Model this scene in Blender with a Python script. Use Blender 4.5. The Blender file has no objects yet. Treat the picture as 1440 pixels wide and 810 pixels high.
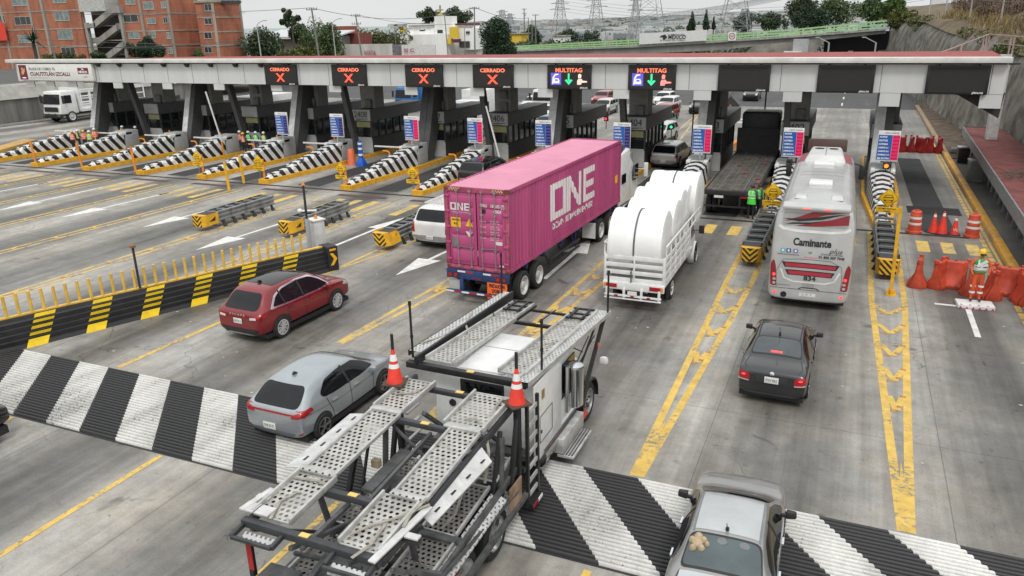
import bpy, bmesh, math, random
from mathutils import Vector, Matrix
from mathutils.bvhtree import BVHTree
from math import sin, cos, pi, radians as R
random.seed(7)
scene = bpy.context.scene
COL = scene.collection

def nt(m):
    m.use_nodes = True
    t = m.node_tree; t.nodes.clear()
    return t
def N(t, typ, **kw):
    n = t.nodes.new(typ)
    for k, v in kw.items():
        if k.startswith('i_'):
            key = k[2:]
            key = int(key) if key.isdigit() else key
            n.inputs[key].default_value = v
        else: setattr(n, k, v)
    return n
def L(t, a, b): t.links.new(a, b)
def mathn(t, op, a, b=None, clamp=False):
    n = t.nodes.new('ShaderNodeMath'); n.operation = op; n.use_clamp = clamp
    for i, x in enumerate((a, b)):
        if x is None: continue
        if isinstance(x, (int, float)): n.inputs[i].default_value = x
        else: L(t, x, n.inputs[i])
    return n.outputs[0]
def mixc(t, fac, a, b, mode='MIX'):
    n = t.nodes.new('ShaderNodeMix'); n.data_type = 'RGBA'; n.blend_type = mode
    for i, x in ((0, fac), (6, a), (7, b)):
        if isinstance(x, (int, float)): n.inputs[i].default_value = x
        elif isinstance(x, tuple): n.inputs[i].default_value = (x + (1,))[:4]
        else: L(t, x, n.inputs[i])
    return n.outputs[2]
def c4(c): return (c[0], c[1], c[2], 1)
MATS = {}
def mat(name, col, rough=.6, metal=0., dirt=.18, scale=3., bump=0., bscale=30., spec=.5, coat=0., emit=0., streak=False, alpha=None):
    if name in MATS: return MATS[name]
    m = bpy.data.materials.new(name); t = nt(m)
    o = N(t, 'ShaderNodeOutputMaterial'); p = N(t, 'ShaderNodeBsdfPrincipled')
    L(t, p.outputs[0], o.inputs[0])
    p.inputs['Roughness'].default_value = rough; p.inputs['Metallic'].default_value = metal
    p.inputs['Specular IOR Level'].default_value = spec
    if coat: p.inputs['Coat Weight'].default_value = coat; p.inputs['Coat Roughness'].default_value = .04
    if emit:
        p.inputs['Emission Color'].default_value = c4(col); p.inputs['Emission Strength'].default_value = emit
    g = N(t, 'ShaderNodeNewGeometry')
    mp = N(t, 'ShaderNodeMapping'); L(t, g.outputs['Position'], mp.inputs[0])
    if streak: mp.inputs['Scale'].default_value = (1, 1, .12)
    n1 = N(t, 'ShaderNodeTexNoise', i_Scale=scale, i_Detail=6., i_Roughness=.62); L(t, mp.outputs[0], n1.inputs['Vector'])
    r = N(t, 'ShaderNodeMapRange'); L(t, n1.outputs[0], r.inputs[0])
    r.inputs[1].default_value = .35; r.inputs[2].default_value = .7
    r.inputs[3].default_value = 1 - dirt; r.inputs[4].default_value = 1 + dirt * .45
    mu = N(t, 'ShaderNodeVectorMath', operation='SCALE'); mu.inputs[0].default_value = col[:3]
    L(t, r.outputs[0], mu.inputs['Scale'])
    L(t, mu.outputs[0], p.inputs['Base Color'])
    if bump:
        n2 = N(t, 'ShaderNodeTexNoise', i_Scale=bscale, i_Detail=4.); L(t, g.outputs['Position'], n2.inputs['Vector'])
        b = N(t, 'ShaderNodeBump', i_Strength=bump, i_Distance=.02); L(t, n2.outputs[0], b.inputs['Height'])
        L(t, b.outputs[0], p.inputs['Normal'])
    MATS[name] = m
    return m

def concrete(name, base=(.315, .306, .287), dark=.34, joints=True, lanes=True):
    m = bpy.data.materials.new(name); t = nt(m)
    o = N(t, 'ShaderNodeOutputMaterial'); p = N(t, 'ShaderNodeBsdfPrincipled'); L(t, p.outputs[0], o.inputs[0])
    p.inputs['Specular IOR Level'].default_value = .3
    g = N(t, 'ShaderNodeNewGeometry'); sep = N(t, 'ShaderNodeSeparateXYZ'); L(t, g.outputs['Position'], sep.inputs[0])
    X, Y = sep.outputs[0], sep.outputs[1]
    def noise(scale, vec=(1, 1, 1), det=6., rough=.6, dist=0.):
        mp = N(t, 'ShaderNodeMapping'); mp.inputs['Scale'].default_value = vec; L(t, g.outputs['Position'], mp.inputs[0])
        n = N(t, 'ShaderNodeTexNoise', i_Scale=scale, i_Detail=det, i_Roughness=rough, i_Distortion=dist); L(t, mp.outputs[0], n.inputs['Vector'])
        return n.outputs[0]
    def rng(v, a, b, c, d):
        r = N(t, 'ShaderNodeMapRange'); L(t, v, r.inputs[0])
        for i, q in enumerate((a, b, c, d)): r.inputs[i + 1].default_value = q
        return r.outputs[0]
    f = rng(noise(.22), .3, .7, .68, 1.25)
    f = mathn(t, 'MULTIPLY', f, rng(noise(1.6, det=8., rough=.72), .3, .72, .74, 1.2))
    f = mathn(t, 'MULTIPLY', f, rng(noise(28., det=3.), .3, .75, .86, 1.12))
    if lanes:
        ph = mathn(t, 'DIVIDE', mathn(t, 'ADD', X, 497. - 1.85), 4.97)
        fr = mathn(t, 'FRACT', ph)
        tri = mathn(t, 'ABSOLUTE', mathn(t, 'SUBTRACT', fr, .5))      # 0 = lane middle
        s = rng(tri, .10, .42, 0., 1.)
        st = rng(noise(.8, (1.6, .05, 1), det=5.), .32, .62, 0., 1.)
        lane = mathn(t, 'MULTIPLY', mathn(t, 'SUBTRACT', 1., s), rng(noise(.5, (1, .12, 1)), .25, .6, .35, 1.))
        f = mathn(t, 'MULTIPLY', f, rng(lane, 0., 1., 1.08, dark))
        f = mathn(t, 'MULTIPLY', f, rng(st, 0., 1., .86, 1.12))
        f = mathn(t, 'MULTIPLY', f, rng(noise(1.6, (1.6, .05, 1), det=7., rough=.7), .36, .62, .86, 1.06))
    sp = noise(1.1, det=2., dist=.6)
    f = mathn(t, 'MULTIPLY', f, rng(sp, .66, .74, 1., .55))
    sp2 = noise(6.5, (1, .6, 1), det=2., dist=.8)
    f = mathn(t, 'MULTIPLY', f, rng(sp2, .69, .73, 1., .6))
    if joints:
        jw = mathn(t, 'MULTIPLY', noise(3.), .02)
        fy = mathn(t, 'FRACT', mathn(t, 'DIVIDE', mathn(t, 'ADD', mathn(t, 'ADD', Y, .6), jw), 6.2))
        jy = mathn(t, 'LESS_THAN', fy, .0035)
        fx = mathn(t, 'FRACT', mathn(t, 'DIVIDE', mathn(t, 'ADD', mathn(t, 'ADD', X, 2.3), jw), 2.49 * 2))
        jx = mathn(t, 'LESS_THAN', fx, .0045)
        j = mathn(t, 'MAXIMUM', jx, jy)
        f = mathn(t, 'MULTIPLY', f, mathn(t, 'SUBTRACT', 1., mathn(t, 'MULTIPLY', j, .42)))
        cr = N(t, 'ShaderNodeTexVoronoi', feature='DISTANCE_TO_EDGE', i_Scale=.28); 
        wv = N(t, 'ShaderNodeVectorMath', operation='ADD')
        nn = N(t, 'ShaderNodeTexNoise', i_Scale=1.2, i_Detail=5.); L(t, g.outputs['Position'], nn.inputs['Vector'])
        L(t, g.outputs['Position'], wv.inputs[0]); L(t, nn.outputs['Color'], wv.inputs[1]); L(t, wv.outputs[0], cr.inputs['Vector'])
        ck = mathn(t, 'MULTIPLY', mathn(t, 'LESS_THAN', cr.outputs['Distance'], .004), rng(noise(.12), .5, .56, 0., 1.))
        f = mathn(t, 'MULTIPLY', f, mathn(t, 'SUBTRACT', 1., mathn(t, 'MULTIPLY', ck, .4)))
    tint = mixc(t, rng(noise(.35), .4, .65, 0., 1.), base, (base[0] * 1.06, base[1] * 1.0, base[2] * .93))
    mu = N(t, 'ShaderNodeVectorMath', operation='SCALE'); L(t, tint, mu.inputs[0]); L(t, f, mu.inputs['Scale'])
    L(t, mu.outputs[0], p.inputs['Base Color'])
    L(t, rng(f, .4, 1.1, .5, .9), p.inputs['Roughness'])
    b = N(t, 'ShaderNodeBump', i_Strength=.35, i_Distance=.01); L(t, noise(40.), b.inputs['Height']); L(t, b.outputs[0], p.inputs['Normal'])
    return m

def worn(name, col, under, wear=.5, scale=5., rough=.6):
    """paint worn through to what is below it"""
    m = bpy.data.materials.new(name); t = nt(m)
    o = N(t, 'ShaderNodeOutputMaterial'); p = N(t, 'ShaderNodeBsdfPrincipled', i_Roughness=rough); L(t, p.outputs[0], o.inputs[0])
    g = N(t, 'ShaderNodeNewGeometry')
    n = N(t, 'ShaderNodeTexNoise', i_Scale=scale, i_Detail=8., i_Roughness=.75); L(t, g.outputs['Position'], n.inputs['Vector'])
    n2 = N(t, 'ShaderNodeTexNoise', i_Scale=.7, i_Detail=3.); L(t, g.outputs['Position'], n2.inputs['Vector'])
    s = mathn(t, 'ADD', n.outputs[0], mathn(t, 'MULTIPLY', mathn(t, 'SUBTRACT', n2.outputs[0], .5), .5))
    r = N(t, 'ShaderNodeMapRange'); L(t, s, r.inputs[0]); r.inputs[1].default_value = wear; r.inputs[2].default_value = wear + .12
    c = mixc(t, r.outputs[0], tuple(col), tuple(under))
    n3 = N(t, 'ShaderNodeTexNoise', i_Scale=3., i_Detail=6.); L(t, g.outputs['Position'], n3.inputs['Vector'])
    r3 = N(t, 'ShaderNodeMapRange'); L(t, n3.outputs[0], r3.inputs[0]); r3.inputs[1].default_value = .3; r3.inputs[2].default_value = .7; r3.inputs[3].default_value = .75; r3.inputs[4].default_value = 1.08
    mu = N(t, 'ShaderNodeVectorMath', operation='SCALE'); L(t, c, mu.inputs[0]); L(t, r3.outputs[0], mu.inputs['Scale'])
    L(t, mu.outputs[0], p.inputs['Base Color'])
    return m

def stripes(name, a, b, kx, ky, kz, period, duty=.5, mirror=False, x0=0., rough=.5, wear=0., obj=True, off=0., ns=6.):
    """two paints in straight bands: fract((kx*x+ky*y+kz*z)/period) < duty"""
    m = bpy.data.materials.new(name); t = nt(m)
    o = N(t, 'ShaderNodeOutputMaterial'); p = N(t, 'ShaderNodeBsdfPrincipled', i_Roughness=rough); L(t, p.outputs[0], o.inputs[0])
    if obj:
        tc = N(t, 'ShaderNodeTexCoord'); src = tc.outputs['Object']
    else:
        src = N(t, 'ShaderNodeNewGeometry').outputs['Position']
    sep = N(t, 'ShaderNodeSeparateXYZ'); L(t, src, sep.inputs[0])
    X = sep.outputs[0]
    if mirror: X = mathn(t, 'ABSOLUTE', mathn(t, 'SUBTRACT', X, x0))
    s = mathn(t, 'ADD', mathn(t, 'MULTIPLY', X, kx), mathn(t, 'ADD', mathn(t, 'MULTIPLY', sep.outputs[1], ky), mathn(t, 'MULTIPLY', sep.outputs[2], kz)))
    fr = mathn(t, 'FRACT', mathn(t, 'DIVIDE', mathn(t, 'ADD', s, 100 * period + off), period))
    f = mathn(t, 'LESS_THAN', fr, duty)
    g = N(t, 'ShaderNodeNewGeometry')
    n = N(t, 'ShaderNodeTexNoise', i_Scale=ns, i_Detail=8., i_Roughness=.7); L(t, g.outputs['Position'], n.inputs['Vector'])
    r = N(t, 'ShaderNodeMapRange'); L(t, n.outputs[0], r.inputs[0]); r.inputs[1].default_value = .3; r.inputs[2].default_value = .7; r.inputs[3].default_value = .66; r.inputs[4].default_value = 1.06
    aa = a
    if ns > 10:
        n5 = N(t, 'ShaderNodeTexNoise', i_Scale=.55, i_Detail=5., i_Roughness=.6); mp5 = N(t, 'ShaderNodeMapping'); mp5.inputs['Scale'].default_value = (1, .4, 1); L(t, g.outputs['Position'], mp5.inputs[0]); L(t, mp5.outputs[0], n5.inputs['Vector'])
        r5 = N(t, 'ShaderNodeMapRange'); L(t, n5.outputs[0], r5.inputs[0]); r5.inputs[1].default_value = .38; r5.inputs[2].default_value = .62; r5.inputs[3].default_value = .68; r5.inputs[4].default_value = 1.05
        v5 = N(t, 'ShaderNodeVectorMath', operation='SCALE'); v5.inputs[0].default_value = a; L(t, r5.outputs[0], v5.inputs['Scale']); aa = v5.outputs[0]
        n.inputs['Roughness'].default_value = .8; wear += .0
        w = N(t, 'ShaderNodeMapRange'); L(t, mathn(t, 'ADD', n.outputs[0], mathn(t, 'MULTIPLY', mathn(t, 'SUBTRACT', .5, n5.outputs[0]), .45)), w.inputs[0]); w.inputs[1].default_value = .57; w.inputs[2].default_value = .63
        aa = mixc(t, w.outputs[0], aa, tuple(x * .2 for x in a))
    elif wear:
        w = N(t, 'ShaderNodeMapRange'); L(t, n.outputs[0], w.inputs[0]); w.inputs[1].default_value = wear; w.inputs[2].default_value = wear + .06
        aa = mixc(t, w.outputs[0], tuple(a), tuple(x * .25 for x in a))
    c = mixc(t, f, tuple(b), aa)
    mu = N(t, 'ShaderNodeVectorMath', operation='SCALE'); L(t, c, mu.inputs[0]); L(t, r.outputs[0], mu.inputs['Scale'])
    L(t, mu.outputs[0], p.inputs['Base Color'])
    return m

def leafmat(name, col, var=.5):
    m = bpy.data.materials.new(name); t = nt(m)
    o = N(t, 'ShaderNodeOutputMaterial'); p = N(t, 'ShaderNodeBsdfPrincipled', i_Roughness=.7); L(t, p.outputs[0], o.inputs[0])
    p.inputs['Specular IOR Level'].default_value = .2
    g = N(t, 'ShaderNodeNewGeometry')
    n = N(t, 'ShaderNodeTexNoise', i_Scale=.9, i_Detail=4.); L(t, g.outputs['Position'], n.inputs['Vector'])
    r = N(t, 'ShaderNodeMapRange'); L(t, n.outputs[0], r.inputs[0]); r.inputs[1].default_value = .35; r.inputs[2].default_value = .65
    r.inputs[3].default_value = 1 - var; r.inputs[4].default_value = 1 + var
    rn = mathn(t, 'ADD', mathn(t, 'MULTIPLY', g.outputs['Random Per Island'], .8), .6)
    f = mathn(t, 'MULTIPLY', r.outputs[0], rn)
    mu = N(t, 'ShaderNodeVectorMath', operation='SCALE'); mu.inputs[0].default_value = col; L(t, f, mu.inputs['Scale'])
    L(t, mu.outputs[0], p.inputs['Base Color'])
    return m

def tag(o, label=None, cat=None, group=None, kind=None):
    if label: o['label'] = label
    if cat: o['category'] = cat
    if group: o['group'] = group
    if kind: o['kind'] = kind
    return o
def thing(name, label, cat, loc=(0, 0, 0), rz=0., group=None):
    o = bpy.data.objects.new(name, None); COL.objects.link(o); o.empty_display_size = .2
    o.location = loc; o.rotation_euler = (0, 0, rz)
    return tag(o, label, cat, group)
def copy_tree(o, parent=None):
    c = o.copy(); COL.objects.link(c); c.parent = parent
    for ch in list(KIDS.get(o.name, [])):
        k = copy_tree(ch, c); KIDS.setdefault(c.name, []).append(k)
    return c
KIDS = {}
def adopt(o, parent):
    if parent is not None:
        o.parent = parent; KIDS.setdefault(parent.name, []).append(o)
def meshobj(name, me, parent=None, m=None):
    o = bpy.data.objects.new(name, me); COL.objects.link(o)
    if m is not None:
        me.materials.clear()
        for x in (m if isinstance(m, (list, tuple)) else [m]): me.materials.append(x)
    adopt(o, parent); return o

class MB:
    def __init__(s): s.v = []; s.f = []; s.mi = []; s.cur = 0
    def face(s, pts, mi=None):
        b = len(s.v); s.v += [tuple(p) for p in pts]; s.f.append(tuple(range(b, b + len(pts)))); s.mi.append(s.cur if mi is None else mi); return s
    def mesh(s, vs, fs):
        b = len(s.v); s.v += [tuple(p) for p in vs]
        for f in fs: s.f.append(tuple(b + i for i in f)); s.mi.append(s.cur)
        return s
    def box(s, x0, x1, y0, y1, z0, z1):
        vs = [(x0, y0, z0), (x1, y0, z0), (x1, y1, z0), (x0, y1, z0), (x0, y0, z1), (x1, y0, z1), (x1, y1, z1), (x0, y1, z1)]
        return s.mesh(vs, [(0, 3, 2, 1), (4, 5, 6, 7), (0, 1, 5, 4), (1, 2, 6, 5), (2, 3, 7, 6), (3, 0, 4, 7)])
    def hexa(s, lo, hi):
        """lo, hi: four points each (same winding, counter-clockwise from above)"""
        return s.mesh(list(lo) + list(hi), [(0, 3, 2, 1), (4, 5, 6, 7), (0, 1, 5, 4), (1, 2, 6, 5), (2, 3, 7, 6), (3, 0, 4, 7)])
    def prism(s, poly, axis, a, b):
        """poly: 2D outline; axis x -> (y,z) pts, y -> (x,z), z -> (x,y)"""
        def P(u, w, t): return {'x': (t, u, w), 'y': (u, t, w), 'z': (u, w, t)}[axis]
        n = len(poly); vs = [P(u, w, a) for u, w in poly] + [P(u, w, b) for u, w in poly]
        fs = [tuple(range(n)), tuple(range(2 * n - 1, n - 1, -1))] + [(i, i + n, (i + 1) % n + n, (i + 1) % n) for i in range(n)]
        return s.mesh(vs, fs)
    def bar(s, p, q, w=.05, h=None, up=(0, 0, 1)):
        p, q = Vector(p), Vector(q); h = h or w; d = (q - p).normalized(); u = Vector(up)
        if abs(d.dot(u)) > .98: u = Vector((0, 1, 0))
        a = d.cross(u).normalized(); b = a.cross(d).normalized()
        vs = []
        for c in (p, q):
            for sx, sz in ((-1, -1), (1, -1), (1, 1), (-1, 1)): vs.append(c + a * sx * w / 2 + b * sz * h / 2)
        return s.mesh(vs, [(0, 1, 2, 3), (7, 6, 5, 4), (0, 4, 5, 1), (1, 5, 6, 2), (2, 6, 7, 3), (3, 7, 4, 0)])
    def cyl(s, p, q, r, r2=None, n=12, cap=True):
        p, q = Vector(p), Vector(q); r2 = r if r2 is None else r2; d = (q - p).normalized()
        u = Vector((0, 0, 1)) if abs(d.z) < .95 else Vector((1, 0, 0))
        a = d.cross(u).normalized(); b = d.cross(a)
        vs = [p + (a * cos(2 * pi * i / n) + b * sin(2 * pi * i / n)) * r for i in range(n)] + [q + (a * cos(2 * pi * i / n) + b * sin(2 * pi * i / n)) * r2 for i in range(n)]
        fs = [(i, (i + 1) % n, (i + 1) % n + n, i + n) for i in range(n)]
        if cap: fs += [tuple(range(n - 1, -1, -1)), tuple(range(n, 2 * n))]
        return s.mesh(vs, fs)
    def lathe(s, o, axis, prof, n=24):
        """prof: (r, t) along axis from o"""
        o = Vector(o); d = Vector(axis).normalized(); u = Vector((0, 0, 1)) if abs(d.z) < .95 else Vector((1, 0, 0))
        a = d.cross(u).normalized(); b = d.cross(a); vs = []; fs = []
        for r, t in prof:
            for i in range(n): vs.append(o + d * t + (a * cos(2 * pi * i / n) + b * sin(2 * pi * i / n)) * r)
        for k in range(len(prof) - 1):
            for i in range(n): fs.append((k * n + i, k * n + (i + 1) % n, (k + 1) * n + (i + 1) % n, (k + 1) * n + i))
        return s.mesh(vs, fs)
    def tube(s, pts, r, n=8):
        for a, b in zip(pts, pts[1:]): s.cyl(a, b, r, n=n)
        return s
    def split(s, name, m, parent=None, **k):
        """one object per connected piece"""
        par = list(range(len(s.v)))
        def find(a):
            while par[a] != a: par[a] = par[par[a]]; a = par[a]
            return a
        for f in s.f:
            for q in f[1:]: par[find(q)] = find(f[0])
        g = {}
        for i, f in enumerate(s.f): g.setdefault(find(f[0]), []).append(i)
        out = []
        for fs in g.values():
            b = MB(); b.mesh(s.v, [s.f[i] for i in fs]); b.mi = [s.mi[i] for i in fs]; used = sorted({q for f in b.f for q in f}); ix = {q: n for n, q in enumerate(used)}
            b.v = [s.v[q] for q in used]; b.f = [tuple(ix[q] for q in f) for f in b.f]; out.append(b.build(name, m, parent, **k))
        return out
    def build(s, name, m, parent=None, smooth=False, bevel=0., ang=35):
        me = bpy.data.meshes.new(name); me.from_pydata(s.v, [], s.f)
        ms = m if isinstance(m, (list, tuple)) else [m]
        for x in ms: me.materials.append(x)
        if len(ms) > 1: me.polygons.foreach_set('material_index', s.mi)
        bm = bmesh.new(); bm.from_mesh(me)
        if smooth: bmesh.ops.remove_doubles(bm, verts=bm.verts, dist=1e-4)
        bmesh.ops.recalc_face_normals(bm, faces=bm.faces)
        if bevel:
            bmesh.ops.remove_doubles(bm, verts=bm.verts, dist=1e-5)
            es = [e for e in bm.edges if len(e.link_faces) == 2 and e.calc_face_angle(0) > R(30)]
            bmesh.ops.bevel(bm, geom=es, offset=bevel, segments=2, affect='EDGES', profile=.5, clamp_overlap=True)
        bm.to_mesh(me); bm.free()
        if smooth or bevel:
            me.polygons.foreach_set('use_smooth', [True] * len(me.polygons))
            me.set_sharp_from_angle(angle=R(ang))
        me.update()
        return meshobj(name, me, parent)

def text_mesh(txt, size=1., bold=0., shear=0., extrude=0., align='CENTER', spacing=1.):
    cu = bpy.data.curves.new('lettering', 'FONT'); cu.body = txt; cu.size = size; cu.align_x = align; cu.align_y = 'CENTER'
    cu.offset = bold; cu.shear = shear; cu.extrude = extrude; cu.resolution_u = 3; cu.space_character = spacing
    o = bpy.data.objects.new('lettering', cu); COL.objects.link(o)
    dg = bpy.context.evaluated_depsgraph_get(); dg.update()
    me = bpy.data.meshes.new_from_object(o.evaluated_get(dg))
    bpy.data.objects.remove(o); bpy.data.curves.remove(cu)
    return me
def text(txt, loc, size, m, parent=None, name='lettering', facing='-y', width=None, bold=0., shear=0., align='CENTER', tilt=0., spacing=1.):
    """flat lettering standing up, read from -y (default), from +x ('x')"""
    me = text_mesh(txt, size, bold, shear, 0., align, spacing)
    xs = [v.co.x for v in me.vertices]
    sx = 1.
    if width and xs: sx = width / (max(xs) - min(xs))
    rot = {'-y': Matrix.Rotation(pi / 2, 4, 'X'), 'x': Matrix.Rotation(pi / 2, 4, 'Z') @ Matrix.Rotation(pi / 2, 4, 'X'),
           '+y': Matrix.Rotation(pi, 4, 'Z') @ Matrix.Rotation(pi / 2, 4, 'X'), 'z': Matrix.Identity(4), '-x': Matrix.Rotation(-pi / 2, 4, 'Z') @ Matrix.Rotation(pi / 2, 4, 'X')}[facing]
    me.transform(Matrix.Translation(loc) @ Matrix.Rotation(tilt, 4, 'X') @ rot @ Matrix.Diagonal((sx, 1, 1, 1)))
    return meshobj(name, me, parent, m)

CAMR = ((0.91823457, -0.11109937, 0.38013446), (0.39557427, 0.30367318, -0.86677771), (-0.01913818, 0.94627667, 0.32279127))
FPX, CH = 1084.64, 9.3
def ray(x, y):
    d = ((x - 720) / FPX, -(y - 405) / FPX, -1.)
    return [sum(CAMR[i][k] * d[k] for k in range(3)) for i in range(3)]
def at(x, y, Y):
    d = ray(x, y); t = Y / d[1]; return Vector((d[0] * t, Y, CH + d[2] * t))
def gp(x, y, z=0.):
    d = ray(x, y); t = (z - CH) / d[2]; return Vector((d[0] * t, d[1] * t, z))

WHITE = mat('white_paint', (.72, .72, .70), .45, dirt=.14)
OFFW = mat('off_white_panel', (.56, .57, .56), .5, dirt=.1, scale=1.2)
BLACK = mat('black_paint', (.018, .018, .02), .45, dirt=.3)
DARK = mat('dark_steel', (.03, .031, .033), .55, dirt=.3)
CHAR = mat('charcoal_cladding', (.05, .051, .053), .6, dirt=.25)
MIDG = mat('mid_grey_panel', (.19, .195, .2), .55, dirt=.2)
LGREY = mat('light_grey_panel', (.38, .39, .39), .5, dirt=.15)
STEEL = mat('galvanised_steel', (.36, .37, .38), .42, .75, dirt=.35, scale=2.)
RUBBER = mat('tyre_rubber', (.02, .02, .02), .85, dirt=.3, scale=8)
RIM = mat('alloy_rim', (.5, .51, .52), .3, .8, dirt=.2)
RIMD = mat('dark_alloy', (.06, .06, .065), .35, .6)
CHROME = mat('chrome', (.75, .76, .77), .15, 1., dirt=.08)
GLASS = mat('dark_glass', (.008, .009, .011), .05, dirt=.3, spec=.38)
GLASS2 = mat('tinted_glass', (.05, .062, .068), .08, dirt=.25, scale=2.5, spec=.8)
BLKPL = mat('black_plastic', (.022, .022, .023), .6, dirt=.25)
YEL = mat('yellow_paint', (.78, .42, .02), .5, dirt=.28)
YELSIGN = mat('yellow_sign', (.85, .5, .01), .45, dirt=.1)
ORG = mat('orange_paint', (.75, .26, .03), .55, dirt=.25)
REDP = mat('red_lens', (.35, .008, .012), .2, dirt=.1, coat=.5)
REDLIT = mat('lit_red_lens', (1., .05, .05), .3, dirt=.1, emit=1.6)
PLATE = mat('licence_plate', (.7, .7, .68), .5, dirt=.1)
INK = mat('black_lettering', (.02, .02, .022), .6, dirt=.1)
WHITEL = mat('white_lettering', (.8, .8, .79), .5, dirt=.08)
cam = bpy.data.cameras.new('camera'); cam.sensor_width = 36; cam.lens = 36 * FPX / 1440; cam.clip_end = 6000; cam.clip_start = .1
co = bpy.data.objects.new('camera', cam); COL.objects.link(co)
mw = Matrix([[CAMR[i][0], CAMR[i][1], CAMR[i][2], (0, 0, CH)[i]] for i in range(3)] + [[0, 0, 0, 1]])
co.matrix_world = mw; scene.camera = co
w = bpy.data.worlds.new('World'); scene.world = w; w.use_nodes = True; t = w.node_tree; t.nodes.clear()
o = N(t, 'ShaderNodeOutputWorld'); bg = N(t, 'ShaderNodeBackground'); L(t, bg.outputs[0], o.inputs[0])
sk = N(t, 'ShaderNodeTexSky', sky_type='NISHITA', sun_disc=False, sun_elevation=R(52), sun_rotation=R(150), air_density=1.4, dust_density=4.)
hs = N(t, 'ShaderNodeHueSaturation', i_Saturation=.18, i_Value=1.); L(t, sk.outputs[0], hs.inputs['Color'])
tc = N(t, 'ShaderNodeTexCoord'); mp = N(t, 'ShaderNodeMapping'); mp.inputs['Scale'].default_value = (1, 1, 3.5); L(t, tc.outputs['Generated'], mp.inputs[0])
cn = N(t, 'ShaderNodeTexNoise', i_Scale=2.4, i_Detail=6., i_Roughness=.55); L(t, mp.outputs[0], cn.inputs['Vector'])
cr = N(t, 'ShaderNodeMapRange'); L(t, cn.outputs[0], cr.inputs[0]); cr.inputs[1].default_value = .3; cr.inputs[2].default_value = .7; cr.inputs[3].default_value = 8.6; cr.inputs[4].default_value = 9.7
cloud = N(t, 'ShaderNodeVectorMath', operation='SCALE'); cloud.inputs[0].default_value = (.975, 1., .995); L(t, cr.outputs[0], cloud.inputs['Scale'])
sz = N(t, 'ShaderNodeSeparateXYZ'); L(t, tc.outputs['Generated'], sz.inputs[0])
zg = N(t, 'ShaderNodeVectorMath', operation='SCALE'); L(t, mixc(t, .82, hs.outputs[0], cloud.outputs[0]), zg.inputs[0]); L(t, mathn(t, 'ADD', mathn(t, 'MULTIPLY', mathn(t, 'MAXIMUM', mathn(t, 'SUBTRACT', sz.outputs[2], .12), 0.), .75), 1.), zg.inputs['Scale']); L(t, zg.outputs[0], bg.inputs[0]); bg.inputs[1].default_value = .1
sl = bpy.data.lights.new('sun', 'SUN'); sl.energy = 1.4; sl.angle = R(14); sl.color = (1, .97, .93)
so = bpy.data.objects.new('sun', sl); COL.objects.link(so)
so.rotation_euler = (R(38), 0, R(150 + 180 - 180)); 
so.rotation_euler = Vector((-sin(R(150)) * cos(R(52)), -cos(R(150)) * cos(R(52)), -sin(R(52)))).to_track_quat('-Z', 'Y').to_euler()
scene.view_settings.view_transform = 'Standard'; scene.view_settings.look = 'None'; scene.view_settings.exposure = 0; scene.view_settings.gamma = 1

def sheet(name, poly, z, m, kind='structure', label=None):
    b = MB(); b.face([(x, y, z) for x, y in poly]); o = b.build(name, m); tag(o, label, None, None, kind); return o
def rect(x0, x1, y0, y1): return [(x0, y0), (x1, y0), (x1, y1), (x0, y1)]
EARTH = mat('dry_earth', (.13, .115, .08), .95, dirt=.4, scale=.08, bump=.4, bscale=2)
CONC = concrete('road_concrete')
CONC2 = concrete('pad_concrete', base=(.27, .265, .25), dark=.8)
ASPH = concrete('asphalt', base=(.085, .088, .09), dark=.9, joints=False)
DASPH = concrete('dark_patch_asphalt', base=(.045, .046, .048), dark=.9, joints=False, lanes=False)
KERBC = mat('kerb_concrete', (.26, .255, .24), .85, dirt=.35, bump=.3)
YROAD = worn('yellow_road_paint', (.68, .45, .10), (.22, .2, .16), wear=.52, scale=8)
YROAD2 = worn('faded_yellow_road_paint', (.68, .46, .11), (.28, .26, .22), wear=.49, scale=6)
WROAD = worn('white_road_paint', (.72, .71, .68), (.22, .21, .2), wear=.62, scale=8)
sheet('ground', rect(-3000, 3000, -60, 4500), -.03, EARTH)
sheet('road', rect(-92, 8.6, -12, 60.), 0, CONC)
sheet('toll_exit_pad', rect(-92, 7.6, 60, 93), 0, CONC2)
sheet('highway', rect(-92, 7.0, 93, 400), 0, ASPH)
IS = [1.85, -3.1, -8.1, -13.0, -17.95, -22.75, -27.75, -34.0, -39.2, -44.7, -50.0, -55.4, -60.7]
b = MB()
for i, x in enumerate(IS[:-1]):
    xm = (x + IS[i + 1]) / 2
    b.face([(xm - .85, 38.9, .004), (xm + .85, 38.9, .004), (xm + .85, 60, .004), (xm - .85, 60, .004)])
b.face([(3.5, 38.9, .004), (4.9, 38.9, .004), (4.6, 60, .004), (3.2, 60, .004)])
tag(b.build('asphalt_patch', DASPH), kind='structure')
DRAIN = mat('drain_grating', (.025, .024, .024), .7, .2, dirt=.4)
WINE = mat('wine_pavers', (.10, .055, .055), .8, dirt=.35)
tag(MB().box(-80, 5.35, 38.05, 38.3, .0, .012).build('drain_grating', DRAIN), kind='structure')
b = MB()
for i in range(len(IS) - 1):
    if i < 3: continue
    xm = (IS[i] + IS[i + 1]) / 2
    b.face([(xm - 2.1, 36.9, .008), (xm + 1.2, 36.9, .008), (xm + 1.2, 37.35, .008), (xm - 2.1, 37.35, .008)])
tag(b.build('paver_band', WINE), kind='structure')
tag(MB().box(3.1, 5.5, 42.6, 44.2, 0, .012).build('drain_grating', DRAIN), kind='structure')

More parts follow.
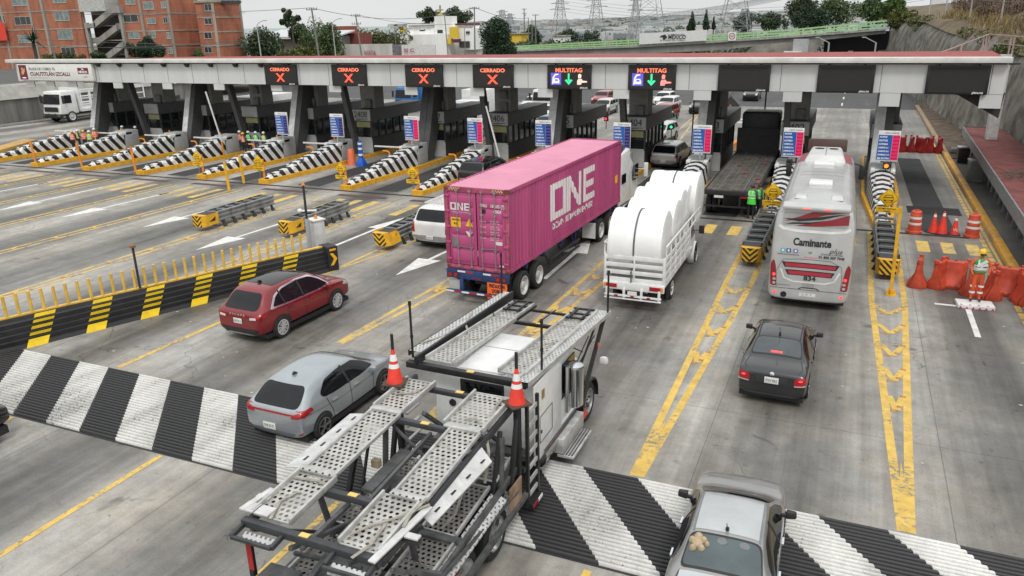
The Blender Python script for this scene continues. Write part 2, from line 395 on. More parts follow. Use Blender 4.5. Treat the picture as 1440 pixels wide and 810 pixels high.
Z1 = .006
ym, yf, wm = MB(), MB(), MB()
def strip(b, p, q, w, z=Z1):
    p, q = Vector(p), Vector(q); d = (q - p).normalized(); n = Vector((-d.y, d.x)) * w / 2
    b.face([(p.x + n.x, p.y + n.y, z), (p.x - n.x, p.y - n.y, z), (q.x - n.x, q.y - n.y, z), (q.x + n.x, q.y + n.y, z)])
STUDS = []
def vline(b, xt, yt, xc, yb, hw, w=.17, ye=38.0, chev=True, n=6):
    """tip (xt,yt) opening to half width hw at (xc,yb), then on to ye"""
    for s in (-1, 1):
        strip(b, (xt + s * .07, yt), (xc + s * hw, yb), w)
        if ye > yb: strip(b, (xc + s * hw, yb), (xc + s * hw, ye), w)
    yf_ = yt + (yb - yt) * .2; xf_ = xt + (xc - xt) * .2; hf_ = .07 + (hw - .07) * .2
    b.face([(xt - .12, yt, Z1 + .001), (xt + .12, yt, Z1 + .001), (xf_ + hf_ * .6, yf_, Z1 + .001), (xf_ - hf_ * .6, yf_, Z1 + .001), (xt - .08, yt, Z1 + .001)][:2] + [(xt + (xc - xt) * .1 + hf_ * .5, yf_ * .5 + yt * .5, Z1 + .001), (xf_, yf_, Z1 + .001), (xt + (xc - xt) * .1 - hf_ * .5, yf_ * .5 + yt * .5, Z1 + .001)])
    if chev:
        for k in range(n):
            f = (k + 1.2) / (n + .6); y = yt + (yb - yt) * f; h = hw * f - .06; x = xt + (xc - xt) * f
            if h < .12: continue
            for s in (-1, 1): strip(b, (x, y - .5), (x + s * h, y + .3), .17, Z1 + .003 + (s > 0) * .002)
            STUDS.extend([(x - h * .5, y - .55), (x + h * .45, y - .3), (x + h + .02, y + .35)])
vline(ym, 1.83, 14.3, 1.85, 28.0, .52, .19, 38.0, n=7)
vline(ym, -3.42, 14.3, -3.2, 28.5, .45, .19, 37.9, n=6)
vline(yf, -8.9, 15., -8.3, 28.3, .45, .17, 37.9, n=6)
vline(yf, -13.9, 18.2, -13.1, 28.5, .42, .17, 37.9, n=5)
strip(ym, (-18.97, 14.35), (-18.75, 19.5), .17)
strip(yf, (-18.75, 19.5), (-18.6, 25.2), .17)
vline(yf, -18.6, 25.0, -18.2, 28.5, .38, .15, 34.5, n=2)
for x0, x1 in ((-13.9, -13.85), (-18.95, -18.95), (-8.9, -8.9), (-24.4, -24.2)):
    strip(ym, (x0, -6), (x1, 11.1), .15)
strip(ym, (-3.45, -6), (-3.45, 11.), .15)
for k, x in enumerate(IS[5:]):
    y0 = 8 if k else 17
    dx = (-1.1 if k else -.9)
    for s in (-1, 1): strip(yf, (x + dx + s * .12, y0), (x - .25 + s * .3, 36.4), .15)
    for j in range(11):
        y = 12 + j * 2.1
        f = (y - y0) / (36.4 - y0)
        if f < .02: continue
        xx = x + dx + (-.25 - dx) * f
        for s in (-1, 1): strip(yf, (xx, y - .4), (xx + s * .26, y), .12, Z1 + .003 + (s > 0) * .002)
        STUDS.extend([(xx, y - .5), (xx + .25, y + .1)])
for i in range(len(IS) - 1):
    xm = (IS[i] + IS[i + 1]) / 2
    for s in (-1, 0, 1):
        yy = 33.6 if i > 3 else 35.3; ln = 2.6 if i > 3 else 1.7
        ym_ = yf if i > 3 else ym
        ym_.face([(xm + s * 1.15 - .25, yy, Z1), (xm + s * 1.15 + .25, yy, Z1), (xm + s * 1.15 + .25, yy + ln, Z1), (xm + s * 1.15 - .25, yy + ln, Z1)])
for s in (-1, 0, 1): yf.face([(4.35 + s * .95 - .24, 35.2, Z1), (4.35 + s * .95 + .24, 35.2, Z1), (4.35 + s * .95 + .24, 37.0, Z1), (4.35 + s * .95 - .24, 37.0, Z1)])
for k in range(60):
    y = 24 + k * .75; ym.face([(5.72, y, Z1), (5.9, y, Z1), (5.9, y + .6, Z1), (5.72, y + .6, Z1)])
strip(ym, (6.03, 10), (6.03, 70), .1)
for s in (-1, 1):
    strip(yf, (-4.6 + s * .1, 88), (-3.3 + s * .6, 62), .14)
    strip(yf, (-15 + s * .1, 84), (-13. + s * .6, 60), .14)
strip(yf, (1.9, 88), (1.7, 60), .14)
for j in range(7): strip(yf, (-4.6 + j * .2 - .1 * j, 86 - j * 3.3), (-4.2 + j * .2, 87 - j * 3.3), .12)
tag(ym.build('yellow_road_marking', YROAD), kind='structure'); tag(yf.build('faded_yellow_road_marking', YROAD2), kind='structure')
def arrow(x, ytip, length, direction=-1, w=.55, dx=0.):
    d = direction; yt = ytip; yh = yt - d * 2.4; ye = yt - d * length
    wm.face([(x, yt, Z1), (x + dx * .4 - w, yh, Z1), (x + dx * .4 + w, yh, Z1)])
    wm.face([(x + dx * .4 - .09, yh, Z1), (x + dx * .4 + .09, yh, Z1), (x + dx + .09, ye, Z1), (x + dx - .09, ye, Z1)])
arrow(-43.4, 27.3, 7); arrow(-38.3, 27.3, 7, dx=.5); arrow(-32.2, 27.2, 6.6, dx=.6); arrow(-26.4, 24.9, 6.6, dx=.5); arrow(-15.9, 24.8, 6.2, dx=.5)
arrow(-20.6, 33.4, 8.2, 1, dx=-.3); arrow(-10.3, 32.6, 6.2, 1, dx=.1); arrow(-49, 27.3, 7, dx=.5); arrow(-54.4, 27.3, 7, dx=.5)
wm.box(4.2, 4.37, 25.6, 28.2, .001, Z1); wm.box(3.3, 4.1, 28.35, 28.5, .001, Z1)
for x in (-6.5, -1.2, 3.3): 
    for y in (96, 104, 112, 124, 140): wm.face([(x - .08, y, Z1), (x + .08, y, Z1), (x + .08, y + 3, Z1), (x - .08, y + 3, Z1)])
wm.face([(-11.5, 80, Z1), (-5, 80.5, Z1), (-5, 81.3, Z1), (-11.5, 80.8, Z1)]); wm.face([(-11.5, 77.5, Z1), (-6, 78.0, Z1), (-6, 78.6, Z1), (-11.5, 78.1, Z1)])
tag(wm.build('white_road_marking', WROAD), kind='structure')
STUDM = mat('amber_stud', (.42, .2, .06), .4, dirt=.3)
b = MB()
for x, y in STUDS:
    b.hexa([(x - .07, y - .06, .004), (x + .07, y - .06, .004), (x + .07, y + .06, .004), (x - .07, y + .06, .004)],
           [(x - .05, y - .03, .03), (x + .05, y - .03, .03), (x + .05, y + .03, .03), (x - .05, y + .03, .03)])
tag(b.build('road_studs', STUDM), kind='stuff', label='small amber reflective studs scattered over the hatched yellow lines', cat='road studs')
b = MB()
for k in range(150):
    x, y = random.uniform(-24, 6), random.uniform(8, 37)
    a = random.uniform(0, pi); s = random.uniform(.015, .06)
    b.face([(x + cos(a + q) * s, y + sin(a + q) * s * .7, .012) for q in (0, 1.7, 3.1, 4.6)])
tag(b.build('litter', mat('pale_scrap', (.5, .5, .46), .8)), kind='stuff', label='tiny pale scraps scattered over the concrete lanes', cat='litter')

RUMB = stripes('rumble_paint', (.74, .73, .70), (.034, .034, .036), 1, .84, 0, 2.42, duty=.49, off=22.85 - 14.3 * .84, obj=False, rough=.6, wear=.585, ns=13.)
b = MB(); nrib = 26; pitch = 3.0 / nrib
tag(MB().box(-34, 8.6, 11.15, 14.2, 0.001, .012).build('rumble_strip_bed', DARK), kind='structure')  # bed coloured dark to deepen the grooves between the ribs
for k in range(nrib):
    yc = 11.18 + (k + .5) * pitch; pr = [(yc + cos(q) * pitch * .33, .012 + sin(q) * .07) for q in [pi * j / 6 for j in range(7)]]
    segs = [-34 + 42.6 * j / 14 for j in range(15)]
    for j in range(14):
        xa, xb = segs[j], segs[j + 1]
        for q in range(6):
            b.face([(xa, pr[q][0], pr[q][1]), (xb, pr[q][0], pr[q][1]), (xb, pr[q + 1][0], pr[q + 1][1]), (xa, pr[q + 1][0], pr[q + 1][1])])
tag(b.build('rumble_strip', RUMB, smooth=True, ang=60), kind='structure')

YKERB = worn('yellow_kerb_paint', (.72, .36, .04), (.25, .23, .2), wear=.55, scale=4)
b = MB(); b.box(6.15, 6.5, -10, 62, 0, .24); tag(b.build('yellow_kerb', YKERB, bevel=.03), kind='structure')
tag(MB().box(6.15, 6.5, 62, 96, 0, .24).build('kerb', mat('sandy_kerb', (.33, .24, .15), .85, dirt=.3)), kind='structure')
SIDEW = concrete('walkway_concrete', base=(.16, .158, .15), dark=.9, joints=True, lanes=False)
tag(MB().box(6.503, 9.4, -10, 60, 0, .1).build('sidewalk', SIDEW), kind='structure')
tag(MB().box(6.503, 9.0, 60.002, 100, 0, .16).build('dirt_verge', mat('verge_soil', (.14, .1, .07), .95, dirt=.6, scale=1.5, bump=.8, bscale=6)), kind='structure')
t = thing('raised_platform', 'long red topped steel platform running along the right hand kerb', 'platform')
REDROOF = mat('oxide_red_roof', (.30, .055, .05), .7, dirt=.25, scale=1.2, bump=.2)
REDDECK = mat('oxide_red_deck', (.2, .055, .05), .8, dirt=.4, scale=1.5, bump=.3)
GREYST = mat('grey_painted_steel', (.22, .235, .25), .5, dirt=.25)
xe = lambda y: 6.57 + (y - 34.7) / 28.5 * .73
MB().hexa([(xe(24), 24, 1.82), (9.6, 24, 1.82), (9.6, 63, 1.82), (xe(63), 63, 1.82)], [(xe(24), 24, 1.9), (9.6, 24, 1.9), (9.6, 63, 1.9), (xe(63), 63, 1.9)]).build('deck', REDDECK, t)
MB().hexa([(xe(24) - .06, 24, 1.35), (xe(24), 24, 1.35), (xe(63), 63, 1.35), (xe(63) - .06, 63, 1.35)], [(xe(24) - .06, 24, 1.93), (xe(24), 24, 1.93), (xe(63), 63, 1.93), (xe(63) - .06, 63, 1.93)]).build('edge_beam', GREYST, t)
MB().box(xe(63) - .06, 9.4, 62.99, 63.05, 1.2, 1.93).build('end_beam', DARK, t)
for k in range(22):
    y = 25 + k * 1.7; x = xe(y) + .55
    MB().box(x - .05, x + .05, y - .07, y + .07, .1, 1.82).build('post', GREYST, t)
MB().box(8.9, 9.1, 24, 63, .1, 1.82).build('back_wall', CHAR, t)
b = MB()
for k in range(40):
    a = random.uniform(0, 2 * pi); p = Vector((7.6 + random.uniform(-.4, .4), 43.5 + random.uniform(-1.2, 1.2), 1.93))
    b.cyl(p, p + Vector((cos(a) * .7, sin(a) * .7, random.uniform(.02, .35))), .018, .006, n=4)
tag(b.build('dead_branches', mat('dead_wood', (.13, .1, .08), .9)), 'dry broken branches lying on the red platform', 'branches')
CAB = mat('cabinet_grey_green', (.2, .215, .19), .6, dirt=.3)
t = thing('utility_cabinet', 'grey green utility cabinet standing in front of the red platform', 'cabinet', (7.0, 52.2, .1))
MB().box(-.4, .4, -.35, .35, .08, 1.15).build('body', CAB, t, bevel=.02); MB().box(-.45, .45, -.4, .4, 1.15, 1.22).build('lid', CAB, t); MB().box(-.45, .45, -.4, .4, 0, .08).build('base', KERBC, t); MB().box(-.33, .33, -.362, -.352, .15, 1.1).build('door', mat('cabinet_door', (.17, .185, .165), .6), t)
t = thing('waste_bin', 'dark plastic bin with a pale lid near the end of the platform', 'bin', (7.0, 58.5, .1))
MB().hexa([(-.28, -.28, 0), (.28, -.28, 0), (.28, .28, 0), (-.28, .28, 0)], [(-.36, -.36, 1), (.36, -.36, 1), (.36, .36, 1), (-.36, .36, 1)]).build('bin_body', CHAR, t); MB().box(-.4, .4, -.4, .4, 1., 1.08).build('lid', LGREY, t, bevel=.02)
tag(MB().hexa([(6.6, 62.2, .2), (7.5, 61.9, .2), (7.6, 62.8, .2), (6.7, 63., .2)], [(6.65, 62.2, .45), (7.5, 62, .55), (7.6, 62.8, .5), (6.75, 63., .5)]).build('broken_slab', KERBC, bevel=.03), 'pale broken concrete slab lying on the dirt verge', 'slab')

ROCK = mat('shotcrete', (.21, .195, .165), .95, dirt=.65, scale=.7, bump=1., bscale=3.5)
from mathutils import noise as MN
def wallgrid(name, path, h0, tops, lean, m, nu=90, nv=22, amp=.5):
    """path: (x,y) pts; surface rising from the path"""
    vs, fs = [], []
    for i in range(nu + 1):
        f = i / nu * (len(path) - 1); k = min(int(f), len(path) - 2); u = f - k
        x = path[k][0] * (1 - u) + path[k + 1][0] * u; y = path[k][1] * (1 - u) + path[k + 1][1] * u
        top = tops[k] * (1 - u) + tops[k + 1] * u
        for j in range(nv + 1):
            v = j / nv; z = h0 + (top - h0) * v
            n = MN.noise(Vector((x * .25, y * .2, z * .5))) * amp + MN.noise(Vector((x, y * .8, z * 1.1))) * amp * .22
            rnd = max(0, (v - .75) / .25) ** 2 * 1.4
            vs.append((x + lean * v + rnd + n * .9, y + n * .3, z + n * .2))
    for i in range(nu):
        for j in range(nv): a = i * (nv + 1) + j; fs.append((a, a + 1, a + nv + 2, a + nv + 1))
    b = MB(); b.mesh(vs, fs); return b.build(name, m, smooth=True, ang=80)
o = wallgrid('rock_wall', [(9.3, 20), (9.1, 34), (8.9, 46), (9.3, 58), (9.1, 68), (8.3, 80), (7.4, 95), (6.2, 115), (5.2, 135), (3.4, 150)], -.2,
         [9.0, 8.6, 7.6, 7.2, 7.5, 7.9, 8.3, 8.9, 9.2, 9.4], 1.2, ROCK, nu=170, nv=30, amp=.38)
tag(o, kind='structure')
DRY = mat('dry_slope', (.16, .12, .07), .95, dirt=.5, scale=.5, bump=.8, bscale=2)
vs, fs = [], []; ys = [16, 30, 44, 58, 70, 84, 100, 120, 140, 160, 200]; tz = [8.9, 8.6, 7.6, 7.2, 7.5, 7.9, 8.3, 8.9, 9.2, 9.2, 9.2]; tx = [10.6, 10.4, 10.2, 10.6, 10.4, 9.6, 8.4, 7.4, 6.2, 3, 0]
cols = [(0, -.7), (.9, 0), (2.5, .6), (5, 1.8), (9, 3.6), (18, 4.4), (60, 6), (400, 14)]
for y, z, x in zip(ys, tz, tx):
    for dx, dz in cols: vs.append((x + dx, y, z + dz * (1.2 if y < 90 else .6) + MN.noise(Vector((x + dx, y * .3, 0))) * .4))
nc = len(cols)
for i in range(len(ys) - 1):
    for j in range(nc - 1): a = i * nc + j; fs.append((a, a + 1, a + nc + 1, a + nc))
tag(MB().mesh(vs, fs).build('hillside', DRY, smooth=True, ang=80), kind='structure')

STAIN = mat('stained_concrete', (.2, .195, .18), .9, dirt=.6, scale=.7, bump=.3, streak=True)
LCONC = mat('pale_parapet', (.33, .32, .29), .85, dirt=.3, scale=.6)
t = thing('retaining_wall', 'stained concrete retaining wall holding up the road at left', 'wall')
MB().box(-86, -84.6, 30, 86, 0, 2.7).build('wall', STAIN, t)
MB().hexa([(-87.5, 30, 2.65), (-84.4, 30, 2.65), (-84.4, 86, 2.65), (-87.5, 86, 2.65)], [(-87.5, 30, 4.1), (-85.6, 30, 4.0), (-85.6, 86, 4.0), (-87.5, 86, 4.1)]).build('sloping_parapet', LCONC, t)
MB().box(-84.5, -83.2, 30, 86, 0, .18).build('kerb', KERBC, t)
tag(MB().box(-130, -87.52, 20, 110, 3.2, 3.9).build('upper_road', ASPH), kind='structure')
ISK = worn('island_kerb_paint', (.74, .38, .02), (.2, .19, .17), wear=.62, scale=5)
BLKWHT = stripes('crash_block_paint', (.72, .72, .7), (.02, .02, .022), 1.1, 1, .9, .84, duty=.52, rough=.5, mirror=True)
ISTOP = mat('island_top', (.2, .2, .19), .85, dirt=.35)
def island(i, x):
    lab = {0: 'yellow kerbed toll island with striped crash block, rightmost, beside the empty coned lane', 1: 'yellow kerbed toll island with striped crash block between flatbed truck and bus',
           2: 'toll island with striped crash block between silver suv and flatbed truck', 3: 'toll island mostly hidden behind the front of the pink container truck', 4: 'toll island whose striped block is hidden behind the pink container',
           5: 'toll island whose striped crash block runs up beside the black car', 6: 'toll island with striped block just right of the blue delineator post', 7: 'toll island with striped block just left of the orange drum',
           8: 'striped toll island, fifth from the left edge', 9: 'striped toll island, fourth from the left edge', 10: 'striped toll island, third from the left edge', 11: 'striped toll island, second from the left edge', 12: 'leftmost striped toll island, at the left edge of the photo'}[i]
    t = thing('toll_island', lab, 'toll island', (x, 38.4, 0), 0, 'toll islands')
    k = MB()
    out = [(-.38, 0), (.38, 0), (.93, 7.2), (.93, 20.2), (-.93, 20.2), (-.93, 7.2)]; inn = [(-.24, .2), (.24, .2), (.77, 7.25), (.77, 20.05), (-.77, 20.05), (-.77, 7.25)]
    n = 6
    for j in range(n):
        a, b_, c, d = out[j], out[(j + 1) % n], inn[(j + 1) % n], inn[j]
        k.face([(*a, 0), (*b_, 0), (*b_, .28), (*a, .28)]); k.face([(*a, .28), (*b_, .28), (*c, .28), (*d, .28)]); k.face([(*d, .28), (*c, .28), (*c, .2), (*d, .2)])
    k.build('kerb', ISK, t); MB().face([(px_, py_, .22) for px_, py_ in inn]).build('top', ISTOP, t)
    b = MB()
    st = [(0.35, .22, .32), (.8, .3, .5), (2.2, .36, .62), (2.9, .38, .68), (3.0, .44, .82), (7.7, .66, 1.46)]
    for (y0, w0, z0), (y1, w1, z1) in zip(st, st[1:]):
        for s in (-1, 1):
            b.face([(s * w0, y0, .2), (s * w1, y1, .2), (s * w1 * .92, y1, z1 - .12), (s * w0 * .92, y0, z0 - .12)])
            b.face([(s * w0 * .92, y0, z0 - .12), (s * w1 * .92, y1, z1 - .12), (s * w1 * .55, y1, z1), (s * w0 * .55, y0, z0)])
            b.face([(s * w0 * .55, y0, z0), (s * w1 * .55, y1, z1), (0, y1, z1 - .04), (0, y0, z0 - .04)])
    y0, w0, z0 = st[0]; b.face([(-w0, y0, .2), (w0, y0, .2), (w0 * .55, y0, z0), (-w0 * .55, y0, z0)])
    y0, w0, z0 = st[-1]; b.face([(-w0, y0, .2), (w0, y0, .2), (w0 * .55, y0, z0), (-w0 * .55, y0, z0)])
    r = b
    for j in range(14):
        y = .9 + j * .5
        f = 0 if y < 2.9 else (y - 2.9) / 4.8
        z = (.48 + .12 * (y / 2.9)) if y < 2.9 else .80 + .66 * f; w_ = .26 if y < 2.9 else .3 + .14 * f
        r.cur = 1 + j % 2
        for s in (-1, 1): r.box(s * w_ - .07, s * w_ + .07, y - .09, y + .09, z - .1, z - .02)
    r.build('crash_block', [BLKWHT, WHITE, BLACK], t)
    MB().hexa([(-.62, 7.72, .21), (.62, 7.72, .21), (.62, 9.2, .21), (-.62, 9.2, .21)], [(-.62, 8.0, 1.64), (.62, 8.0, 1.64), (.62, 9.2, 1.64), (-.62, 9.2, 1.64)]).build('cabinet', LGREY, t, bevel=.02)
    MB().face([(-.5, 7.705, .9), (.5, 7.705, .9), (.42, 7.86, 1.5), (-.42, 7.86, 1.5)]).build('cabinet_front', WHITE, t)
    w_ = MB()
    for s in (-1, 1): w_.box(s * .5 - .12, s * .5 + .12, 7.4, 8.6, 1.3, 1.56)
    w_.split('cheek', WHITE, t, bevel=.05)
    for yy in (.95, 1.35) if i > 3 else (): MB().cyl((.3, 2.5 + yy, .6), (.3, 2.5 + yy, 1.1), .03, n=6).build('steel_stub', STEEL, t)
    return t
for i, x in enumerate(IS): island(i, x)

BOOTHG = mat('booth_glass', (.02, .024, .026), .08, dirt=.3, spec=.6)
BLIND = mat('yellow_blind', (.34, .33, .16), .7, dirt=.15)
ACM = mat('vent_box', (.2, .2, .19), .7, dirt=.3)
BEAM = mat('booth_beam', (.10, .10, .102), .6, dirt=.2)
COLM = mat('booth_column_panel', (.27, .27, .255), .6, dirt=.2)
numbers = {1: '2402', 2: '2403', 3: '2404', 4: '2405', 5: '2406', 6: '2407', 7: '2408'}
for i, x in enumerate(IS):
    nm = numbers.get(i)
    lab = ('dark toll booth with number %s on its grey panel' % nm) if nm else \
        {0: 'dark toll booth behind the rightmost price board', 8: 'dark unnumbered toll booth, second to the left of booth 2408', 9: 'dark unnumbered toll booth behind the workers by the cones',
         10: 'dark toll booth beside the tall white raised barrier', 11: 'dark toll booth, second from the left', 12: 'leftmost dark toll booth under the canopy'}[i]
    if i == 8: lab = 'dark unnumbered toll booth next to booth 2408 on its left'
    t = thing('toll_booth', lab, 'toll booth', (x + .05, 50.0, .22), 0, 'toll booths under the canopy')
    wd = MB(); wd.box(-.72, .72, .03, 5.4, 0, 1.15); wd.build('wall', CHAR, t)
    MB().box(-.7, .7, -.02, .03, .02, 1.2).build('front_panel', mat('booth_front_panel', (.5, .505, .5), .5, dirt=.12), t)
    MB().box(-.66, .66, .06, 5.3, 1.15, 2.42).build('window', BOOTHG, t)
    fr = MB()
    for y in (.05, 1.1, 2.1, 3.2, 4.2, 5.3):
        for s in (-1, 1): fr.box(s * .69 - .04, s * .69 + .04, y - .07, y + .07, 1.1, 2.45)
    fr.box(-.72, .72, .02, .1, 1.1, 1.17)
    for s in (-1, 1):
        for z in (1.12, 2.36): fr.box(s * .69 - .03, s * .69 + .03, 0, 5.35, z, z + .05)
    fr.build('window_frame', CHAR, t)
    if i % 2 or i == 6: MB().box(-.6, .6, -.01, .05, 1.95, 2.38).build('blind', BLIND, t)
    MB().box(-.8, .8, -.15, 7.5, 2.42, 3.3).build('roof_beam', BEAM, t)
    sp = MB().box(-.78, .78, -.2, -.15, 2.46, 3.26).build('number_panel', LGREY, t)
    if nm:
        text(nm, (-.05, -.215, 2.9), .62, INK, sp, name='number', width=1.15)
        MB().face([(-.5, -.215, 2.52), (.6, -.215, 2.58), (.6, -.215, 2.62), (-.5, -.215, 2.56)]).build('underline', INK, sp)
    MB().box(-.62, .62, .8, 2.1, 3.3, 5.35).build('service_column', COLM, t)
    u = MB(); u.box(-.1, .42, .5, .8, 3.32, 3.95); u.build('vent_box', ACM, t, bevel=.03)
    if i in (5, 9): MB().box(-.1, .42, .52, .8, 4.2, 4.75).build('vent_box', ACM, t, bevel=.03)

cn = thing('toll_canopy', 'long grey canopy with a red roof spanning all the toll lanes', 'canopy', (0, 0, 0))
XL, XR = -67.4, 6.9
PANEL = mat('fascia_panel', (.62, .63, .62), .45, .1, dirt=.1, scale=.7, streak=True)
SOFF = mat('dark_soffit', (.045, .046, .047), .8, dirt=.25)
MB().box(XL, XR, 47.0, 47.25, 5.47, 6.93).build('fascia', PANEL, cn)
MB().box(XL, XR, 47.06, 47.2, 6.93, 7.02).build('shadow_gap', BLACK, cn)
MB().box(XL - .6, XR + .15, 46.55, 47.4, 7.02, 7.3).build('white_cap', mat('white_cap', (.66, .66, .63), .55, dirt=.2, scale=1.), cn, bevel=.02)
MB().hexa([(-56, 47.4, 7.19), (XR, 47.4, 7.19), (XR, 56, 7.19), (-56, 53, 7.19)], [(-53, 47.4, 7.2), (XR, 47.4, 7.2), (XR + .4, 56, 7.27), (-53, 53, 7.22)]).build('roof', REDROOF, cn)
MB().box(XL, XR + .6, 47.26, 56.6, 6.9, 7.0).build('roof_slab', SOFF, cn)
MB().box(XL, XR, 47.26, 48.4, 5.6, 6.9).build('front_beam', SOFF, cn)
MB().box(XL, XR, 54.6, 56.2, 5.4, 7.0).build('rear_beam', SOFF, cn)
MB().box(XR, XR + .06, 47.0, 56.6, 5.47, 7.0).build('end_panel', PANEL, cn)
b = MB()
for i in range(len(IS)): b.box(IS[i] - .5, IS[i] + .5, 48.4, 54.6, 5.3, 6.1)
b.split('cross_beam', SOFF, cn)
jm = MB(); xx = XL + 2.3
while xx < XR:
    jm.box(xx - .015, xx + .015, 46.992, 47.0, 5.5, 6.92); xx += 2.55
jm.split('panel_joint', mat('joint_line', (.16, .165, .165), .6), cn)
tabx = [x - .1 for x in IS] + [6.45]
for x in tabx + [-63.5, -66.]:
    MB().box(x - .5, x + .5, 47.02, 47.12, 4.75 if x > 1 else 4.9 if x > -30 else 5.0, 5.467).build('hanging_panel', PANEL, cn)
for x in [XL + 3 + k * 2.4 for k in range(12)]:
    MB().hexa([(x - .12, 46.85, 6.7), (x + .12, 46.85, 6.7), (x + .12, 47, 6.7), (x - .12, 47, 6.7)], [(x - .2, 46.7, 7.0), (x + .2, 46.7, 7.0), (x + .2, 47, 7.0), (x - .2, 47, 7.0)]).build('lamp_bracket', DARK, cn)
LEG = mat('canopy_leg_paint', (.62, .625, .62), .55, dirt=.25); LEG2 = mat('dark_leg', (.07, .07, .072), .6, dirt=.2)  # slanted legs: pale left part, dark right part
for i, x in enumerate(IS):
    if i % 2 == 0:
        p, q = Vector((x + .02, 48.9, .25)), Vector((x + .02, 50.8, 5.4))
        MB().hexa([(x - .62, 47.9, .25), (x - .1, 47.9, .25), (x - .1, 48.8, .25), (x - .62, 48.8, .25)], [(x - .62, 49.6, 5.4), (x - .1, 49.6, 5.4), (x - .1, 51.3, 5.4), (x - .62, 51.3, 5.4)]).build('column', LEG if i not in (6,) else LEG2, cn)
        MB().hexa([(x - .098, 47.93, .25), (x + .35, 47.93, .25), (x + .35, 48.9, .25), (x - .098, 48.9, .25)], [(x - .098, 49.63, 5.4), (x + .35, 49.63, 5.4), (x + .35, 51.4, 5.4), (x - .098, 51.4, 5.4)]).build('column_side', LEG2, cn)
    else:
        MB().hexa([(x - .5, 49.3, .25), (x - .15, 49.3, .25), (x - .15, 49.75, .25), (x - .5, 49.75, .25)], [(x - .6, 48.2, 5.4), (x - .25, 48.2, 5.4), (x - .25, 48.7, 5.4), (x - .6, 48.7, 5.4)]).build('column', LEG2, cn)
MB().box(7.9, 8.5, 56.8, 57.5, 1.9, 7.0).build('column', LEG, cn)
MB().hexa([(5.0, 47.5, 5.35), (7.0, 47.5, 4.2), (7.0, 50, 4.2), (5, 50, 5.35)], [(4.0, 47.5, 5.5), (7.1, 47.5, 5.5), (7.1, 50, 5.5), (4, 50, 5.5)]).build('bracket', SOFF, cn)

SCR = mat('led_panel', (.018, .018, .019), .5, dirt=.2)
LRED = mat('red_leds', (1., .10, .05), .5, dirt=.3, scale=9, emit=.9); LORG = mat('amber_leds', (1., .22, .12), .5, dirt=.4, scale=7, emit=.7)
LGRN = mat('green_leds', (.05, .75, .35), .5, dirt=.3, scale=9, emit=.6); LBLU = mat('blue_leds', (.13, .12, .7), .5, dirt=.3, scale=8, emit=.35)
LPNK = mat('pink_leds', (1., .3, .27), .5, dirt=.4, scale=8, emit=.6); LWHT = mat('white_leds', (.85, .85, 1.), .5, dirt=.3, scale=8, emit=.45)
def frange(n): return range(n)
signs = [(4.78, 'off', 'blank black lane sign at the right end of the canopy'), (-.55, 'off', 'blank black lane sign above the bus'), (-5.9, 'off', 'blank black lane sign above the flatbed truck'),
         (-11.2, 'multi', 'lit lane sign with green arrow and blue symbol, the right one of two'), (-16.4, 'multi', 'lit lane sign with green arrow and blue symbol, the left one of two'), (-21.6, 'x', 'red cross lane sign reading CERRADO, nearest the green arrow signs'),
         (-26.7, 'x', 'red cross lane sign reading CERRADO, third from left'), (-32.7, 'x', 'red cross lane sign reading CERRADO, second from left'), (-38.65, 'x', 'leftmost red cross lane sign reading CERRADO')]
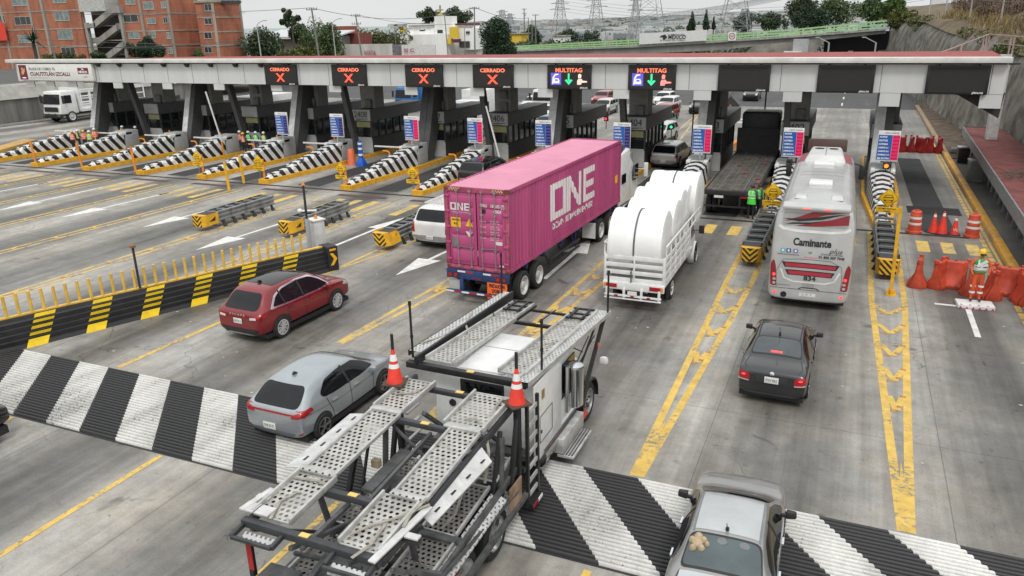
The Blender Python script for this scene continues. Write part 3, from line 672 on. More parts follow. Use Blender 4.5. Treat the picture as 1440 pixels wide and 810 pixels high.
for x, kind, lab in signs:
    t = thing('lane_sign', lab, 'lane sign', (x, 46.82, 5.44), 0, 'electronic lane signs on the canopy')
    ca = MB(); ca.box(-1.43, 1.43, 0, .17, 0, 1.46); ca.build('case', SCR, t, bevel=.015)
    MB().box(-1.3, 1.3, -.012, -.002, .1, 1.36).build('screen', mat('led_screen', (.022, .02, .018), .7, dirt=.15), t)
    for s in (-.9, .9): MB().box(s - .04, s + .04, .04, .12, 1.46, 1.6).build('hanger', DARK, t)
    text('pleno.me', (.98, -.02, .1), .16, WHITEL, t, name='maker_name', width=.5, bold=.004, shear=.2)
    if kind == 'x':
        text('CERRADO', (0, -.02, 1.1), .32, LORG, t, width=1.75, bold=.012)
        b = MB(); 
        for s in (-1, 1):
            b.face([(-.3 * s - .09, -.02, .26), (-.3 * s + .09, -.02, .26), (.3 * s + .09, -.02, .84), (.3 * s - .09, -.02, .84)])
            b.v[-4:] = [(v[0], v[1] - (.002 if s > 0 else 0), v[2]) for v in b.v[-4:]]
        b.build('red_cross', LRED, t)
    if kind == 'multi':
        text('MULTITAG', (0, -.02, 1.13), .34, LORG, t, width=1.75, bold=.012)
        ic = MB().face([(-1.18, -.018, .25), (-.5, -.018, .25), (-.5, -.018, .98), (-1.18, -.018, .98)]).build('tag_symbol', LBLU, t)
        b = MB(); b.prism([(-1.0, .35), (-.62, .35), (-.6, .5), (-.68, .66), (-.93, .66), (-1.02, .5)], 'y', -.026, -.02)
        b.prism([(-1.1, .3), (-1.03, .3), (-.98, .62), (-.88, .82), (-.68, .86), (-.68, .93), (-.92, .92), (-1.06, .72)], 'y', -.026, -.021)
        b.build('car_symbol', LWHT, ic)
        MB().prism([(-.92, .5), (-.7, .5), (-.73, .6), (-.88, .6)], 'y', -.031, -.027).build('car_window', LBLU, ic)
        b = MB(); b.prism([(-.06, .5), (.06, .5), (.06, .95), (-.06, .95)], 'y', -.022, -.018); b.prism([(0, .26), (.26, .54), (.14, .6), (0, .45), (-.14, .6), (-.26, .54)], 'y', -.0225, -.017)
        b.build('green_arrow', LGRN, t)
        b = MB(); b.prism([(.55, .28), (.8, .28), (.85, .4), (1.2, .42), (1.18, .5), (.9, .52), (.86, .62), (.62, .62), (.55, .5)], 'y', -.022, -.018)
        b.prism([(.62, .66), (.8, .66), (.83, .86), (.72, .94), (.62, .88)], 'y', -.0225, -.018); b.build('cashier_symbol', LPNK if x > -14 else mat('cream_leds', (1, .72, .6), .5, dirt=.4, emit=.5), t)
t = thing('plaza_name_board', 'white board reading PLAZA DE COBRO T6 CUAUTITLAN IZCALLI on the canopy', 'sign', (-62.2, 46.62, 5.58))
MB().box(-4.5, 4.5, 0, .3, 0, 1.36).build('board', mat('name_board_white', (.7, .7, .67), .5, dirt=.08), t, bevel=.02)
MAR = mat('maroon_print', (.17, .012, .035), .5, dirt=.1)
MB().face([(-4.35, -.004, .06), (-3.35, -.004, .06), (-3.35, -.004, 1.26), (-4.35, -.004, 1.26)]).build('maroon_panel', MAR, t)
b = MB(); b.prism([(-4.05, .45), (-3.8, .5), (-3.6, .75), (-3.55, 1.0), (-3.75, .95), (-3.9, 1.08), (-4.05, .98), (-3.95, .82), (-4.1, .65)], 'y', -.012, -.006); b.build('gold_emblem', mat('gold_print', (.6, .38, .13), .5), t)
MB().face([(-4.05, -.01, .17), (-3.6, -.01, .17), (-3.6, -.01, .24), (-4.05, -.01, .24)]).build('emblem_caption', LWHT, t)
text('PLAZA DE COBRO T6', (-3.05, -.01, .93), .3, mat('grey_print', (.16, .15, .15), .6), t, width=3.2, bold=.008, align='LEFT')
text('CUAUTITLÁN IZCALLI', (-3.0, -.01, .52), .42, mat('brown_print', (.16, .05, .06), .6), t, width=4.85, bold=.014, align='LEFT')
text('km 28+900 México Querétaro', (-3.05, -.01, .22), .12, mat('pale_print', (.45, .44, .43), .6), t, width=2.2, align='LEFT')
MB().face([(2.85, -.004, .55), (4.1, -.004, .55), (4.1, -.004, 1.05), (2.85, -.004, 1.05)]).build('maroon_panel', MAR, t)
text('Vía', (3.45, -.01, .93), .2, WHITEL, t, bold=.012); text('MÉXICO', (3.45, -.01, .7), .24, WHITEL, t, width=1., bold=.012); text('gob.mx', (3.7, -.01, .33), .15, INK, t)

PBLUE = mat('board_blue', (.02, .11, .42), .45, dirt=.08); PPINK = mat('board_pink', (.85, .02, .14), .45, dirt=.1, emit=.12); PBLK = mat('board_black', (.02, .02, .06), .4)
pb = [(1.95, 'p'), (-2.87, 'p'), (-7.9, 'p'), (-12.7, 'b'), (-17.8, 'b'), (-22.6, 'p'), (-27.4, 'p'), (-33.5, 'b'), (-38.35, 'b')]
pl = ['blue and pink toll price board on the rightmost island', 'blue and pink toll price board just left of the bus front', 'blue and pink toll price board left of the flatbed truck', 'blue toll price board with dark price column behind the container cab end',
      'blue price board with black price column half hidden by the container roof', 'blue and pink price board beside the white raised pole near booth 2406', 'blue and pink price board between booths 2408 and 2407', 'blue and black price board near the blue delineator', 'leftmost blue and black toll price board']
CLS = ['AUTOS', 'MOTOS', 'AUTOBUS', 'CAMION 2-4', 'CAMION 5-6', 'CAMION 7-9', 'EJE EXTRA']; PR = ['91', '45', '182', '176', '220', '351', '45']
for (x, k), lab in zip(pb, pl):
    t = thing('toll_price_board', lab, 'price board', (x, 46.0, 1.97), 0, 'toll price boards')
    bd = MB().box(-.54, .54, 0, .09, 0, 1.62).build('board', WHITE, t, bevel=.01)
    MB().face([(-.52, -.005, .07), (.16, -.005, .07), (.16, -.005, 1.4), (-.52, -.005, 1.4)]).build('blue_field', PBLUE, t)
    b = MB(); tx = MB(); tp = MB()
    MB().face([(.17, -.005, .07), (.52, -.005, .07), (.52, -.005, 1.4), (.17, -.005, 1.4)]).build('price_column', PPINK if k == 'p' else PBLK, t)
    for r_ in range(7):
        z = 1.29 - r_ * .19
        text(CLS[r_], (-.47, -.012, z), .12, WHITEL, t, name='lettering', align='LEFT', width=.38 + .035 * r_, bold=.006)
        text('$' + PR[r_] + '.00', (.345, -.012, z), .11, mat('dark_price', (.25, .01, .04), .5) if k == 'p' else LBLU, t, name='price', width=.28, bold=.002)
    text('TARIFAS VIGENTES', (.1, -.012, 1.5), .1, INK, t, name='lettering', width=.7)
    MB().cyl((-.05, .06, -.35), (-.05, .06, 0), .05, n=8).build('post', LGREY, t)
    if k == 'p' and x > -8.5: MB().cyl((.25, .08, -.35), (.25, .08, 0.0), .04, n=8).build('post', DARK, t)
def signal(x, y, z, colr, lab, grp='lane signal lamps'):
    t = thing('signal_lamp', lab, 'traffic light', (x, y, z), 0, grp)
    MB().box(-.16, .16, 0, .2, 0, .36).build('case', BLKPL, t, bevel=.03)
    MB().cyl((0, -.03, .18), (0, .0, .18), .11, n=14).build('lens', colr, t); MB().lathe((0, 0, .18), (0, -1, 0), [(.125, 0), (.125, .1), (.115, .1), (.115, 0)], 14).build('visor', BLKPL, t)
    MB().cyl((0, .1, -.6), (0, .1, 0), .03, n=6).build('post', DARK, t)
AMB = mat('amber_light', (1, .22, .02), .3, emit=2.2); GRN = mat('green_light', (.05, .9, .4), .3, emit=1.2); OFFL = mat('unlit_lens', (.02, .02, .02), .2)
signal(1.98, 45.8, 1.58, AMB, 'signal lamp glowing amber under the rightmost price board'); signal(-2.95, 45.8, 1.5, OFFL, 'unlit signal lamp under the price board left of the bus')
signal(-11.95, 56.6, 1.9, GRN, 'green signal lamp above the silver suv'); signal(-6.75, 56.6, 1.9, GRN, 'green signal lamp beside the black headboard of the flatbed'); signal(-17.0, 57, 2.3, REDLIT, 'red signal lamp just above the pink container roof')
for x, y, z0, z1, lab, m in ((-10.4, 56.5, 0, 5.6, 'thin dark pole rising behind the silver suv', DARK), (-5.6, 57, 0, 5.4, 'thin dark pole beside the flatbed headboard', DARK),
                          (-20.9, 44.0, .2, 4.6, 'tall thin white raised barrier pole near booth 2406', WHITE), (-44.9, 45.6, .3, 5., 'tall thin white raised barrier pole at left', WHITE)):
    if m is WHITE:
        b = MB().bar((x + 1.0, y, z0 + 1.), (x + .1, y, z1), .1, .06); t = thing('raised_barrier', lab, 'barrier arm', (0, 0, 0)); b.build('arm', WHITE, t); MB().bar((x + 1.02, y, .3), (x + 1., y, 1.3), .11, .07).build('hinge_end', ORG, t)
    else: tag(MB().cyl((x, y, z0), (x, y, z1), .05, n=8).build('pole', m), lab, 'pole')
for i in (6, 7, 8, 9, 10, 11, 12):
    x = IS[i]; lab = 'white lowered barrier arm ' + {6: 'reaching the island right of the blue delineator', 7: 'crossing the lane left of the orange drum', 8: 'crossing the lane behind the fifth island from left', 9: 'in the lane in front of the waiting workers', 10: 'crossing the lane behind the third island from left', 11: 'behind the huddle of workers', 12: 'at the far left lane'}[i]
    t = thing('barrier_arm', lab, 'barrier arm', (x, 46.9, 1.3), 0, 'lowered white barrier arms')
    MB().box(-3.3, -.4, -.04, .04, -.05, .06).build('arm', WHITE, t, bevel=.01); MB().box(-.5, -.15, -.1, .1, -.15, .15).build('pivot', LGREY, t, bevel=.02)
    MB().box(-.42, -.32, -.14, -.1, .0, .5).build('flag', ORG, t)
for k, x in enumerate([q - 1.0 for q in IS[4:]]):
    y0 = 44.3
    pts = [(x + .55, y0, .25), (x + .55, y0, 1.35), (x + .4, y0, 1.45), (x + .05, y0, 1.45)]
    lab = 'orange bent pipe hoop %s' % ['at the container side island', 'right of booth 2407 by the black car', 'in the lane right of the blue delineator', 'on the island left of the orange drum', 'near the leftmost price board', 'below the canopy column, middle left', 'beside the fourth island from left', 'right of the huddle of workers', 'at the first island from left'][k]
    tag(MB().tube(pts, .05, 8).build('orange_hoop', ORG, smooth=True), lab, 'hoop', 'orange pipe hoops')

def diamond(x, y, zc, lab, s=.5, post='y', lean=0.):
    t = thing('warning_sign', lab, 'warning sign', (x, y, 0), R(random.uniform(-4, 4)), 'yellow diamond warning signs')
    b = MB(); r_ = s * 1.0; b.prism([(0, zc - r_), (r_, zc), (0, zc + r_), (-r_, zc)], 'y', -.01, .01); b.build('diamond', YELSIGN, t, bevel=.006)
    e = MB()
    for (a, c) in (((0, -1), (1, 0)), ((1, 0), (0, 1)), ((0, 1), (-1, 0)), ((-1, 0), (0, -1))):
        e.face([(a[0] * r_ * .93, -.014, zc + a[1] * r_ * .93), (c[0] * r_ * .93, -.014, zc + c[1] * r_ * .93), (c[0] * r_ * .89, -.014, zc + c[1] * r_ * .89), (a[0] * r_ * .89, -.014, zc + a[1] * r_ * .89)])
    e.build('border', INK, t)
    q = s / .5; c = MB()
    def ring(pts, th=.02):
        n = len(pts)
        for i in range(n):
            p, w_ = Vector(pts[i]), Vector(pts[(i + 1) % n]); c.bar((p.x * q, -.016, zc + p.y * q), (w_.x * q, -.016, zc + w_.y * q), .006, th * q, up=(0, 0, 1))
    ring([(-.22, -.1), (.22, -.1), (.22, .03), (-.22, .03)], .022); ring([(-.14, .16), (.14, .16), (.2, .04), (-.2, .04)], .022)
    c.box(-.2 * q, -.12 * q, -.018, -.012, zc - .16 * q, zc - .1 * q); c.box(.12 * q, .2 * q, -.018, -.012, zc - .16 * q, zc - .1 * q); c.box(-.24 * q, .24 * q, -.018, -.012, zc - .215 * q, zc - .2 * q)
    c.build('car_symbol', INK, t)
    pz = zc - r_ * 1.2
    pl_ = MB().box(-s * 1.02, s * 1.02, -.012, .01, pz - .14 * q, pz + .14 * q).build('plate', YELSIGN, t, bevel=.006)
    text('ULTIMO VEHICULO', (0, -.018, pz + .055 * q), .12 * q, INK, pl_, width=s * 1.6, bold=.003); text('AVANCE', (0, -.018, pz - .07 * q), .1 * q, INK, pl_, width=s * .6, bold=.003)
    MB().box(-.03, .03, .012, .05, .2, zc).build('post', STEEL, t)
    if post == 'o': MB().cyl((.28, .1, 0), (.28, .1, 1.45), .07, n=10).build('bollard', ORG, t, smooth=True)
    return t
diamond(1.97, 38.9, 1.42, 'yellow diamond car sign on the rightmost island, right of the bus', .46)
diamond(-3.1, 38.9, 1.38, 'yellow diamond car sign beside the worker in the green vest', .46)
diamond(-23.15, 38.7, 1.25, 'yellow diamond car sign nearest the pink container', .42, 'o')
diamond(-28.2, 38.7, 1.22, 'yellow diamond car sign, third from left, below the orange drum', .42, 'o')
diamond(-34.75, 39.0, 1.32, 'yellow diamond car sign, second from left', .42, 'o')
diamond(-40.1, 39.2, 1.32, 'leftmost yellow diamond car sign', .42, 'o')
t = thing('back_of_sign', 'dark back of a diamond sign on an orange post beyond the silver suv', 'sign', (-9.2, 66, 0))
MB().prism([(0, 2.0), (.75, 2.75), (0, 3.5), (-.75, 2.75)], 'y', 0, .03).build('diamond_back', CHAR, t); MB().box(-.7, .7, 0, .03, 1.5, 1.85).build('plate_back', CHAR, t); MB().cyl((0, -.05, 0), (0, -.05, 2.8), .07, n=8).build('post', ORG, t)

for x, y, lab in ((-34.6, 36.0, 'yellow post in front of the islands, nearest the camera'), (-35.4, 38.2, 'yellow post just behind the nearest yellow post'), (-46.0, 39.2, 'yellow leaning post on the nose of the fourth island'), (-51.9, 39.6, 'yellow leaning post on the nose of the third island'), (-56.6, 39.4, 'yellow leaning post on the nose of the second island')):
    tag(MB().cyl((x, y, 0), (x - .1, y, 1.75), .085, n=10).build('bollard', YEL if x > -36 else ORG, smooth=True), lab, 'bollard', 'yellow posts by the island noses')
def cushion(x, y0, y1, lab, w=.62, rz=0., crushed=False, chev='v', blackface=False):
    t = thing('crash_cushion', lab, 'crash cushion', (x, y0, 0), rz, 'steel crash cushions ahead of the toll islands')
    Ln = y1 - y0; h0, h1 = .55, .75
    for s in (-1, 1):
        b = MB(); n = 10
        prof = [(0, .3), (.05, .33), (.05, .40), (0, .44), (0, .5), (.05, .54), (.05, .61), (0, .65), (0, .7), (.05, .74), (.05, .8), (0, .83)]
        for k in range(4):
            ya, yb = .95 + (Ln - .95) * k / 4, .95 + (Ln - .95) * (k + 1) / 4 + .08
            wa = w / 2 + .04 * k / 4 + k * .012; 
            for (p0, q0), (p1, q1) in zip(prof, prof[1:]):
                b.face([(s * (wa + p0), ya, q0), (s * (wa + p0), yb, q0), (s * (wa + p1), yb, q1), (s * (wa + p1), ya, q1)])
        b.build('side_rail', STEEL, t, smooth=True, ang=50)
    b = MB(); n = 6
    for k in range(n + 1):
        y = 1.0 + (Ln - 1.1) * k / n; b.box(-w / 2 - .03, w / 2 + .03, y - .05, y + .05, .74, .82); 
    b.split('cross_bar', STEEL, t)
    b = MB()
    for k in range(n):
        y = 1.2 + (Ln - 1.1) * k / n
        if not (crushed and k == 0): b.box(-w / 2 + .06, w / 2 - .06, y, y + (Ln - 1.1) / n - .28, .32, .7)
    b.split('cartridge', BLKPL, t, bevel=.03)
    for k in range(n):
        y = 1.4 + (Ln - 1.5) * k / (n - 1)
        for s in (-1, 1): MB().hexa([(s * (w / 2 + .12) - .05, y - .1, 0), (s * (w / 2 + .12) + .05, y - .1, 0), (s * (w / 2 + .12) + .05, y + .1, 0), (s * (w / 2 + .12) - .05, y + .1, 0)],
                               [(s * w / 2 - .03, y - .05, .3), (s * w / 2 + .03, y - .05, .3), (s * w / 2 + .03, y + .05, .3), (s * w / 2 - .03, y + .05, .3)]).build('leg', DARK, t)
    nw = w / 2 + .06
    dx = .12 if crushed else 0
    ch = stripes('nose_chevron_%d' % len(bpy.data.materials), (.85, .47, .01), (.02, .02, .02), 1 if chev == 'v' else 1, 0, -1 if chev == 'v' else 1, .22, .5, mirror=(chev == 'v'))
    b = MB(); b.cur = 0
    lo = [(-nw * .75, 0), (nw * .75, 0), (nw, .22), (nw, 1.05), (-nw, 1.05), (-nw, .22)]; n = len(lo)
    for j in range(n):
        a, c = lo[j], lo[(j + 1) % n]
        b.face([(a[0] + dx, a[1], .24), (c[0] + dx, c[1], .24), (c[0] - dx * .6, c[1], .8), (a[0] - dx * .6, a[1], .8)], 1 if j == 0 else 0)
    b.face([(a_[0] - dx * .6, a_[1], .8) for a_ in lo[:3]] + [(nw, .3, .8), (-nw, .3, .8), (lo[5][0], lo[5][1], .8)], 0)
    b.build('nose', [YEL, ch], t, bevel=0)
    a = MB().prism([(.42, .44), (.85, .62), (.8, .42)], 'x', nw + .005, nw + .012); a.build('arrow_mark', BLACK, t)
    MB().box(-nw + .06, nw - .06, .28, .95, .72, .79).build('nose_inside', DARK, t)
    return t
cushion(-28.75, 27.5, 32.6, 'grey steel crash cushion with yellow nose, leftmost of those on the open concrete')
cushion(-23.85, 27.9, 32.6, 'grey steel crash cushion with yellow nose just above the end of the median barrier')
cushion(-18.4, 27.6, 32.4, 'crash cushion with a dented yellow nose beside the white suv', crushed=True)
cushion(-3.1, 30.5, 37.6, 'crash cushion with a chevron nose left of the bus', w=.66)
cushion(1.85, 30.5, 37.6, 'crash cushion with a striped nose right of the bus behind a leaning yellow post', w=.66, chev='d')
t = thing('leaning_post', 'leaning yellow square post standing right in front of the crash cushion right of the bus', 'post', (1.95, 28.9, 0))
MB().bar((0, 0, .03), (-.08, .1, 3.15), .11, .11).build('shaft', YEL, t); MB().box(-.16, .16, -.16, .16, 0, .04).build('base_plate', YEL, t)
for a in (0, pi / 2): MB().box(-.03 if a else -.14, .03 if a else .14, -.14 if a else -.03, .14 if a else .03, .04, .2).build('gusset', YEL, t)
t = thing('fallen_lamp', 'white lamp fallen on the crash cushion above the median barrier end', 'lamp', (-23.75, 29.6, .83)); MB().cyl((-.3, 0, .1), (.35, .3, .12), .05, n=8).build('tube', WHITE, t); MB().lathe((-.3, 0, .1), (-1, 0, 0), [(.05, 0), (.12, .1), (.1, .2), (0, .22)], 12).build('head', WHITE, t)

A, B_ = Vector((-26.6, 6.0)), Vector((-18.72, 24.3)); dv = (B_ - A); Lb = dv.length; dv.normalize(); rz = math.atan2(dv.y, dv.x) - pi / 2
t = thing('median_barrier', 'black ribbed median barrier with yellow patches and a row of yellow pickets', 'barrier', (A.x, A.y, 0), rz)
blk = mat('black_barrier_rubber', (.022, .022, .024), .5, dirt=.35, scale=1.5)
prof = [(0.05, 0), (.0, .12), (-.05, .14), (-.03, .27), (-.09, .30), (-.07, .45), (-.13, .48), (-.12, .63), (-.18, .66), (-.17, .8), (-.22, .84), (-.25, .95), (-.55, .95), (-.6, 0)]
MB().prism(prof, 'y', 0, Lb).build('wall', blk, t)
yp = MB()
yy = Lb - 1.6
k = 0
while yy > 0.2:
    for z0, z1, x0, x1 in ((.0, .13, .058, .008), (.13, .24, .008, -.022), (.33, .43, -.078, -.06), (.51, .61, -.122, -.11), (.69, .78, -.168, -.16), (.845, .952, -.215, -.24)):
        a0, a1 = yy + z0 * .5 - .3, yy + z1 * .5 - .3
        yp.face([(x0 + .012, a0 - .3, z0), (x0 + .012, a0 + .3, z0), (x1 + .012, a1 + .3, z1), (x1 + .012, a1 - .3, z1)])
    yy -= 1.72
yp.split('yellow_patch', mat('bright_yellow', (.85, .58, .01), .5, dirt=.15), t)
MB().box(-.62, .06, Lb + .005, Lb + .45, 0, 1.02).build('end_cap', blk, t, bevel=.02)
b = MB(); ang = [( .08, .25), (.25, .5), (.08, .75), (.22, .75), (.4, .5), (.22, .25)]
b.prism([(Lb + p_[0], p_[1]) for p_ in ang], 'x', .062, .07); b.box(.06, .07, Lb + .08, Lb + .36, .85, .93); b.build('chevron_mark', mat('amber_chevron', (.85, .45, .01), .5, dirt=.1), t)
PKY = mat('pale_picket_yellow', (.72, .46, .08), .5, dirt=.25)
MB().box(-.46, -.32, 0, Lb, .952, 1.0).build('picket_rail', PKY, t)
n = 52
for k in range(n):
    y = Lb - .9 - k * .35
    if y < .1: break
    MB().cyl((-.39, y, .99), (-.39, y, 1.68), .05, .05, n=8).build('picket', PKY, t, smooth=True)
t2 = thing('whip_pole', 'thin black pole standing on the median barrier among the pickets', 'pole', gp(197, 405, 1.0)); MB().cyl((0, 0, 0), (0, 0, 1.45), .04, n=8).build('shaft', DARK, t2); MB().lathe((0, 0, 1.45), (0, 0, 1), [(.1, 0), (.1, .06), (.03, .1), (0, .1)], 10).build('cap', mat('brown_cap', (.25, .1, .03)), t2)
q = gp(449, 356, .3)
t2 = thing('control_cabinet', 'white control cabinet beside a grey pole behind the end of the median barrier', 'cabinet', (q.x, q.y, 0), rz); MB().box(-.3, .25, -.25, .25, .2, 1.75).build('body', mat('cabinet_white', (.55, .56, .54), .5), t2, bevel=.02); MB().box(-.34, .29, -.29, .29, 1.75, 1.8).build('lid', WHITE, t2); MB().box(-.3, .25, -.25, .25, 0, .2).build('plinth', KERBC, t2); MB().cyl((0, 0, 1.8), (0, 0, 1.95), .08, .05, n=10).build('beacon', ORG, t2)
q = gp(437, 360, .3)
t2 = thing('camera_pole', 'grey pole with an amber tip next to the white control cabinet', 'pole', (q.x, q.y, 0)); MB().cyl((0, 0, 0), (0, 0, 1.9), .09, n=10).build('sleeve', LGREY, t2); MB().cyl((0, 0, 1.9), (0, 0, 3.3), .05, n=8).build('shaft', DARK, t2); MB().cyl((0, 0, 3.3), (0, 0, 3.42), .08, .03, n=8).build('tip', ORG, t2)

CONE = mat('cone_red', (.78, .05, .03), .5, dirt=.2); CONEB = mat('cone_base', (.03, .02, .02), .8)
ORB = mat('barrier_orange', (.56, .075, .035), .5, dirt=.3, scale=2.5); DRUMO = mat('drum_orange', (.62, .09, .045), .5, dirt=.25)
REFL = mat('reflective_white', (.78, .78, .76), .35, dirt=.12)
def cone(loc, h, lab, grp='traffic cones', bands=1, pole=False, base=.0, reflect=True, word=False):
    t = thing('traffic_cone', lab, 'traffic cone', loc, random.uniform(0, 1), grp)
    r0, r1 = h * .21, h * .035
    MB().lathe((0, 0, 0), (0, 0, 1), [(r0 * 1.05, .03), (r0, .06), (r1, h), (0, h)], 24).build('body', CONE, t, smooth=True, ang=60)
    s = r0 * 1.35; MB().box(-s, s, -s, s, 0, .035).build('base', CONEB if not pole else mat('brown_base', (.09, .045, .03), .8), t, bevel=.01)
    def rr(z): return r0 + (r1 - r0) * (z - .06) / (h - .06) + .004
    for k in range(bands):
        z0, z1 = ((.62, .8), (.38, .5))[k] if bands == 2 else ((.8, .93), (0, 0))[k]
        if bands == 2: z0, z1 = ((.66, .84), (.46, .58))[k]
        MB().lathe((0, 0, 0), (0, 0, 1), [(rr(z0 * h), z0 * h), (rr(z1 * h), z1 * h)], 24).build('reflective_band', REFL, t, smooth=True)
    if pole: MB().cyl((0, 0, h - .02), (0, 0, h + .3), .032, n=8).build('whip', BLACK, t)
    if word: text('VS', (0, -r0 * .85, h * .3), h * .22, REFL, t, tilt=-.17)
    return t
cone(gp(1311.5, 327, 0), .92, 'small red cone next to the left drum'); cone(gp(1322 + 0, 328, 0) + Vector((0.05, -.05, 0)), 1.02, 'tallest red cone, middle of the coned off lane', bands=1)
cone(gp(1341.5, 330, 0), .82, 'red cone with white lettering left of the right drum', word=True)
def drum(loc, lab):
    t = thing('traffic_drum', lab, 'traffic drum', loc, 0, 'orange traffic drums')
    pr = [(.33, 0), (.33, .1), (.28, .12), (.275, .36), (.262, .37), (.258, .6), (.245, .61), (.24, .84), (.225, .86), (.225, .98), (.18, 1.02), (0, 1.02)]
    MB().lathe((0, 0, 0), (0, 0, 1), pr, 28).build('body', DRUMO, t, smooth=True, ang=40)
    for z0, z1, r_ in ((.4, .56, .266), (.66, .8, .249)): MB().lathe((0, 0, 0), (0, 0, 1), [(r_, z0), (r_ - .01, z1)], 28).build('reflective_band', REFL, t, smooth=True)
    MB().box(-.1, .1, -.02, .02, 1.0, 1.08).build('handle', DRUMO, t, bevel=.01)
drum(gp(1285, 327, 0), 'orange traffic drum with white bands, left one, by the island'); drum(gp(1366, 333, 0), 'orange traffic drum with white bands by the right kerb')
tag(MB().lathe(gp(495, 232, 0), (0, 0, 1), [(.34, 0), (.3, .1), (.24, 1.05), (.2, 1.15), (0, 1.15)], 20).build('orange_drum', mat('drum_red_orange', (.72, .16, .07), .5), smooth=True, ang=40), 'plain orange drum left of the blue delineator post', 'traffic drum')
t = thing('delineator_post', 'tall blue delineator post with white bands beside the orange drum', 'delineator', gp(508.5, 233, 0))
BLU = mat('delineator_blue', (.01, .1, .5), .5, dirt=.1)
MB().hexa([(-.34, -.34, 0), (.34, -.34, 0), (.34, .34, 0), (-.34, .34, 0)], [(-.17, -.17, .55), (.17, -.17, .55), (.17, .17, .55), (-.17, .17, .55)]).build('base', BLU, t, bevel=.03); MB().cyl((0, 0, .5), (0, 0, 1.75), .17, .14, n=14).build('post', BLU, t, smooth=True)
for z in (.72, 1.15, 1.5): MB().cyl((0, 0, z), (0, 0, z + .14), .178 - .02 * z / 1.5, n=14).build('white_band', REFL, t)
def water_barrier(loc, rz, lab, length=1.15, m=None, s=1., grp='orange water filled barriers', solid=False):
    m = m or ORB
    t = thing('water_barrier', lab, 'water barrier', loc, rz, grp)
    h = .98
    pr = [(-.3, 0), (.3, 0), (.3, .14), (.16, .38), (.1, .62), (.095, h - .04), (.06, h), (-.06, h), (-.095, h - .04), (-.1, .62), (-.16, .38), (-.3, .14)]
    b = MB(); L2 = length / 2
    b.prism([(y * s, z * s) for y, z in pr], 'x', -L2 + .12, L2 - .12)
    b.build('body', m, t, bevel=.02)
    rb = MB()
    for q in (-.5, 0, .5): rb.prism([((y * 1.07) * s, (z * .8 + .01) * s) for y, z in pr], 'x', q * length * .5 - .05, q * length * .5 + .05)
    rb.build('rib', m, t, bevel=.01)
    for sgn in (-1, 1):
        e = MB(); x0 = sgn * (L2 - .13)
        e.prism([(y * .72 * s, z * 1.03 * s) for y, z in pr], 'x', min(x0, x0 + sgn * .13), max(x0, x0 + sgn * .13)); e.build('end_lug', m, t, bevel=.02)
        MB().cyl((sgn * L2, 0, h * s - .02), (sgn * L2, 0, (h + .1) * s), .07 * s, n=12).build('knob', m, t)
    MB().cyl((0, 0, h * s), (0, 0, h * s + .025), .05, n=10).build('filler_cap', mat('cap_dark', (.2, .03, .02)), t)
    return t
wb = [(2.95, 30.25, 82, .75, 'orange water barrier standing end on, leftmost of the row'), (3.62, 30.35, 60, .75, 'orange water barrier standing askew, second from the left'), (4.1, 30.55, -4, .8, 'orange water barrier standing broadside, left of the dummy flagman'),
      (4.62, 29.95, 72, .8, 'orange water barrier just left behind the dummy flagman'), (5.2, 29.75, 95, .85, 'orange water barrier just right behind the dummy flagman'), (5.72, 30.3, -5, .8, 'orange water barrier standing broadside, right of the dummy flagman'), (6.12, 29.5, 100, .85, 'orange water barrier against the yellow kerb, rightmost of the row')]
for x, y, a, l, lab in wb: water_barrier((x - .1, y, 0), R(a), lab, l, s=1.02)
DRED = mat('dark_red_barrier', (.3, .015, .015), .5, dirt=.3)
for k in range(5): water_barrier((3.6 + k * .6, 63.2 + .12 * (k % 2), 0), R(90 + (k % 3) * 25 - 20), 'dark red water barrier closing the far end of the lane, ' + ['leftmost', 'second from left', 'middle', 'second from right', 'rightmost by the kerb'][k], 1.1, DRED, 1.05, 'dark red barriers at the far end of the closed lane')

def skin_fig(name, joints, edges, radii, m, parent, sub=2):
    me = bpy.data.meshes.new(name); me.from_pydata(joints, edges, []); o = bpy.data.objects.new(name, me); COL.objects.link(o)
    md = o.modifiers.new('s', 'SKIN'); md.use_smooth_shade = True; sb = o.modifiers.new('u', 'SUBSURF'); sb.levels = sub; sb.render_levels = sub
    for i, v in enumerate(me.skin_vertices[0].data): v.radius = radii[i] if isinstance(radii[i], tuple) else (radii[i], radii[i]); v.use_root = (i == 0)
    bpy.context.view_layer.update(); dg = bpy.context.evaluated_depsgraph_get()
    ev = bpy.data.meshes.new_from_object(o.evaluated_get(dg)); bpy.data.objects.remove(o)
    return ev
SKIN = mat('skin', (.34, .17, .1), .6, dirt=.1); NAVY = mat('dark_trousers', (.02, .022, .035), .8, dirt=.3); JEAN = mat('grey_trousers', (.07, .08, .1), .85, dirt=.3)
HIVY = mat('hi_vis_yellow', (.45, .68, .06), .6, dirt=.15); HIVG = mat('hi_vis_green', (.08, .8, .07), .6, dirt=.15, emit=.06); HIVO = mat('hi_vis_orange', (.85, .14, .02), .6, dirt=.15); SHIRT = mat('dark_shirt', (.05, .05, .06), .8)
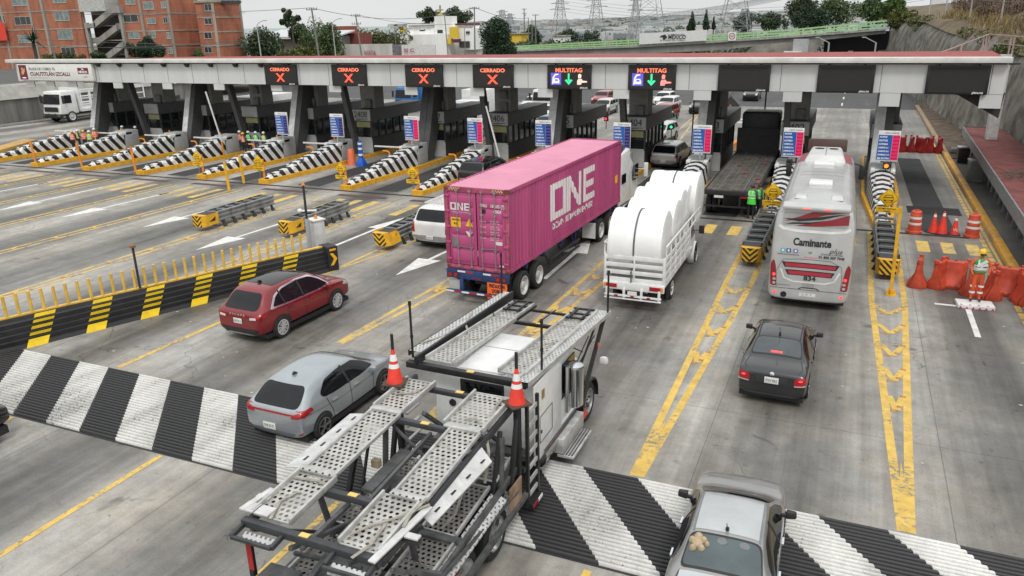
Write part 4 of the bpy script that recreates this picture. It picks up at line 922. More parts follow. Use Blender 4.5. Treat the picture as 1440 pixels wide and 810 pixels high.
def person(loc, rz, lab, vest=None, helmet=None, shirt=None, legs=None, arms='down', h=1.7, hair=True, grp=None, longvest=False, dummy=False, lean=0.):
    vest = vest; t = thing('person', lab, 'person', loc, rz, grp)
    k = h / 1.7; V = lambda x, y, z: (x * k, (y + lean * z) * k, z * k)
    j = [V(0, 0, .93), V(0, 0, 1.1), V(0, -.01, 1.28), V(0, 0, 1.42), V(0, 0, 1.5), V(0, .01, 1.57), V(0, .0, 1.66)]
    r = [(.15, .11), (.135, .1), (.165, .11), (.1, .08), (.052, .052), (.075, .085), (.06, .075)]
    e = [(0, 1), (1, 2), (2, 3), (3, 4), (4, 5), (5, 6)]
    def add(pt, rad, frm): j.append(V(*pt)); r.append(rad); e.append((frm, len(j) - 1)); return len(j) - 1
    for s in (-1, 1):
        hp = add((s * .1, 0, .86), .095, 0); kn = add((s * .11, .02 * s - .02, .48), .065, hp); an = add((s * .12, .03, .1), .042, kn); add((s * .13, -.12, .04), .04, an)
        if arms == 'down': P = [(.185, 0, 1.4), (.25, .02, 1.14), (.25, -.08, .9), (.24, -.1, .8)]
        elif arms == 'fwd': P = [(.185, 0, 1.4), (.25, -.02, 1.14), (.13, -.22, 1.08), (.05, -.26, 1.1)]
        elif arms == 'hips': P = [(.185, 0, 1.4), (.32, .05, 1.16), (.2, -.05, 1.0), (.15, -.08, .98)]
        elif arms == 'cross': P = [(.185, 0, 1.4), (.28, -.03, 1.18), (.24, -.14, 1.0), (.2, -.16, .93)]
        elif arms == 'face': P = [(.185, 0, 1.4), (.26, -.06, 1.18), (.12, -.2, 1.35), (.05, -.16, 1.5)] if s > 0 else [(.185, 0, 1.4), (.25, .02, 1.14), (.22, -.12, .95), (.2, -.14, .88)]
        f = add((s * P[0][0], P[0][1], P[0][2]), .062, 3); f = add((s * P[1][0], P[1][1], P[1][2]), .046, f); f = add((s * P[2][0], P[2][1], P[2][2]), .034, f); add((s * P[3][0], P[3][1], P[3][2]), .036, f)
    me = skin_fig('body', j, e, r, None, None)
    ms = [legs or NAVY, shirt or SHIRT, SKIN if not dummy else mat('painted_face', (.35, .26, .05)), BLACK]
    me.materials.clear()
    for x in ms: me.materials.append(x)
    hands = [Vector(j[q]) for q in range(len(j)) if len(j) > 10 and q in (14, 22)]
    for p in me.polygons:
        c = p.center; z = c.z / k
        mi = 0 if z < .97 else (1 if z < 1.47 else 2)
        if z < .1: mi = 3
        for hnd in hands:
            if (c - hnd).length < .075: mi = 2
        if abs(c.x) > .2 * k and z > .75 and mi == 0: mi = 1
        p.material_index = mi; p.use_smooth = True
    body = meshobj('body', me, t)
    if vest:
        b = MB(); z0 = 1.0 if not longvest else .78; n = 16
        rings = [(z0, .2 if not longvest else .22, .15), (1.12, .185, .145), (1.28, .205, .15), (1.4, .2, .13), (1.45, .12, .09)]
        for (za, wa, da), (zb, wb_, db) in zip(rings, rings[1:]):
            for q in range(n):
                a0, a1 = 2 * pi * q / n, 2 * pi * (q + 1) / n
                b.face([V(cos(a0) * wa, sin(a0) * da, za), V(cos(a1) * wa, sin(a1) * da, za), V(cos(a1) * wb_, sin(a1) * db, zb), V(cos(a0) * wb_, sin(a0) * db, zb)])
        v = b.build('vest', vest, t, smooth=True, ang=70)
        b = MB()
        for (za, zb, sc) in ((1.06, 1.11, 1.04), (1.2, 1.25, 1.04)):
            for q in range(n):
                a0, a1 = 2 * pi * q / n, 2 * pi * (q + 1) / n; wa = .2 * sc; da = .152 * sc
                b.face([V(cos(a0) * wa, sin(a0) * da, za), V(cos(a1) * wa, sin(a1) * da, za), V(cos(a1) * wa, sin(a1) * da, zb), V(cos(a0) * wa, sin(a0) * da, zb)])
        for s in (-1, 1): b.face([V(s * .09 - .025, -.162, 1.25), V(s * .09 + .025, -.162, 1.25), V(s * .09 + .025, -.14, 1.43), V(s * .09 - .025, -.14, 1.43)]); b.face([V(s * .09 - .025, .162, 1.25), V(s * .09 + .025, .162, 1.25), V(s * .09 + .025, .14, 1.43), V(s * .09 - .025, .14, 1.43)])
        b.split('reflective_stripe', REFL, v)
    cz = 1.62
    if helmet:
        MB().lathe(V(0, 0, cz), (0, 0, 1), [(.125 * k, 0), (.122 * k, .05 * k), (.1 * k, .1 * k), (.05 * k, .135 * k), (0, .145 * k)], 18).build('helmet', helmet, t, smooth=True, ang=70)
    elif hair:
        MB().lathe(V(0, .02, cz - .02), (0, 0, 1), [(.1 * k, 0), (.105 * k, .05 * k), (.08 * k, .1 * k), (.0, .125 * k)], 16).build('hair', BLACK, t, smooth=True, ang=70)
    f = MB()
    for s in (-1, 1): f.box(s * .03 - .012, s * .03 + .012, -.098 * k, -.08 * k, 1.605 * k, 1.62 * k)
    f.build('eyes', BLACK, t) if not lean else None
    MB().hexa([V(-.015, -.088, 1.56), V(.015, -.088, 1.56), V(.01, -.07, 1.56), V(-.01, -.07, 1.56)], [V(-.006, -.09, 1.6), V(.006, -.09, 1.6), V(.006, -.08, 1.6), V(-.006, -.08, 1.6)]).build('nose', SKIN, t)
    return t
HW = mat('white_helmet', (.75, .75, .73), .35, dirt=.08); HY = mat('yellow_helmet', (.8, .5, .02), .35, dirt=.08)
G = gp
person((-4.05, 38.6, 0), R(160), 'person in a bright green vest with folded arms behind the flatbed truck', HIVG, None, legs=NAVY, arms='hips', longvest=True, h=1.72)
person((-3.72, 39.0, .0), R(120), 'person in a green vest standing just right of the first green vest', HIVG, None, legs=NAVY, arms='hips', h=1.7)
wk = [(106, 213, HIVO, HY, 'person in a dark red jacket and yellow helmet at the left of the huddle', 200, mat('maroon_jacket', (.25, .02, .02))), (114, 211, HIVY, HW, 'person in a yellow green vest and white helmet in the huddle', 150, NAVY), (122, 212, HIVO, HY, 'person in an orange jacket and yellow helmet in the middle of the huddle', 180, HIVO),
      (130, 213, HIVG, HW, 'person in a lime vest over orange seen from behind in the huddle', 0, HIVO), (137, 209, HIVO, HW, 'person in an orange jacket and white helmet at the right of the huddle', 210, HIVO),
      (175, 199, HIVY, HW, 'person in a pale green vest and white helmet right of the huddle', 160, None), (192, 192, HIVY, HW, 'person in a yellow vest and white helmet near the leftmost booths', 190, None),
      (339, 206, HIVO, HW, 'person in an orange vest and white helmet left of the four behind the barrier arm', 180, JEAN), (351, 204, HIVG, HW, 'person in a pale green vest second of the four behind the barrier arm', 180, None), (354, 210, HIVO, HY, 'person in an orange vest and yellow green helmet in front of the four', 170, None), (361, 202, HIVG, HW, 'person in a green vest third of the four behind the barrier arm', 185, None), (372, 201, HIVY, HW, 'person in a bright yellow vest rightmost of the four behind the barrier arm', 180, None),
      (608, 195, None, None, 'person in a dark suit inside the window of booth 2407', 180, None)]
for px_, py_, v, hm, lab, a, sh in wk[:-1]:
    q = gp(px_, py_, 0)
    if q.y > 50: q = Vector((q.x * 48.6 / q.y, 48.6 - (py_ == 210) * .8, 0))
    person((q.x, q.y, 0), R(a), lab, v, hm, shirt=sh, arms=random.choice(['down', 'fwd', 'hips']), h=1.68, legs=random.choice([NAVY, JEAN]), grp='road workers in vests and helmets')
ORJ = mat('orange_overalls', (.72, .11, .03), .6, dirt=.2)
t = person((4.5, 28.75, .13), R(4), 'flagman dummy in orange overalls and yellow helmet on a white block', mat('green_bib', (.04, .35, .1), .6), HY, shirt=ORJ, legs=ORJ, arms='cross', h=1.78, dummy=True)
b = MB()
for z in (.3, .52):
    for s in (-1, 1): b.lathe((s * .12, .0, z), (0, 0, 1), [(.09, 0), (.085, .07)], 14)
b.lathe((0, 0, 1.16), (0, 0, 1), [(.215, 0), (.215, .08)], 16)
b.bar((-.14, -.19, 1.28), (.14, -.19, 1.48), .02, .09); b.bar((-.05, -.19, 1.26), (.17, -.19, 1.36), .02, .07)
b.split('reflective_band', REFL, t); MB().box(-.08, .08, -.17, -.1, 1.66, 1.7).build('sunglasses', BLACK, t)
b = MB()
for s in (-1, 1): b.box(s * .05 - .01, s * .05 + .01, -.165, -.15, 1.58, 1.66)
t = thing('dummy_base', 'white block with red diagonal marks under the flagman dummy', 'base block', (4.5, 28.6, 0), R(4))
MB().box(-.55, .55, -.35, .3, 0, .13).build('block', WHITE, t, bevel=.015)
b = MB()
for k in range(6): b.face([(-.52 + k * .19, -.354, .005), (-.42 + k * .19, -.354, .005), (-.47 + k * .19, -.354, .09)])
for k in range(4): b.face([(-.5 + k * .26, -.34, .134), (-.4 + k * .26, -.34, .134), (-.45 + k * .26, -.24, .134)])
b.build('red_mark', mat('pink_red', (.6, .03, .12), .5), t)
class Shell:
    """subdivided body shell, plus patches laid on its surface"""
    def __init__(s, st, W, m, parent, name='body', crease=None):
        vs, fs = [], []; half = 9
        for (y, zl, zb, zt, cab, wt, pf) in st:
            w = W / 2 * pf
            if cab: row = [(0, zl), (.75 * w, zl), (.97 * w, zl + .14), (w, (zl + zb) / 2 + .04), (.965 * w, zb), (.965 * w - (.965 * w - wt) * .5, zb + (zt - zb) * .52), (wt, zt - .055), (wt * .72, zt - .008), (0, zt)]
            else: row = [(0, zl), (.75 * w, zl), (.97 * w, zl + .14), (w, (zl + zb) / 2 + .03), (.965 * w, zb - .03), (.93 * w, zb + .005), (.84 * w, zt - .02), (.6 * w, zt - .003), (0, zt)]
            for x, z in row: vs.append((x, y, z))
            for x, z in row[-2:0:-1]: vs.append((-x, y, z))
        n = 16
        for i in range(len(st) - 1):
            for j in range(n): fs.append((i * n + j, i * n + (j + 1) % n, (i + 1) * n + (j + 1) % n, (i + 1) * n + j))
        fs.append(tuple(range(n - 1, -1, -1))); fs.append(tuple((len(st) - 1) * n + j for j in range(n)))
        me = bpy.data.meshes.new(name); me.from_pydata(vs, [], fs)
        bm = bmesh.new(); bm.from_mesh(me); bmesh.ops.recalc_face_normals(bm, faces=bm.faces); bm.to_mesh(me); bm.free()
        at_ = me.attributes.new('crease_edge', 'FLOAT', 'EDGE'); key = {4: .55, 12: .55, 6: .35, 10: .35, 2: .5, 14: .5}
        for e_ in me.edges:
            a_, b_ = e_.vertices
            if abs(a_ - b_) == n and a_ % n in key: at_.data[e_.index].value = key[a_ % n]
        o = bpy.data.objects.new(name, me); COL.objects.link(o); md = o.modifiers.new('s', 'SUBSURF'); md.levels = 3
        bpy.context.view_layer.update(); dg = bpy.context.evaluated_depsgraph_get()
        ev = bpy.data.meshes.new_from_object(o.evaluated_get(dg)); bpy.data.objects.remove(o)
        ev.materials.clear(); ev.polygons.foreach_set('use_smooth', [True] * len(ev.polygons))
        s.obj = meshobj(name, ev, parent, m); s.parent = parent
        s.bvh = BVHTree.FromPolygons([v.co.copy() for v in ev.vertices], [tuple(p.vertices) for p in ev.polygons])
    def hit(s, u, v, side):
        o, d = {'r': (Vector((3, u, v)), Vector((-1, 0, 0))), 'l': (Vector((-3, u, v)), Vector((1, 0, 0))), 'b': (Vector((u, -6, v)), Vector((0, 1, 0))), 'f': (Vector((u, 9, v)), Vector((0, -1, 0))), 't': (Vector((u, v, 4)), Vector((0, 0, -1)))}[side]
        p, nrm, i, dist = s.bvh.ray_cast(o, d)
        return (p, nrm) if p is not None else (None, None)
    def patch(s, name, poly, side, m, off=.006, parent=None, dens=.07, rings=7, ctr=None, round_=0):
        pts = []
        n = len(poly)
        for i in range(n):
            a, c = Vector(poly[i]), Vector(poly[(i + 1) % n]); k = max(1, int((c - a).length / dens))
            for q in range(k): pts.append(a.lerp(c, q / k))
        for _ in range(round_):
            pts = [(pts[i - 1] + pts[i] * 2 + pts[(i + 1) % len(pts)]) / 4 for i in range(len(pts))]
        cc = Vector(ctr) if ctr else sum(pts, Vector((0, 0))) / len(pts)
        vs, ok = [], []
        def put(p):
            h, nn = s.hit(p.x, p.y, side); ok.append(h is not None)
            vs.append(h + nn * off if h is not None else Vector((0, 0, 0)))
        put(cc); m_ = len(pts)
        for r in range(1, rings + 1):
            for p in pts: put(cc.lerp(p, r / rings))
        fs = []
        for i in range(m_):
            j = (i + 1) % m_; fs.append((0, 1 + i, 1 + j))
            for r in range(rings - 1): fs.append((1 + r * m_ + i, 1 + (r + 1) * m_ + i, 1 + (r + 1) * m_ + j, 1 + r * m_ + j))
        fs = [f for f in fs if all(ok[k] for k in f)]
        good = [f for f in fs if max((vs[a] - vs[b]).length for a in f for b in f) < .6]
        b = MB().mesh(vs, good); me = bpy.data.meshes.new(name); me.from_pydata([tuple(v) for v in vs], [], good)
        bm = bmesh.new(); bm.from_mesh(me)
        bmesh.ops.delete(bm, geom=[v for v in bm.verts if not v.link_faces], context='VERTS'); bmesh.ops.recalc_face_normals(bm, faces=bm.faces)
        cen = Vector((0, sum(v.co.y for v in bm.verts) / max(1, len(bm.verts)), .7))
        fl = [f for f in bm.faces if f.normal.dot(f.calc_center_median() - cen) < 0]
        if len(fl) > len(bm.faces) / 2: bmesh.ops.reverse_faces(bm, faces=bm.faces)
        bm.to_mesh(me); bm.free(); me.polygons.foreach_set('use_smooth', [True] * len(me.polygons))
        return meshobj(name, me, parent or s.parent, m)
    def line(s, name, pts, side, m, w=.02, off=.004, parent=None):
        P = []
        for a, c in zip(pts, pts[1:]):
            a, c = Vector(a), Vector(c); k = max(1, int((c - a).length / .06))
            for q in range(k): P.append(a.lerp(c, q / k))
        P.append(Vector(pts[-1])); vs, fs, ok = [], [], []
        for i, p in enumerate(P):
            d = (P[min(i + 1, len(P) - 1)] - P[max(i - 1, 0)]).normalized(); nn = Vector((-d.y, d.x)) * w / 2
            for q in (p + nn, p - nn):
                h, nr = s.hit(q.x, q.y, side); ok.append(h is not None); vs.append(h + nr * off if h is not None else Vector())
        for i in range(len(P) - 1):
            f = (2 * i, 2 * i + 1, 2 * i + 3, 2 * i + 2)
            if all(ok[k] for k in f): fs.append(f)
        b = MB().mesh(vs, fs); return b.build(name, m, parent or s.parent, smooth=True, ang=80)
    def both(s, fn, name, geo, m, **k):
        for sd in 'rl': getattr(s, fn)(name, geo, sd, m, **k)

def wheel(parent, x, y, r, w, side, rimm=None, spokes=5, style='car', dual=False, label=None):
    """side +1: outer face towards +x; x is the outer face"""
    rimm = rimm or RIM; o = Vector((x, y, r)); ax = Vector((side, 0, 0))
    t = MB().lathe(o, ax, [(r * .66, -w), (r * .93, -w), (r, -w * .85), (r, -w * .15), (r * .93, 0), (r * .7, .0), (r * .66, -.02)], 32).build('wheel', RUBBER, parent, smooth=True, ang=40)
    if label: t['label'] = label
    if style == 'car':
        b = MB(); b.lathe(o, ax, [(r * .68, -.005), (r * .64, -.005), (r * .62, -.05), (0, -.07)], 28); b.build('rim_well', RIMD, t, smooth=True)
        b = MB(); b.lathe(o, ax, [(r * .69, .002), (r * .63, .004), (r * .62, -.02)], 28)
        for k in range(spokes):
            for d_ in ((-.14, .14) if spokes > 5 else (0,)):
                a = 2 * pi * k / spokes + d_ + .2; dr = Vector((0, cos(a), sin(a))); a0 = Vector((0, cos(a - d_ * .8), sin(a - d_ * .8)))
                b.bar(o + a0 * r * .08 + ax * -.004, o + dr * r * .64 + ax * -.004, .02, .028 if spokes > 5 else .06, up=(1, 0, 0))
        b.lathe(o, ax, [(r * .16, -.02), (r * .15, .008), (0, .01)], 14); b.build('rim', rimm, t, smooth=True, ang=30)
    elif style == 'steel':
        b = MB(); b.lathe(o, ax, [(r * .67, -.0), (r * .62, .005), (r * .58, -.05), (r * .35, -.06 if not dual else -.12), (r * .3, -.03), (r * .2, -.02), (r * .16, .03), (0, .035)], 28); b.build('rim', rimm, t, smooth=True, ang=40)
        b = MB()
        for k in range(8): a = 2 * pi * k / 8; b.cyl(o + Vector((0, cos(a), sin(a))) * r * .26 + ax * -.03, o + Vector((0, cos(a), sin(a))) * r * .26 + ax * .01, .018, n=6)
        b.build('wheel_nuts', DARK, t)
    else:   # dual: outer rim deeply dished
        b = MB(); b.lathe(o, ax, [(r * .67, -.0), (r * .62, -.0), (r * .6, -.1), (r * .5, -.16), (r * .3, -.17), (r * .28, -.04), (r * .2, -.02), (0, -.02)], 28); b.build('rim', rimm, t, smooth=True, ang=40)
        MB().lathe(o + ax * (-w - .04), ax, [(r * .6, -w), (r * .93, -w), (r, -w * .85), (r, -w * .15), (r * .93, 0), (r * .6, 0)], 28).build('inner_tyre', RUBBER, t, smooth=True, ang=40)
    return t

def car_paint(name, col, metal=.15, rough=.3, coat=.8):
    metal *= .8
    if name in MATS: return MATS[name]
    m = mat(name, col, rough, metal, dirt=.12, scale=1.5, coat=coat); return m

def mirrors(sh, y, z, x, m, t):
    for s in (-1, 1):
        o = MB(); o.bar((s * (x - .06), y, z), (s * (x + .06), y - .02, z + .03), .06, .05)
        o.build('mirror_stalk', m, t); MB().hexa([(s * x - 0 + s * .02, y - .06, z - .03), (s * x + s * .2, y - .03, z - .02), (s * x + s * .2, y + .06, z - .02), (s * x + s * .02, y + .08, z - .03)] if s > 0 else [(s * x - .2, y - .03, z - .02), (s * x - .02, y - .06, z - .03), (s * x - .02, y + .08, z - .03), (s * x - .2, y + .06, z - .02)],
              [(s * x + s * .02, y - .06, z + .11), (s * x + s * .19, y - .03, z + .11), (s * x + s * .19, y + .05, z + .11), (s * x + s * .02, y + .07, z + .11)] if s > 0 else [(s * x - .19, y - .03, z + .11), (s * x - .02, y - .06, z + .11), (s * x - .02, y + .07, z + .11), (s * x - .19, y + .05, z + .11)]).build('mirror', m, t, bevel=.025)
def plate(sh, t, x, z, y, txt, w=.34):
    p = MB().box(x - w / 2, x + w / 2, y - .012, y, z - .085, z + .085).build('licence_plate', PLATE, t, bevel=.004)
    text(txt, (x, y - .016, z), .1, mat('plate_ink', (.08, .08, .09), .6), p, width=w * .8)

def suv_red():
    t = thing('suv', 'dark red suv with a black glass roof driving beside the median barrier', 'car', (-16.72, 19.4, 0), R(-3.0))
    P = car_paint('ruby_red_paint', (.2, .004, .01)); Wd, Ln = 1.88, 4.6
    st = [(-2.28, .42, .86, .92, 0, 0, .80), (-2.24, .30, .98, 1.03, 0, 0, .93), (-2.12, .26, 1.05, 1.12, 0, 0, .975), (-1.98, .25, 1.06, 1.24, 1, .70, .99), (-1.72, .25, 1.05, 1.56, 1, .64, 1.0), (-1.45, .25, 1.03, 1.665, 1, .62, 1.0),
          (-.8, .25, 1.0, 1.70, 1, .62, 1.0), (0, .25, .98, 1.69, 1, .62, 1.0), (.45, .25, .97, 1.62, 1, .615, 1.0), (.85, .25, .97, 1.42, 1, .66, 1.0), (1.22, .25, .99, 1.12, 1, .74, 1.0), (1.4, .25, 1.0, 1.06, 0, 0, .99), (1.8, .25, .96, 1.01, 0, 0, .965), (2.15, .26, .86, .92, 0, 0, .9), (2.3, .34, .72, .78, 0, 0, .78)]
    S = Shell(st, Wd, P, t)
    S.patch('rear_window', [(-.7, 1.09), (.7, 1.09), (.58, 1.53), (-.58, 1.53)], 'b', GLASS, round_=3)
    S.patch('panoramic_roof', [(-.55, -1.25), (.55, -1.25), (.55, .42), (-.55, .42)], 't', GLASS, round_=2)
    S.patch('windshield', [(-.64, .62), (.64, .62), (.7, 1.2), (-.7, 1.2)], 't', GLASS, round_=2)
    win = [(-1.62, 1.1), (-1.35, 1.36), (-1.0, 1.5), (-.3, 1.56), (.3, 1.52), (.72, 1.32), (1.05, 1.08), (.6, 1.045), (-.8, 1.06)]
    S.both('patch', 'window_trim', [(-1.78, 1.06), (-1.42, 1.40), (-1.02, 1.55), (-.3, 1.61), (.32, 1.57), (.76, 1.36), (1.12, 1.05), (.6, 1.0), (-.8, 1.015)], CHROME, off=.004, round_=1)
    S.both('patch', 'side_window', win, GLASS, off=.009, round_=1)
    S.both('line', 'window_pillar', [(-.22, 1.03), (-.28, 1.57)], BLKPL, w=.07, off=.013); S.both('line', 'window_pillar', [(-1.1, 1.06), (-1.18, 1.5)], BLKPL, w=.05, off=.013)
    for s in 'rl':
        S.patch('sill_cladding', [(-2.1, .22), (2.15, .24), (2.15, .42), (1.85, .42), (-.9, .40), (-2.1, .48)], s, BLKPL, off=.004)
        for y in (-1.37, 1.34): S.patch('wheel_arch', [(y + cos(a) * .43, .36 + sin(a) * .43) for a in [2 * pi * k / 24 for k in range(24)]], s, BLKPL, off=.008)
        S.line('door_gap', [(-1.02, 1.02), (-1.0, .6), (-.92, .42)], s, BLACK, w=.018); S.line('door_gap', [(-.22, 1.0), (-.2, .42)], s, BLACK, w=.019); S.line('door_gap', [(.92, 1.0), (.88, .42)], s, BLACK, w=.019)
        for y in (-.85, .1): 
            q = S.hit(y, .9, s)[0]; MB().bar(q + Vector((.02 if s == 'r' else -.02, -.1, 0)), q + Vector((.02 if s == 'r' else -.02, .1, 0)), .03, .03).build('door_handle', P, t)
        S.patch('headlamp', [(1.75, .84), (2.15, .72), (2.22, .8), (1.9, .93)], s, mat('head_lens', (.6, .6, .6), .1, .3), off=.008)
    S.patch('rear_bumper', [(-.86, .28), (.86, .28), (.88, .52), (-.88, .52)], 'b', BLKPL, off=.008); S.patch('skid_plate', [(-.62, .27), (.62, .27), (.7, .37), (-.7, .37)], 'b', mat('silver_trim', (.45, .45, .45), .35, .6), off=.018)
    for s in (-1, 1):
        S.patch('tail_lamp', [(s * .52, .83), (s * .84, .87), (s * .9, 1.0), (s * .52, .93)], 'b', REDP, off=.012, round_=1); S.patch('reversing_lamp', [(s * .5, .84), (s * .74, .86), (s * .74, .93), (s * .5, .915)], 'b', mat('clear_lens', (.75, .6, .58), .2), off=.018)
        S.patch('tail_lamp', [(-2.12, .88), (-1.86, 1.0), (-1.92, 1.06), (-2.16, 1.0)], 'r' if s > 0 else 'l', REDLIT if 0 else REDP, off=.012)
    plate(S, t, 0, .76, -2.29, 'NPX 48 12'); text('ESCAPE', (0, -2.29, .965), .085, CHROME, t, width=.62, bold=.003, spacing=1.5)
    MB().prism([(.1, .0), (-.1, .0), (-.03, .07), (.02, .07)], 'x', -.02, .02).build('aerial', BLACK, t).location = (0, -1.2, 1.69)
    mirrors(S, .82, 1.03, .93, P, t)
    for s in (-1, 1):
        for y in (-1.37, 1.34): wheel(t, s * .955, y, .365, .23, s, rimm=mat('bright_alloy', (.7, .7, .7), .3, .3), spokes=9)
    MB().box(-.9, .9, -2.0, 2.0, .18, .32).build('underbody', BLACK, t)
suv_red()

def hatch():
    t = thing('hatchback', 'pale blue grey hatchback with a red light bar across its tail on the rumble strip', 'car', (-11.55, 14.42, 0.03), R(-1.0))
    P = car_paint('pale_steel_blue_paint', (.36, .39, .415), .6, .3); Wd = 1.74
    st = [(-2.0, .42, .80, .84, 0, 0, .84), (-1.96, .28, .92, .97, 0, 0, .95), (-1.86, .24, .97, 1.04, 0, 0, .98), (-1.74, .23, .98, 1.14, 1, .68, .99), (-1.46, .22, .97, 1.38, 1, .60, 1.0), (-1.25, .22, .96, 1.45, 1, .575, 1.0),
          (-.7, .22, .93, 1.49, 1, .575, 1.0), (-.05, .22, .91, 1.48, 1, .575, 1.0), (.38, .22, .9, 1.42, 1, .57, 1.0), (.82, .22, .89, 1.2, 1, .62, 1.0), (1.2, .22, .9, .99, 1, .7, .99), (1.38, .22, .9, .95, 0, 0, .98), (1.75, .22, .85, .88, 0, 0, .94), (1.98, .26, .74, .79, 0, 0, .86), (2.06, .34, .6, .66, 0, 0, .74)]
    S = Shell(st, Wd, P, t)
    S.patch('rear_window', [(-.68, 1.0), (.68, 1.0), (.57, 1.37), (-.57, 1.37)], 'b', GLASS, round_=3)
    S.patch('windshield', [(-.6, .5), (.6, .5), (.66, 1.15), (-.66, 1.15)], 't', GLASS, round_=2)
    S.both('patch', 'side_window', [(-1.1, 1.0), (-1.2, 1.1), (-.85, 1.32), (-.3, 1.375), (.3, 1.345), (.7, 1.17), (.98, .98), (.4, .955), (-.7, .97)], GLASS, off=.008, round_=1)
    S.both('line', 'window_pillar', [(-.12, .95), (-.18, 1.39)], BLKPL, w=.08, off=.012)
    for s in 'rl':
        for y in (-1.27, 1.3): S.patch('wheel_arch', [(y + cos(a) * .375, .33 + sin(a) * .375) for a in [2 * pi * k / 24 for k in range(24)]], s, BLKPL, off=.008)
        S.patch('sill', [(-1.9, .2), (2.0, .22), (2.0, .28), (-1.9, .28)], s, BLKPL, off=.005)
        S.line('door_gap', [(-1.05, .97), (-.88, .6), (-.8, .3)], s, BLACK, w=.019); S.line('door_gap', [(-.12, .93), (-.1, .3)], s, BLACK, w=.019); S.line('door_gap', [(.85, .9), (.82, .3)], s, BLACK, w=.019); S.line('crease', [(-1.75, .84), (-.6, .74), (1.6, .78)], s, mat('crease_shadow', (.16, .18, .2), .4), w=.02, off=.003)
        for y in (-.78, .12): 
            q = S.hit(y, .82, s)[0]; MB().bar(q + Vector((.02 if s == 'r' else -.02, -.1, 0)), q + Vector((.02 if s == 'r' else -.02, .1, 0)), .035, .035).build('door_handle', CHROME, t)
    S.patch('light_bar', [(-.62, .865), (.62, .865), (.62, .905), (-.62, .905)], 'b', REDP, off=.012, dens=.04)
    for s in (-1, 1):
        S.patch('tail_lamp', [(s * .5, .8), (s * .83, .84), (s * .85, .98), (s * .6, .92)], 'b', REDP, off=.014, round_=1); S.patch('tail_lamp', [(-1.9, .83), (-1.55, .9), (-1.62, .99), (-1.92, .98)], 'r' if s > 0 else 'l', REDP, off=.014)
        S.patch('reflector', [(s * .68, .37), (s * .8, .42), (s * .8, .48), (s * .68, .4)], 'b', REDP, off=.012)
    S.patch('bumper_inset', [(-.5, .28), (.5, .28), (.62, .42), (-.62, .42)], 'b', mat('bumper_grey', (.13, .14, .15), .5), off=.006)
    plate(S, t, -.12, .52, -2.005, 'PAB 90 7D', .36)
    MB().prism([(.1, .0), (-.08, .0), (-.03, .06), (.01, .06)], 'x', -.02, .02).build('aerial', BLACK, t).location = (0, -1.1, 1.47)
    MB().bar((0, -1.52, 1.18 - .04), (-.3, -1.72, 1.1), .02, .02).build('wiper', BLACK, t)
    mirrors(S, .72, .93, .86, P, t)
    for s in (-1, 1):
        for y in (-1.27, 1.3): wheel(t, s * .885, y, .325, .2, s, rimm=mat('machined_alloy', (.28, .27, .27), .35, .7), spokes=5)
    MB().box(-.8, .8, -1.8, 1.8, .16, .3).build('underbody', BLACK, t)
hatch()

